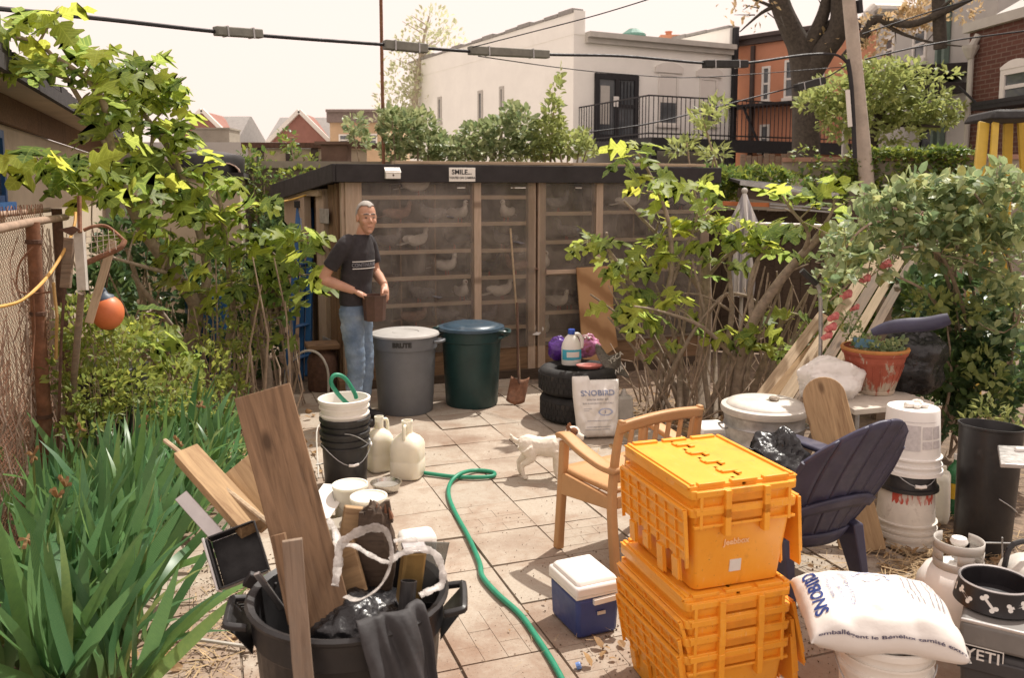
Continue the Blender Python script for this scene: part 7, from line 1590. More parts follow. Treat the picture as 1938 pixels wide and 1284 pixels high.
for s in (-1, 1):
    limb(b, [(-.03,s*.085,.92),(-.015,s*.09,.70),(0.0,s*.09,.50),(-.02,s*.09,.28),(-.03,s*.09,.09)], [.085,.075,.053,.050,.036])
    limb(b, [(-.06,s*.09,.05),(.03,s*.095,.05),(.13,s*.10,.035)], [.042,.040,.03])
# head
b.ball(hp_(-.012,0,.030), (.100,.078,.098), 18, 12, HYW)
rr_ = [(hp_(.020,0,.03), .078, .070), (hp_(.024,0,-.03), .072, .066), (hp_(.030,0,-.075), .060, .054), (hp_(.040,0,-.105), .040, .036), (hp_(.046,0,-.116), .022, .022)]
vs = [b._v([c + HYW @ Vector((rx*math.cos(2*math.pi*i/18), ry*math.sin(2*math.pi*i/18), 0)) for i in range(18)]) for c, rx, ry in rr_]
for a_, c_ in zip(vs, vs[1:]):
    for i in range(18): b._f([a_[i], a_[(i+1)%18], c_[(i+1)%18], c_[i]])
b._f(vs[0][::-1]); b._f(vs[-1])
limb(b, [hp_(.080,0,.016), hp_(.101,0,-.010), hp_(.110,0,-.030)], [.008,.012,.0160], 4, 8)
for s in (-1, 1):
    b.ball(hp_(.074,s*.030,.029), (.014,.026,.008), 10, 6, HYW); b.ball(hp_(.066,s*.042,-.028), (.026,.022,.024), 10, 6, HYW); b.ball(hp_(-.006,s*.079,.0), (.020,.010,.034), 10, 6, HYW); b.ball(hp_(.100,s*.012,-.030), (.012,.010,.009), 8, 5, HYW)
b.ball(hp_(.088,0,-.062), (.012,.026,.008), 10, 6, HYW); b.ball(hp_(.085,0,-.076), (.012,.022,.008), 10, 6, HYW); b.ball(hp_(.076,0,-.103), (.020,.024,.016), 10, 6, HYW)
me = remesh(b, .0052, 3, 'person'); man = link('person', me, M['skin']); man.matrix_basis = Matrix.Translation(pM) @ Matrix.Rotation(YAW, 4, 'Z') @ Matrix.Diagonal((.94, .93, 1.0, 1))
tag(man, 'grey haired man in black t-shirt and jeans holding a brown can', 'person')
# face details
M['brow'] = mat('brow', (.13,.10,.085), .8, bump=0)
for s in (-1, 1):
    m = MB(); m.ball(hp_(.0855,s*.030,.006), (.009,.014,.0062), 10, 6, HYW); m.build('eye', mat('eye', (.10,.07,.055), .3, bump=0) if s < 0 else bpy.data.materials['eye'], man, smooth=60)
    m = MB(); m.tube([hp_(.0915,s*.007,.029), hp_(.0895,s*.030,.034), hp_(.074,s*.050,.028)], [.006,.0075,.005], 6); m.build('eyebrow', M['brow'], man, smooth=60)
m = MB(); m.ball(hp_(.0955,0,-.069), (.006,.020,.0022), 10, 5, HYW); m.build('mouth', mat('mouth', (.20,.075,.06), .6, bump=0), man)
h = MB(); h.ball(hp_(-.014,0,.032), (.1035,.0815,.102), 40, 28, HYW, lambda d: 1+.02*noise.noise(d*11))
h.bm.verts.ensure_lookup_table(); kill = []
for v in h.bm.verts:
    q = HYW.transposed() @ (v.co - hd); lim = .070 if q.x > .045 else (-.005 if q.x > -.0 and abs(q.y) > .0 else -.045); lim = (.082 - (q.x-.03)*.0 + .010*abs(q.y)/.05 if q.x > .03 else (.082 - (.03-q.x)*1.9 if q.x > -.01 else .006 - (-.01-q.x)*.9))
    if q.z < lim: kill.append(v)
bmesh.ops.delete(h.bm, geom=kill, context='VERTS'); h.build('hair', M['hair_grey'], man, smooth=60, solid=.003)
# t-shirt
c = MB(); rings(c, [((-.03,0,.955),.128,.168),((-.03,0,1.0),.125,.168),((-.025,0,1.12),.122,.166),((-.0,0,1.27),.126,.170),((.008,0,1.37),.118,.172),((.018,0,1.43),.100,.145),((.03,0,1.478),.080,.10),((.038,0,1.508),.066,.072)], 28)
for S_, E_, side in ((Rs,Re,-1),(Ls,Le,1)): limb(c, [S_+Vector((.01,-side*.09,.02)), S_+Vector((0,-side*.012,-.005)), S_.lerp(E_,.50), S_.lerp(E_,.66)], [.070,.068,.066,.066])
me = remesh(c, .008, 6, 'shirt')
for v in me.vertices: 
    q = v.co; k = noise.noise(Vector((q.x*9, q.y*9, q.z*5)))*.006 + abs(noise.noise(Vector((q.x*6+3, q.y*6, q.z*14))))*.007*(1.2 if q.z < 1.2 else .6); v.co += Vector((q.x, q.y, 0)).normalized()*k
link('shirt', me, M['shirt'], man)
# chest print, wrapped to the shirt front
def chest(a, z): return Vector((.0+.140*math.cos(a), .200*math.sin(a), z))
for z0 in (1.302, 1.248):
    m = MB(); m.grid(lambda s, t: chest(R(-70)+R(80)*s, z0+.006*t), 14, 1); m.build('chest_line', M['print_white'], man)
me = textmesh('CONTINUUM', .040, bold=.001); me.materials.clear()
for v in me.vertices: v.co = chest(R(-32) + v.co.x/.175, 1.278 + v.co.y)
link('chest_print', me, M['print_grey'], man)
# jeans
c = MB(); rings(c, [((-.03,0,.86),.118,.155),((-.03,0,.92),.122,.16),((-.03,0,1.0),.116,.156),((-.03,0,1.035),.110,.150)], 28)
limb(c, [(-.03,-.075,.93),(-.01,-.09,.72),(.012,-.095,.50),(-.015,-.09,.28),(-.035,-.09,.05)], [.108,.092,.074,.072,.070], 6, 16); limb(c, [(-.03,.075,.93),(-.02,.09,.72),(-.0,.095,.50),(-.02,.09,.28),(-.04,.09,.05)], [.108,.092,.074,.072,.070], 6, 16)
me = remesh(c, .009, 6, 'jeans')
for v in me.vertices: q = v.co; v.co += Vector((q.x+.02, q.y - (.09 if q.y > 0 else -.09), 0)).normalized()*(.011*noise.noise(Vector((q.x*7, q.y*7, q.z*11))) + .007*noise.noise(Vector((q.x*14, q.y*14, q.z*28)))) if q.z < .9 else Vector()
link('jeans', me, M['denim'], man)
m = MB(); m.grid(lambda s, t: Vector((-.03+.121*math.cos(2*math.pi*s), .161*math.sin(2*math.pi*s), 1.0+.034*t)), 36, 1, close=True); m.build('belt', M['black_plastic'], man, solid=.004, smooth=60)
for s in (-1, 1): m = MB(); limb(m, [(-.10,s*.09,.045),(0,s*.095,.05),(.10,s*.10,.04),(.165,s*.105,.032)], [.042,.047,.045,.030], 4, 12); o = m.build('shoe', M['black_plastic'], man, smooth=60)
# brown can in his hands
cp_ = W(man) @ Vector((.182,-.075,.845)); t_ = thing('tin_can', 'dark brown open feed can held by the man in both hands', 'can', cp_, R(10))
m = MB(); m.lathe([(0,0),(.078,0),(.082,.006),(.094,.19),(.097,.192),(.097,.20),(.091,.20),(.078,.02),(0,.015)], 8); m.build('shell', mat('can_brown', (.085,.045,.032), .6, var=.3, dirt=(.16,.10,.075), damt=.4), t_)
m = MB(); m.lathe([(0,.165),(.086,.165)], 8); m.build('feed', M['soil'], t_)
# dog
pD = G(1024, 905); dg_ = MB(); DY = R(-8)
limb(dg_, [(-.135,0,.205),(-.09,0,.212),(.0,0,.205),(.09,0,.210),(.125,0,.225)], [.045,.066,.060,.072,.055], 5, 14)
limb(dg_, [(.10,0,.225),(.15,0,.255),(.185,0,.29)], [.055,.045,.040], 4, 12)
dg_.ball((.20,-.012,.305), (.050,.042,.042), 14, 9); limb(dg_, [(.215,-.02,.30),(.25,-.035,.288),(.272,-.042,.284)], [.030,.022,.015], 4, 10)
for y, x in ((-.042,.105),(.042,.085)): limb(dg_, [(x,y,.20),(x+.005,y,.12),(x,y,.06),(x+.006,y,.018)], [.040,.022,.014,.014], 4, 9); dg_.ball((x+.016,y,.012), (.022,.015,.012), 8, 5)
for y, x in ((-.045,-.085),(.045,-.12)): limb(dg_, [(x,y,.205),(x+.028,y,.145),(x-.028,y,.085),(x-.020,y,.018)], [.050,.034,.015,.013], 5, 9); dg_.ball((x-.008,y,.012), (.022,.015,.012), 8, 5)
limb(dg_, [(-.145,0,.225),(-.18,0,.25),(-.20,0,.275)], [.018,.013,.006], 4, 8)
me = remesh(dg_, .0055, 4, 'dog')
for v in me.vertices: v.co += v.normal*(.0022*noise.noise(v.co*90) + .0028*noise.noise(v.co*34))
M['dog_white'] = mat('dog_white', (.74,.67,.57), .9, var=.06, scale=20, dirt=(.60,.50,.38), damt=.3, bump=.6, bscale=160, bdist=.004)
dog = link('dog', me, M['dog_white']); dog.matrix_basis = Matrix.Translation(pD) @ Matrix.Rotation(DY, 4, 'Z') @ Matrix.Scale(1.02, 4)
tag(dog, 'small white terrier with brown ears standing behind the armchair', 'dog')
M['dog_brown'] = mat('dog_brown', (.20,.085,.04), .9, var=.2, bump=.5, bscale=160)
for s in (-1, 1): m = MB(); m.prism([(-.018,0),(.016,0),(.006,.036),(-.014,.030)], .006); m.build('ear', M['dog_brown'], dog, bevel=.002, basis=at((.178,s*.034-.01,.328), Euler((R(78 if s < 0 else 100), R(-12), R(25))).to_matrix()))
m = MB(); m.ball((.207,-.030,.314), (.030,.026,.030), 12, 8); m.build('brown_patch', M['dog_brown'], dog, smooth=60)
m = MB(); m.ball((.276,-.043,.290), (.009,.009,.008), 8, 6); m.build('nose', M['black_plastic'], dog)
for s in (-1, 1): m = MB(); m.ball((.226, -.018+s*.027, .318), .006, 8, 6); m.build('eye', M['black_plastic'], dog)
# =================================================================== left fence: chain link, rails, posts
fw = Facade(AB(-.93, 2.0), AB(-.93, 6.4)); pst = G(95, 962); a_p, b_p = toAB(pst)
fw = Facade(AB(a_p-.06, 2.4), AB(a_p-.06, 6.2))
cf = thing('chain_link_fence', 'rusty chain link fence with pipe rails along the left edge', 'fence', pst)
s_p = (pst - fw.a).dot(fw.d); ztop = D(90, 424, pst.y).z
m = MB(); m.tube([pst, pst + Vector((0,0,ztop+.01))], .037, 12); m.build('post', M['rust'], cf, world=True, smooth=50)
for z in (.55, 1.15, ztop-.10): m = MB(); m.lathe([(.040,-.012),(.044,-.01),(.044,.01),(.040,.012)], 12, at(pst + Vector((0,0,z)))); m.build('tie_band', M['rust_dark'], cf, world=True)
p2 = fw.p(s_p+1.28, 0); m = MB(); m.tube([p2, p2 + Vector((0,0,ztop+.06))], .034, 10); m.build('post', M['rust_dark'], cf, world=True, smooth=50)
p3 = fw.p(s_p-2.0, 0, .05); 
M['rail_pale'] = mat('rail_pale', (.33,.23,.165), .8, var=.25, scale=14, dirt=(.18,.09,.055), damt=.42, bump=.3)
m = MB(); m.tube([fw.p(s_p-2.4, ztop, .05), fw.p(s_p, ztop+.01, .05), fw.p(s_p+1.32, ztop-.0, .05)], .024, 10); m.build('top_rail', M['rail_pale'], cf, world=True, smooth=50)
m = MB(); m.tube([fw.p(s_p-2.4, ztop+.075, -.05), fw.p(s_p+1.4, ztop+.05, -.06)], .017, 8); m.build('back_rail', M['rail_pale'], cf, world=True, smooth=50)
# mesh of bent wires: each wire zigzags up the fence, left as one stuff part
zb = .03; hw_ = .030; m = MB(); nwire = int((fw.L-.1)/hw_); nz = int((ztop+.075-zb)/hw_)
for k in range(nwire):
    s0 = .05 + k*hw_
    if s0 > s_p+1.3: break
    pts = [fw.p(s0 + (hw_ if (j+k) % 2 else 0) + rnd.uniform(-.003,.003), zb + j*hw_ + rnd.uniform(-.002,.002), .004*(1 if (j+k) % 2 else -1)) for j in range(nz+1)]
    m.tube(pts, .0019, 3, cap=False)
    if k % 2: e = pts[-1]; m.tube([e, e + Vector((0,0,.035)) + fw.d*rnd.uniform(-.02,.02), e + Vector((0,0,.055)) + fw.d*rnd.uniform(-.03,.03)], .0026, 3, cap=False)
o = m.build('mesh_wire', M['rust'], cf, world=True); o['kind'] = 'stuff'
# dead vine stems woven in the mesh
M['vine'] = mat('vine', (.33,.245,.19), .9, var=.4, scale=12, dirt=(.20,.13,.09), damt=.42, bump=.3)
vn = thing('dead_vine', 'tangle of dry brown vine stems woven through the chain link fence', 'vine', fw.p(s_p-.8, 0, -.04)); m = MB()
for k in range(230):
    s0 = rnd.uniform(.1, s_p+1.1); pts = [fw.p(s0, .0, -.02)]; z = 0
    top = rnd.uniform(.5, 1.6) if s0 > s_p-.3 else rnd.uniform(.4, 1.15)
    while z < top: z += rnd.uniform(.10,.2); s0 += rnd.uniform(-.04,.045); pts.append(fw.p(s0, z, rnd.choice((-.022,.02,-.03,-.02))))
    m.tube(pts, rnd.uniform(.0022,.0055), 4, cap=False)
o = m.build('stems', M['vine'], vn, world=True); o['kind'] = 'stuff'
# yellow cord, hooks and tools hung by the post
Yp = pst.y
m = MB(); m.tube(spline([D(-15,583,3.9), D(35,572,4.1), D(70,545,4.3), D(100,510,4.6), D(128,462,4.75), D(141,425,4.85), D(143,402,4.9)], 5), .0085, 6); tag(m.build('hanging_rope', mat('cord_yellow', (.62,.36,.10), .6), smooth=60), 'yellow rope sagging across the chain link fence', 'rope')
m = MB(); m.tube(spline([D(430,392,8.2), D(480,390,8.2), D(520,384,8.3), D(555,377,8.4), D(600,362,8.45)], 4), .009, 6); tag(m.build('yellow_rope', mat('rope_yellow', (.60,.38,.08), .6), smooth=60), 'yellow rope stretched from the fig to the coop corner', 'rope')
m = MB(); m.tube(spline([D(62,468,4.7), D(37,500,4.65), D(33,548,4.65), D(60,556,4.65), D(95,553,4.66)], 4), .0055, 5); m.tube([D(63,556,4.65), D(66,620,4.65), D(60,700,4.6)], .006, 5); tag(m.build('bent_wire', M['rust']), 'rusty wire bent into a square loop on the fence post', 'wire')
a, b = G(122, 925), D(154, 555, 4.62); a = Vector((a.x, a.y, 0)); t_ = thing('hoe', 'long grey handled garden tool standing against the fence', 'tool', a); m = MB(); m.tube([a, a.lerp(b, .5), b], [.021,.020,.019], 8); m.build('handle', M['wood_old'], t_, world=True, smooth=60)
m = MB(); q0, q1 = D(157, 550, 4.6), D(150, 440, 4.65); m.bar(q0, q1, .05, .028, (0,-1,0)); m.build('socket', M['galv_pale'], t_, world=True)
m = MB(); m.tube([D(151,440,4.62), D(150,372,4.7)], .013, 6); m.build('tang', M['rust'], t_, world=True); m = MB(); A_, B_, C_, E_ = D(112,434,4.6), D(140,428,4.6), D(152,434,4.6), D(136,446,4.6); m.hexa([A_, E_, C_, B_], [x + Vector((0,-.008,.0)) for x in (A_, E_, C_, B_)]); m.build('blade', M['rust_dark'], t_, world=True)
m = MB(); q0, q1 = D(124, 545, 4.72), D(132, 450, 4.74); m.bar(q0, q1, .055, .03, (0,-1,0)); tag(m.build('wood_strip', M['wood_old'], bevel=.003), 'short grey wooden strip tied to the fence beside the tool', 'wood')
m = MB(); m.tube([D(122,545,4.7), D(116,640,4.7), D(108,900,4.72)], .009, 6); tag(m.build('iron_rod', M['rust_dark']), 'thin dark iron rod hanging behind the garden tool', 'rod')
m = MB(); m.tube([D(101,535,4.78), D(108,600,4.78), D(106,680,4.8)], .010, 6); tag(m.build('yellow_pipe', mat('pipe_ochre', (.48,.30,.11), .7)), 'short ochre pipe hanging right of the rusty fence post', 'pipe')
M['rust_pale'] = mat('rust_pale', (.34,.27,.22), .8)
t_ = thing('rusty_trap', 'rusty wire basket with a curved arm hung on the fence', 'basket', D(185,475,4.75)); fr_ = [D(154,500,4.70), D(225,470,4.75), D(234,456,4.8), D(215,440,4.85), D(160,434,4.8)]
m = MB(); m.tube(spline([D(154,502,4.7), D(190,486,4.72), D(226,470,4.75), D(236,456,4.8)], 4), .016, 6); m.tube(spline([D(158,436,4.8), D(180,428,4.82), D(205,430,4.84), D(236,456,4.8)], 4), .010, 6); m.tube([D(154,502,4.7), D(151,436,4.8)], .008, 5); m.build('frame', M['rust'], t_, world=True, smooth=60)
m = MB()
for k in range(6): f_ = (k+.5)/6; m.tube([D(154+72*f_, 500-30*f_, 4.71), D(158+62*f_, 436-2*f_, 4.82)], .0018, 4)
for k in range(4): f_ = (k+1)/5; m.tube([D(154+3*f_, 500-64*f_, 4.72), D(226-4*f_, 470-32*f_, 4.77)], .0018, 4)
o = m.build('wires', M['rust_pale'], t_, world=True); o['kind'] = 'stuff'
t_ = tag(board('wooden_lath', D(168,612,4.75), D(214,455,4.88), .045, .012, M['wood_pale'], None, (.3,-1,0)), 'pale wooden lath slanting behind the rusty wire basket', 'lath')
pb_ = D(204, 592, 5.0); t_ = thing('float_ball', 'orange float ball with a dark blue cap hanging by the fence', 'ball', pb_)
m = MB(); m.ball((0,0,0), (.092,.092,.105), 28, 18); m.build('ball', M['orange_ball'], t_, smooth=80)
m = MB(); m.lathe([(.062,.078),(.056,.098),(.03,.112),(.02,.15),(0,.155)], 20, Matrix.Rotation(R(-12), 4, 'Y')); m.build('cap', mat('cap_navy', (.05,.07,.10), .5), t_, smooth=50)
m = MB(); m.tube(spline([(0,0,.15),(.02,.0,.25),(.05,.05,.42)], 4), .004, 5); m.build('cord', M['rust_dark'], t_)

# =================================================================== fig trees: lobed leaves one by one
def figleaf(seed):
    r = random.Random(seed); j = lambda a: a*(1+r.uniform(-.12,.12))
    half = [(.10,-.07),(j(.30),j(.02)),(j(.40),j(.16)),(j(.20),j(.27)),(j(.22),j(.33)),(j(.46),j(.50)),(j(.47),j(.66)),(j(.24),j(.60)),(j(.13),j(.60)),(j(.20),j(.78)),(j(.16),j(.93))]
    out = [(0,0)] + half + [(0,1.05)] + [(-x*(1+r.uniform(-.08,.08)), y*(1+r.uniform(-.05,.05))) for x, y in half[::-1]]
    curl = r.uniform(.2,.75); fold = r.uniform(.08,.34)
    z = lambda x, y: fold*abs(x) - curl*(x*x*1.1 + (y-.25)**2*.55)
    vs = [(x, y, z(x, y)) for x, y in out]; n_ = len(vs); mid = [(0,.22),(0,.45),(0,.70)]
    base = len(vs); vs += [(x, y, z(x, y)-.015) for x, y in mid]
    fs = []; k = len(half)
    def near(i): y = out[i][1]; return base + (0 if y < .30 else 1 if y < .58 else 2)
    for i in range(n_):
        a, b = i, (i+1) % n_; na, nb_ = near(a), near(b)
        if na == nb_: fs.append((a, b, na))
        else: fs.append((a, b, nb_, na))
    # petiole
    q = len(vs); vs += [(-.014,-.42,-.10),(.014,-.42,-.10),(.010,.02,.0),(-.010,.02,.0)]; fs.append((q, q+1, q+2, q+3))
    return vs, fs
FIG = []
for k in range(6):
    v_, f_ = figleaf(k); me = bpy.data.meshes.new('leaf'); me.from_pydata(v_, [], f_); me.update(); me.materials.append(M['fig_leaf']); me.polygons.foreach_set('use_smooth', [True]*len(me.polygons)); FIG.append(me)
FV = [figleaf(k) for k in range(6)]
def place_leaves(par, leaves, limit=300, name='leaf'):
    """leaves: (pos, tip dir, normal, size). The ones that show largest become leaf parts, the rest one stuff part."""
    def show(l): p = l[0]; u, v = px(p); vis = 1 if (-40 < u < 1980 and -40 < v < 1320) else .05; return vis*l[3]/max(.5, p.y)
    leaves.sort(key=show, reverse=True); Wi = W(par).inverted()
    V, Fc = [], []
    for i, (p, t, n_, s) in enumerate(leaves):
        t = Vector(t).normalized(); n_ = Vector(n_); x = t.cross(n_)
        if x.length < 1e-4: x = t.orthogonal()
        x.normalize(); n_ = x.cross(t); Mx = Matrix((x, t, n_)).transposed().to_4x4(); Mx = Matrix.Translation(p) @ Mx @ Matrix.Scale(s, 4); k = rnd.randrange(6)
        if i < limit:
            o = link(name, FIG[k], None, par); o.matrix_basis = Wi @ Mx
        else:
            b0 = len(V); Mx = Wi @ Mx; V += [tuple(Mx @ Vector(q)) for q in FV[k][0]]; Fc += [tuple(a+b0 for a in f) for f in FV[k][1]]
    if V: me = bpy.data.meshes.new('foliage'); me.from_pydata(V, [], Fc); me.update(); me.polygons.foreach_set('use_smooth', [True]*len(me.polygons)); o = link('foliage', me, M['fig_leaf2'], par); o['kind'] = 'stuff'
def cluster(p, out, n_, size, spread=1.0):
    L = []; a0 = rnd.random()*6.28
    for k in range(n_):
        a = a0 + k*2.4 + rnd.uniform(-.3,.3); el = rnd.uniform(-.25,.75); d = Vector((math.cos(a)*math.cos(el), math.sin(a)*math.cos(el), math.sin(el))) + Vector(out)*.5
        d.normalize(); s = size*rnd.uniform(.6,1.25); nn = Vector((rnd.gauss(0,.55), rnd.gauss(-.25,.6), .75)) + d*-.15
        if d.cross(nn).length < .2: nn = Vector((1,0,.3))
        L.append((Vector(p) + d*s*.42*spread + Vector((0,0,rnd.uniform(-.04,.05))), d - Vector((0,0,rnd.uniform(.1,1.0))), nn, s))
    return L
def tree_from(par, limbs, clusters, mat_, twig_r=.012):
    m = MB(); nodes = []
    for pts, r0, r1 in limbs:
        P_ = spline(pts, 5); k = len(P_); m.tube(P_, [r0+(r1-r0)*i/(k-1) for i in range(k)], 8)
        nodes += [(P_[i], r0+(r1-r0)*i/(k-1)) for i in range(k)]
    m.build('trunk', mat_, par, world=True, smooth=60)
    m = MB()
    for c_ in clusters:
        best = min(nodes, key=lambda q: (q[0]-c_).length + max(0, q[0].z-c_.z+.05)*2.0); q = best[0]
        if (q-c_).length > .05: branch(m, q, c_, min(best[1]*.75, twig_r*1.2), twig_r*.45, .10, 6, 4)
    o = m.build('branches', mat_, par, world=True, smooth=60); o['kind'] = 'stuff'
# ---- left fig
lf = thing('fig_tree', 'big leafy fig tree rising from the left bed above the coop roof', 'tree', G(352, 782)); g0 = W(lf).translation
def Q(u, v, y): return D(u, v, y)
limbs = [([g0, Q(348,690,7.0), Q(372,590,6.9), Q(330,520,6.7), Q(262,420,6.4), Q(215,300,6.2), Q(190,180,6.1), Q(110,110,5.9)], .075, .016),
 ([Q(372,590,6.9), Q(392,520,6.9), Q(372,420,6.9), Q(330,300,6.8), Q(262,200,6.7), Q(240,140,6.6)], .045, .012),
 ([g0+Vector((.35,.2,0)), Q(428,690,7.2), Q(440,600,7.2), Q(432,500,7.1), Q(420,400,7.0), Q(410,360,7.0)], .05, .012),
 ([g0+Vector((.62,.25,0)), Q(505,690,7.4), Q(480,600,7.3), Q(505,520,7.3), Q(540,470,7.2), Q(580,430,7.1)], .045, .010),
 ([Q(215,300,6.2), Q(140,170,6.0), Q(85,90,5.8), Q(30,70,5.6)], .022, .010), ([Q(262,420,6.4), Q(280,330,6.6), Q(290,240,6.7)], .025, .010), ([Q(330,520,6.7), Q(255,500,6.2), Q(190,480,5.8)], .02, .008),
 ([Q(215,300,6.2), Q(130,330,5.7), Q(75,300,5.5)], .018, .008), ([Q(480,600,7.3), Q(520,540,7.2), Q(560,520,7.1)], .018, .008), ([Q(340,640,7.0), Q(280,560,6.6), Q(250,520,6.4)], .03, .012), ([g0+Vector((-.25,.1,0)), Q(290,650,6.8), Q(268,560,6.7), Q(240,470,6.5)], .04, .015)]
cl = []
for u, v, y, k in ((20,75,5.6,6),(60,70,5.7,7),(95,45,5.8,6),(60,130,5.7,6),(25,120,5.6,5),(150,130,6,7),(190,110,6.1,6),(205,150,6.1,6),(170,175,6,6),(235,130,6.5,7),(262,155,6.6,6),(285,130,6.7,5),(240,190,6.4,7),(285,190,6.7,6),(300,165,6.8,5),(310,210,6.8,6),(200,215,6.2,6),(250,240,6.4,6),(215,265,6.2,6),(290,255,6.7,6),(310,300,6.8,6),(245,300,6.4,6),(200,325,6,6),(270,340,6.5,6),(330,340,6.8,6),(70,300,5.45,5),(95,330,5.5,5),(130,355,5.6,6),(175,370,5.8,6),(355,345,6.9,6),(400,370,7,6),(425,400,7,6),(385,420,6.9,6),(340,400,6.7,6),(300,390,6.6,6),(240,385,6.2,6),(430,345,7,5),(455,470,7.1,5),(500,465,7.2,5),(540,450,7.1,6),(575,455,7.0,5),(562,490,7.0,6),(520,500,7.1,6),(585,520,7.0,4),(470,540,7.1,5),(430,440,7,6),(365,470,6.7,5),(300,450,6.5,6),(255,440,6.2,5),(480,390,7.1,4),(585,555,7.0,3),(345,240,6.9,5),(365,285,6.9,5),(320,480,6.5,5),(250,610,5.9,4),(300,650,6.1,5),(260,680,5.7,4),(325,690,6.2,4),(545,590,7.0,3),(545,640,6.9,2),(390,560,6.8,4),(355,530,6.6,4),(220,340,6.1,6),(150,320,5.7,5),(325,160,6.8,4),(505,560,7.1,3)):
    cl.append((Q(u, v, y), k))
tree_from(lf, limbs, [c_[0] for c_ in cl], M['bark_fig'])
L = []
for c_, k in cl: L += cluster(c_, (.0,-.3,.25), k+2, .195)
place_leaves(lf, L)
# ---- right fig before the coop
rf = thing('fig_tree', 'sparse many stemmed fig tree before the right half of the coop', 'tree', G(1330, 782)); g0 = W(rf).translation
def gq(dx, dy): return g0 + Vector((dx, dy, -.02))
limbs = [([gq(.02,.1), Q(1332,690,7.3), Q(1336,600,7.3), Q(1335,530,7.3), Q(1335,470,7.3)], .062, .045), ([Q(1335,560,7.3), Q(1290,500,7.2), Q(1240,440,7.1), Q(1180,380,7.0)], .03, .010),
 ([gq(-.1,0), Q(1285,700,7.0), Q(1240,620,6.9), Q(1190,530,6.8), Q(1150,470,6.7)], .045, .010), ([gq(-.15,.05), Q(1260,690,7.1), Q(1215,600,7.0), Q(1160,500,6.9), Q(1148,440,6.8)], .035, .010), ([Q(1240,620,6.9), Q(1270,520,6.9), Q(1265,420,6.9), Q(1235,340,6.9), Q(1205,285,6.85)], .026, .008),
 ([Q(1260,560,6.9), Q(1300,470,7.0), Q(1320,400,7.0), Q(1310,350,7.0)], .02, .007), ([gq(.25,-.05), Q(1400,690,6.8), Q(1425,610,6.7), Q(1470,540,6.6), Q(1520,480,6.5), Q(1560,440,6.4)], .06, .025), ([Q(1425,610,6.7), Q(1420,540,6.8), Q(1440,480,6.8), Q(1470,440,6.8)], .03, .010),
 ([gq(.35,0), Q(1440,700,6.9), Q(1480,610,6.8), Q(1500,540,6.8)], .04, .012), ([gq(.15,.05), Q(1370,690,7.0), Q(1385,590,7.0), Q(1380,500,7.0), Q(1395,440,7.0)], .035, .010), ([Q(1400,690,6.8), Q(1330,620,6.6), Q(1250,590,6.5), Q(1200,580,6.4)], .022, .007),
 ([gq(-.25,-.1), Q(1240,720,6.8), Q(1200,660,6.7), Q(1150,600,6.6)], .02, .006), ([Q(1335,600,7.3), Q(1370,560,7.1), Q(1410,560,7.0), Q(1450,580,6.9), Q(1530,600,6.8)], .02, .007), ([Q(1520,480,6.5), Q(1530,440,6.4), Q(1500,400,6.4), Q(1480,370,6.4)], .02, .007), ([Q(1520,480,6.5), Q(1570,410,6.4), Q(1580,370,6.4)], .018, .007),
 ([Q(1335,530,7.3), Q(1380,480,7.2), Q(1440,450,7.1)], .02, .008), ([Q(1385,590,7.0), Q(1330,560,6.9), Q(1270,555,6.8)], .014, .006)]
for k in range(16):
    u0 = rnd.uniform(1240, 1480); du = rnd.gauss(0, 60); y0 = rnd.uniform(6.7, 7.1); limbs.append(([gq((u0-1330)*.0044, rnd.uniform(-.25,.1)), Q(u0+du*.4, 690, y0), Q(u0+du*.9+rnd.gauss(0,10), 610, y0), Q(u0+du*1.5, rnd.uniform(480,560), y0-.1)], rnd.uniform(.016,.03), .007))
cl = [(Q(u, v, y), k) for u, v, y, k in ((1203,285,6.85,6),(1198,300,6.85,4),(1232,340,6.9,5),(1222,362,6.9,5),(1310,372,7,5),(1322,350,7,3),(1112,462,6.7,5),(1130,470,6.7,3),(1188,512,6.8,4),(1160,500,6.8,3),(1215,490,6.9,4),(1245,420,7,4),(1262,450,6.9,4),(1290,430,7,4),(1330,430,7.1,4),(1300,480,7,3),(1355,440,7,4),(1390,425,7,5),(1420,450,6.9,5),(1445,430,6.8,5),(1470,440,6.8,4),(1405,470,6.9,4),(1370,500,7,3),(1205,605,6.5,4),(1225,600,6.5,3),(1250,560,6.8,3),(1180,545,6.7,3),(1250,662,6.6,4),(1390,640,6.7,4),(1440,625,6.7,4),(1480,660,6.6,4),(1420,650,6.6,2),(1540,390,6.4,4),(1500,370,6.4,4),(1575,365,6.4,5),(1600,385,6.4,4),(1540,430,6.4,4),(1485,395,6.5,3),(1235,470,6.9,4),(1275,500,6.9,3),(1315,520,7.0,3),(1450,480,6.8,4),(1345,400,7.05,4),(1370,455,7.0,3),(1165,590,6.6,3),(1290,590,6.7,2),(1350,640,6.9,2),(1500,600,6.7,3),(1530,500,6.5,3))]
tree_from(rf, limbs, [c_[0] for c_ in cl], M['bark_fig'], .010)
L = []
for c_, k in cl: L += cluster(c_, (0,-.2,.3), k+1, .175)
place_leaves(rf, L)
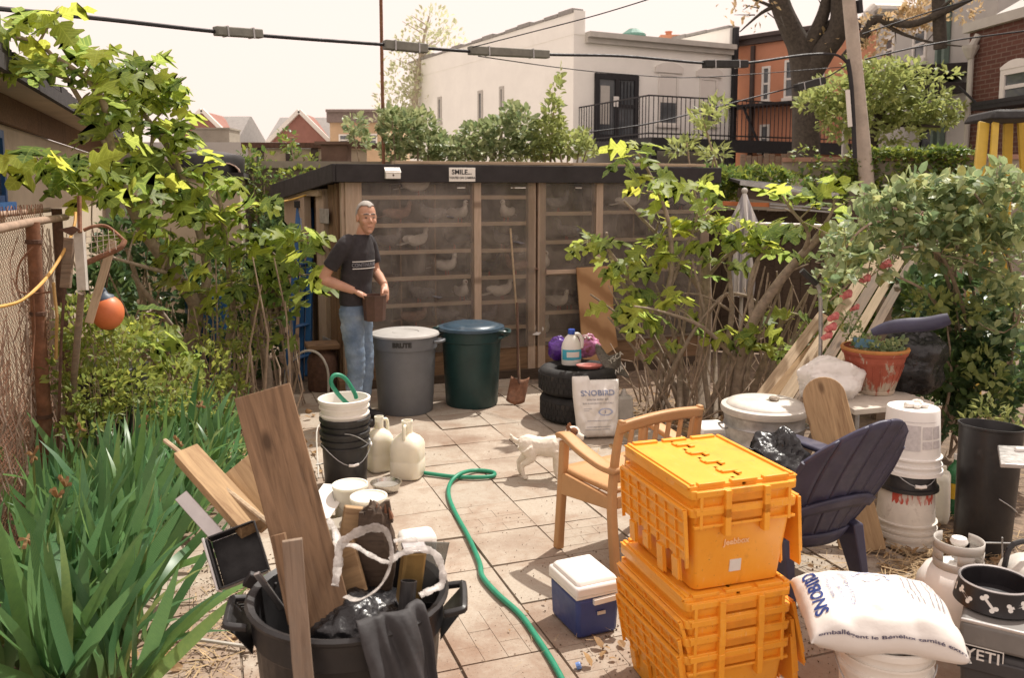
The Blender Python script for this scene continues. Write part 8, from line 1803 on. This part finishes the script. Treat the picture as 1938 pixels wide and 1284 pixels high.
# fine dead twigs and shoots at its feet
tw = thing('twig_thicket', 'thicket of thin bare shoots around the foot of the right fig', 'twigs', gq(-.1, -.1)); m = MB()
for k in range(60):
    u = rnd.uniform(1205, 1560); a = G(u, rnd.uniform(752, 800)); h = rnd.uniform(.25, 1.15); b = a + Vector((rnd.gauss(0,.22), rnd.gauss(0,.15), h)); mid = a.lerp(b, .5) + rv(.05); m.tube([a, mid, b], [.008,.006,.004], 4, cap=False)
    if rnd.random() < .5: m.tube([mid, mid + Vector((rnd.gauss(0,.15), rnd.gauss(0,.1), rnd.uniform(0,.25)))], [.004,.002], 4, cap=False)
o = m.build('stems', M['twig'], tw, world=True); o['kind'] = 'stuff'

# =================================================================== left bed: small leaved shrub, irises, weeds
def weed(label, blobs, mat_, size, kind='two', name='shrub', stem=True, up=.5):
    c_ = blobs[0][0]; t = thing(name, label, 'plant' if name != 'shrub' else 'shrub', (c_.x, c_.y, 0)); m = MB()
    for c2, r_, n_ in blobs:
        for k in range(3 if stem else 0): branch(m, Vector((c2.x+rnd.gauss(0,.12), c2.y+rnd.gauss(0,.08), 0)), c2+Vector((rnd.gauss(0,.1), 0, r_[2]*.5)), .006, .002, .1, 4, 3)
    if stem: m.build('stems', M['twig'], t, world=True)
    foliage('foliage', [(b[0], b[1], b[2]) for b in blobs], mat_, t, kind, size, up=up); return t
def WB(u, v, Y, ru, rv_, n_): k = Y/1600; return (D(u, v, Y), (ru*k, .22, rv_*k), n_)
weed('bright small leaved bush below the orange ball', [WB(190,650,5.1,60,40,340),WB(150,610,5.0,24,50,240),WB(250,640,5.4,50,34,260),WB(130,690,4.95,20,40,160)], M['shrub_leaf'], .05)
weed('yellow green small leaved bush between the fence tool and the irises', [WB(180,740,4.9,60,44,420),WB(240,730,5.1,60,44,400),WB(300,760,5.4,60,34,320),WB(170,800,4.8,44,24,200)], M['shrub_leaf'], .046)
weed('loose small leaved bush at the foot of the fig trunks', [WB(330,720,5.9,50,40,280),WB(390,700,6.3,44,50,260),WB(440,690,6.7,34,44,200),WB(370,770,5.9,60,26,240),WB(450,640,6.8,24,30,100),WB(430,740,6.4,36,26,140)], M['shrub_leaf'], .05)
weed('thin leafy shoots climbing in front of the beige shed', [WB(420,560,7.0,34,50,150),WB(490,610,7.1,30,60,150),WB(400,620,6.8,40,40,160),WB(540,560,7.2,14,30,50),WB(470,500,7.2,24,34,90)], M['shrub_leaf'], .05)
weed('dark leaved undergrowth behind the fig trunks', [WB(300,540,7.6,90,70,520),WB(420,560,8.2,80,80,520),WB(240,470,7.4,60,60,380),WB(480,660,8.4,50,60,300),WB(360,660,7.8,90,60,460),WB(200,560,6.9,60,60,360)], M['dark_leaf'], .085, 'oval')
m = MB()
for k in range(70):
    u = rnd.uniform(150, 560); a = G(u, rnd.uniform(730, 800)); b = a + Vector((rnd.gauss(0,.15), rnd.gauss(0,.15), rnd.uniform(.6,1.5))); m.tube([a, a.lerp(b,.5)+rv(.05), b], [.012,.009,.005], 5, cap=False)
t_ = thing('bare_shoots', 'bare brown shoots standing among the left fig trunks', 'twigs', G(360, 760)); o = m.build('stems', M['twig'], t_, world=True); o['kind'] = 'stuff'
# tray and pot half hidden in the leaves
m = MB(); m.box((0,0,.36), (.3,.25,.72), top=1.15); tag(m.build('plant_pot', M['black_plastic'], basis=at(D(215,700,5.4).xy.to_3d()), bevel=.01), 'dark square tall pot half hidden in the bright bush under the ball', 'pot')
m = MB(); m.lathe([(0,0),(.20,0),(.22,.85),(.22,.87),(0,.87)], 24, at(D(398,640,7.9).xy.to_3d())); tag(m.build('blue_barrel', M['blue_paint'], smooth=40), 'blue barrel glimpsed between the left fig trunks', 'barrel')
# irises, leaf by leaf
def blade(k):
    r = random.Random(50+k); m = MB(); n_ = 7; bend = r.uniform(.1,.95) if k % 3 else r.uniform(0,.2); tw_ = r.uniform(-.5,.5); L = []
    for i in range(n_+1):
        t = i/n_; w = .033*(1-.15*t)*(1-max(0,(t-.55)/.45)**1.6) + .0006; y = math.sin(bend*t*1.7)/max(.05, bend*1.7)*.98 if bend > .05 else t
        z = -(1-math.cos(bend*t*1.7))/max(.05, bend*1.7)*1.0 if bend > .05 else 0
        c_ = Vector((0, y, z)); a = tw_*t; x = Vector((math.cos(a), 0, math.sin(a))); up = Vector((0,0,1))*.004*(1-t)
        L.append((c_ - x*w, c_ + up*1.5, c_ + x*w))
    vs = [m._v(l) for l in L]
    for a, b in zip(vs, vs[1:]): m._f([a[0],a[1],b[1],b[0]]); m._f([a[1],a[2],b[2],b[1]])
    me = m.mesh('leaf', 60); me.materials.append(M['iris_leaf']); return me
BL = [blade(k) for k in range(8)]
def iris(u, v, n_, h, label, fl=0):
    base = G(u, v); t = thing('iris_plant', label, 'plant', base, 0, 'irises in the left bed')
    fan = rnd.uniform(0, math.pi); fd = Vector((math.cos(fan), math.sin(fan), 0))
    for k in range(n_):
        a = (k-(n_-1)/2)/n_; d = (Vector((0,0,1)) + fd*a*1.35 + Vector((rnd.gauss(.05,.25), rnd.gauss(-.08,.25), 0))).normalized(); s = h*rnd.choice((.5,.75,.9,1,1,1.1,1.18))*rnd.uniform(.92,1.08)
        nn = Vector((rnd.gauss(0,1), -1+rnd.gauss(0,.9), .15)); x = d.cross(nn).normalized(); nn = x.cross(d)
        o = link('leaf', BL[rnd.randrange(8)], None, t); o.matrix_basis = Matrix.Translation(fd*a*.16 + Vector((rnd.gauss(0,.025), rnd.gauss(0,.025), 0))) @ Matrix((x, d, nn)).transposed().to_4x4() @ Matrix.Diagonal((s*rnd.uniform(.75,1.2)*1.12, s, s, 1))
    for k in range(fl):
        top = Vector((rnd.gauss(.08,.08), rnd.gauss(-.03,.06), h*rnd.uniform(.85,1.1))); m = MB(); m.tube(spline([(0,0,0), top*.5+Vector((-.02,0,0)), top], 3), [.006]*6+[.004], 5); m.build('flower_stalk', M['iris_leaf'], t)
        m = MB()
        for q in range(4): a = q*1.6; tip = top+Vector((.022*math.cos(a), .022*math.sin(a), rnd.uniform(-.03,.045))); m.hexa([top+Vector((-.006,0,0)), top+Vector((.006,0,0)), top+Vector((.006,.006,.0)), top+Vector((-.006,.006,0))], [tip+Vector((-.009,0,0)), tip+Vector((.009,0,0)), tip+Vector((.006,.006,.012)), tip+Vector((-.006,.006,.012))])
        m.build('bloom', M['dry_leaf'], t)
spots = [(40,1270,.62),(95,1300,.66),(150,1290,.7),(215,1300,.62),(60,1210,.6),(120,1225,.7),(180,1220,.72),(240,1215,.62),(70,1150,.6),(125,1150,.66),(185,1150,.7),(245,1140,.66),(85,1085,.62),(140,1085,.68),(200,1080,.7),(260,1075,.62),(110,1030,.62),(165,1025,.68),(225,1020,.66),(285,1010,.6),(335,1010,.5),(140,985,.6),(200,975,.64),(260,970,.62),(315,965,.56),(365,965,.46),(220,930,.56),(280,925,.58),(340,925,.56),(395,925,.5),(300,890,.55),(350,885,.58),(400,885,.56),(440,890,.48),(250,895,.5),(330,860,.5),(385,855,.5),(430,855,.46)]
ORD = ('first','second','third','fourth','fifth','sixth'); rows = {}
for q in spots: rows.setdefault(0 if q[1] > 1260 else 1 if q[1] > 1200 else 2 if q[1] > 1110 else 3 if q[1] > 1050 else 4 if q[1] > 1008 else 5 if q[1] > 950 else 6 if q[1] > 908 else 7 if q[1] > 870 else 8, []).append(q)
kk = 0
for r_ in sorted(rows):
    for c_, (u, v, h) in enumerate(sorted(rows[r_])):
        lab = 'iris clump %s from the fence in the %s' % (ORD[c_], 'frontmost row of the bed' if r_ == 0 else 'rearmost row of the bed' if r_ == 8 else ('second','third','fourth','fifth','sixth','seventh','eighth')[r_-1] + ' row from the front')
        iris(u+rnd.uniform(-14,14), v+rnd.uniform(-10,10), 19 if v > 950 else 15, h*.96, lab, 1 if kk % 4 == 0 else 0); kk += 1
weed('low pale weeds along the foot of the fence at the bottom left', [WB(20,1230,3.3,30,30,60),WB(80,1270,3.2,50,16,60),WB(30,1130,3.6,16,30,30)], M['tree_leaf'], .07, 'ivy', 'weed', False)
weed('small weeds and dry blades at the patio edge below the irises', [WB(330,1240,3.35,50,14,70),WB(380,1270,3.25,50,12,50),WB(290,1180,3.6,30,10,40),WB(420,800,5.9,40,14,80),WB(450,850,5.4,30,14,60)], M['tree_leaf'], .05, 'lance', 'weed', False)

# =================================================================== right: climbing rose, dark shrub
rb = thing('rose_bush', 'tall climbing rose with pink blooms covering the right edge', 'shrub', D(1780, 780, 5.9).xy.to_3d()); m = MB()
for pts in ([(1780,800,5.9),(1810,650,5.8),(1790,520,5.6),(1740,440,5.5),(1660,420,5.4),(1600,470,5.3),(1570,560,5.2)], [(1800,800,5.9),(1850,640,5.8),(1830,500,5.6),(1800,420,5.5)], [(1830,800,5.9),(1900,700,5.7),(1920,560,5.5),(1890,440,5.4),(1840,360,5.4)], [(1860,700,5.7),(1800,520,5.5),(1760,470,5.4),(1700,470,5.4)], [(1905,820,5.6),(1912,700,5.5),(1935,560,5.3)], [(1790,520,5.6),(1720,400,5.6),(1640,380,5.6)], [(1810,650,5.8),(1760,560,5.5),(1690,520,5.4)]):
    P_ = spline([D(*q) for q in pts], 6); k = len(P_); m.tube(P_, [.016-.010*i/k for i in range(k)], 6)
m.build('canes', M['twig'], rb, world=True, smooth=60)
def BB(u, v, Y, ru, rv_, n_, dy=.3): k = Y/1600; return (D(u, v, Y), (ru*k, dy, rv_*k), n_)
RB = [(1640,430,5.6,46,30,150),(1600,480,5.4,30,30,110),(1690,400,5.6,40,30,120),(1700,460,5.5,40,30,140),(1760,410,5.6,50,36,210),(1770,470,5.5,50,36,190),(1830,400,5.6,50,40,230),(1840,470,5.5,50,46,220),(1900,410,5.4,46,46,220),(1910,500,5.3,40,56,210),(1880,350,5.5,40,22,110),(1740,365,5.7,36,16,70),(1640,500,5.4,36,22,90),(1570,540,5.2,14,36,50),(1900,600,5.3,36,46,120),(1800,365,5.7,34,16,70)]
bl = [BB(*q) for q in RB]
for k in range(46):                                      # arching sprays that break the outline
    q = rnd.choice(RB); a = rnd.uniform(-2.7, -.2); u, v = q[0]+q[3]*1.05*math.cos(a), q[1]+q[4]*1.1*math.sin(a)
    for t in range(4): bl.append(BB(u+t*11*math.cos(a), v+t*9*math.sin(a)+t*t*1.6, q[2]-rnd.uniform(0,.25), 9, 7, 6, .06))
foliage('foliage', bl, M['rose_leaf'], rb, 'oval', .066, var=.55, up=.25)
m = MB()
for k in range(60):
    q = rnd.choice(RB); a = D(q[0], q[1]+30, q[2]); b = a + Vector((rnd.gauss(0,.18), rnd.gauss(-.1,.1), rnd.uniform(.05,.3))); branch(m, a, b, .005, .002, .15, 4, 3)
o = m.build('twigs', M['twig'], rb, world=True); o['kind'] = 'stuff'
for u, v, Y, s in ((1678,500,5.35,1.1),(1638,528,5.3,1),(1602,558,5.25,1.15),(1578,600,5.2,1.0),(1573,620,5.2,1.1),(1566,636,5.2,.9),(1618,583,5.3,.7)):
    c_ = D(u, v, Y-.12); m = MB(); 
    for k in range(11): a = k*2.4; r_ = .006+.018*(k/11); m.ball(c_ + Vector((r_*math.cos(a), r_*math.sin(a)*.6, r_*math.sin(a*1.7)*.8)), (.019*s,.019*s,.017*s), 7, 5, None, lambda d: 1+.2*noise.noise(d*3+Vector((k,0,0))))
    m.build('rose', M['petal'], rb, world=True, smooth=50)
ds = thing('dark_shrub', 'dark glossy shrub behind the black drum and planter', 'shrub', D(1830, 780, 5.7).xy.to_3d())
foliage('foliage', [BB(1790,620,5.8,50,44,340),BB(1850,640,5.7,50,50,360),BB(1800,700,5.7,54,44,360),BB(1870,740,5.5,50,50,360),BB(1780,780,5.8,40,40,260),BB(1920,690,5.4,34,60,260),BB(1740,560,5.9,44,44,260),BB(1860,560,5.7,50,40,260)], M['dark_leaf'], ds, 'oval', .075)
foliage('fresh_leaves', [BB(1860,700,5.3,30,40,60,.15),BB(1890,730,5.25,24,20,40,.15),BB(1760,570,5.5,34,24,60,.15),BB(1810,590,5.4,40,24,60,.15)], M['tree_leaf'], ds, 'oval', .055)
m = MB()
for k in range(16): a = D(rnd.uniform(1760,1930), 800, 5.7).xy.to_3d(); branch(m, a, a+Vector((rnd.gauss(0,.2), rnd.gauss(0,.1), rnd.uniform(.6,1.3))), .012, .005, .15, 5, 4)
m.build('stems', M['twig'], ds, world=True)
ws = thing('tall_weeds', 'reddish weeds sprouting behind the rim of the black drum', 'weed', D(1880, 800, 4.7).xy.to_3d())
m = MB()
for k in range(9): a = D(rnd.uniform(1820,1920), 860, 4.7).xy.to_3d(); b = D(rnd.uniform(1820,1930), rnd.uniform(770,800), 4.65); branch(m, a, b, .005, .003, .1, 4, 3)
m.build('stems', M['twig'], ws, world=True); foliage('foliage', [(D(u, v, 4.6), (.07,.06,.04), 26) for u, v in ((1845,795),(1880,785),(1905,800),(1870,770))], M['tree_leaf'], ws, 'lance', .05)
fb2 = thing('back_hedge', 'dense green hedge behind the roses and the leaning planks', 'hedge', D(1700, 700, 7.4).xy.to_3d())
foliage('foliage', [BB(1620,560,7.2,60,60,420),BB(1700,600,7.2,60,70,460),BB(1560,660,7.1,50,50,300),BB(1640,680,7.0,60,50,340),BB(1740,480,7.4,60,60,380),BB(1660,470,7.6,50,50,300),BB(1820,560,7.2,70,60,300),BB(1900,620,7.0,60,70,300)], M['ivy_leaf'], fb2, 'oval', .085)
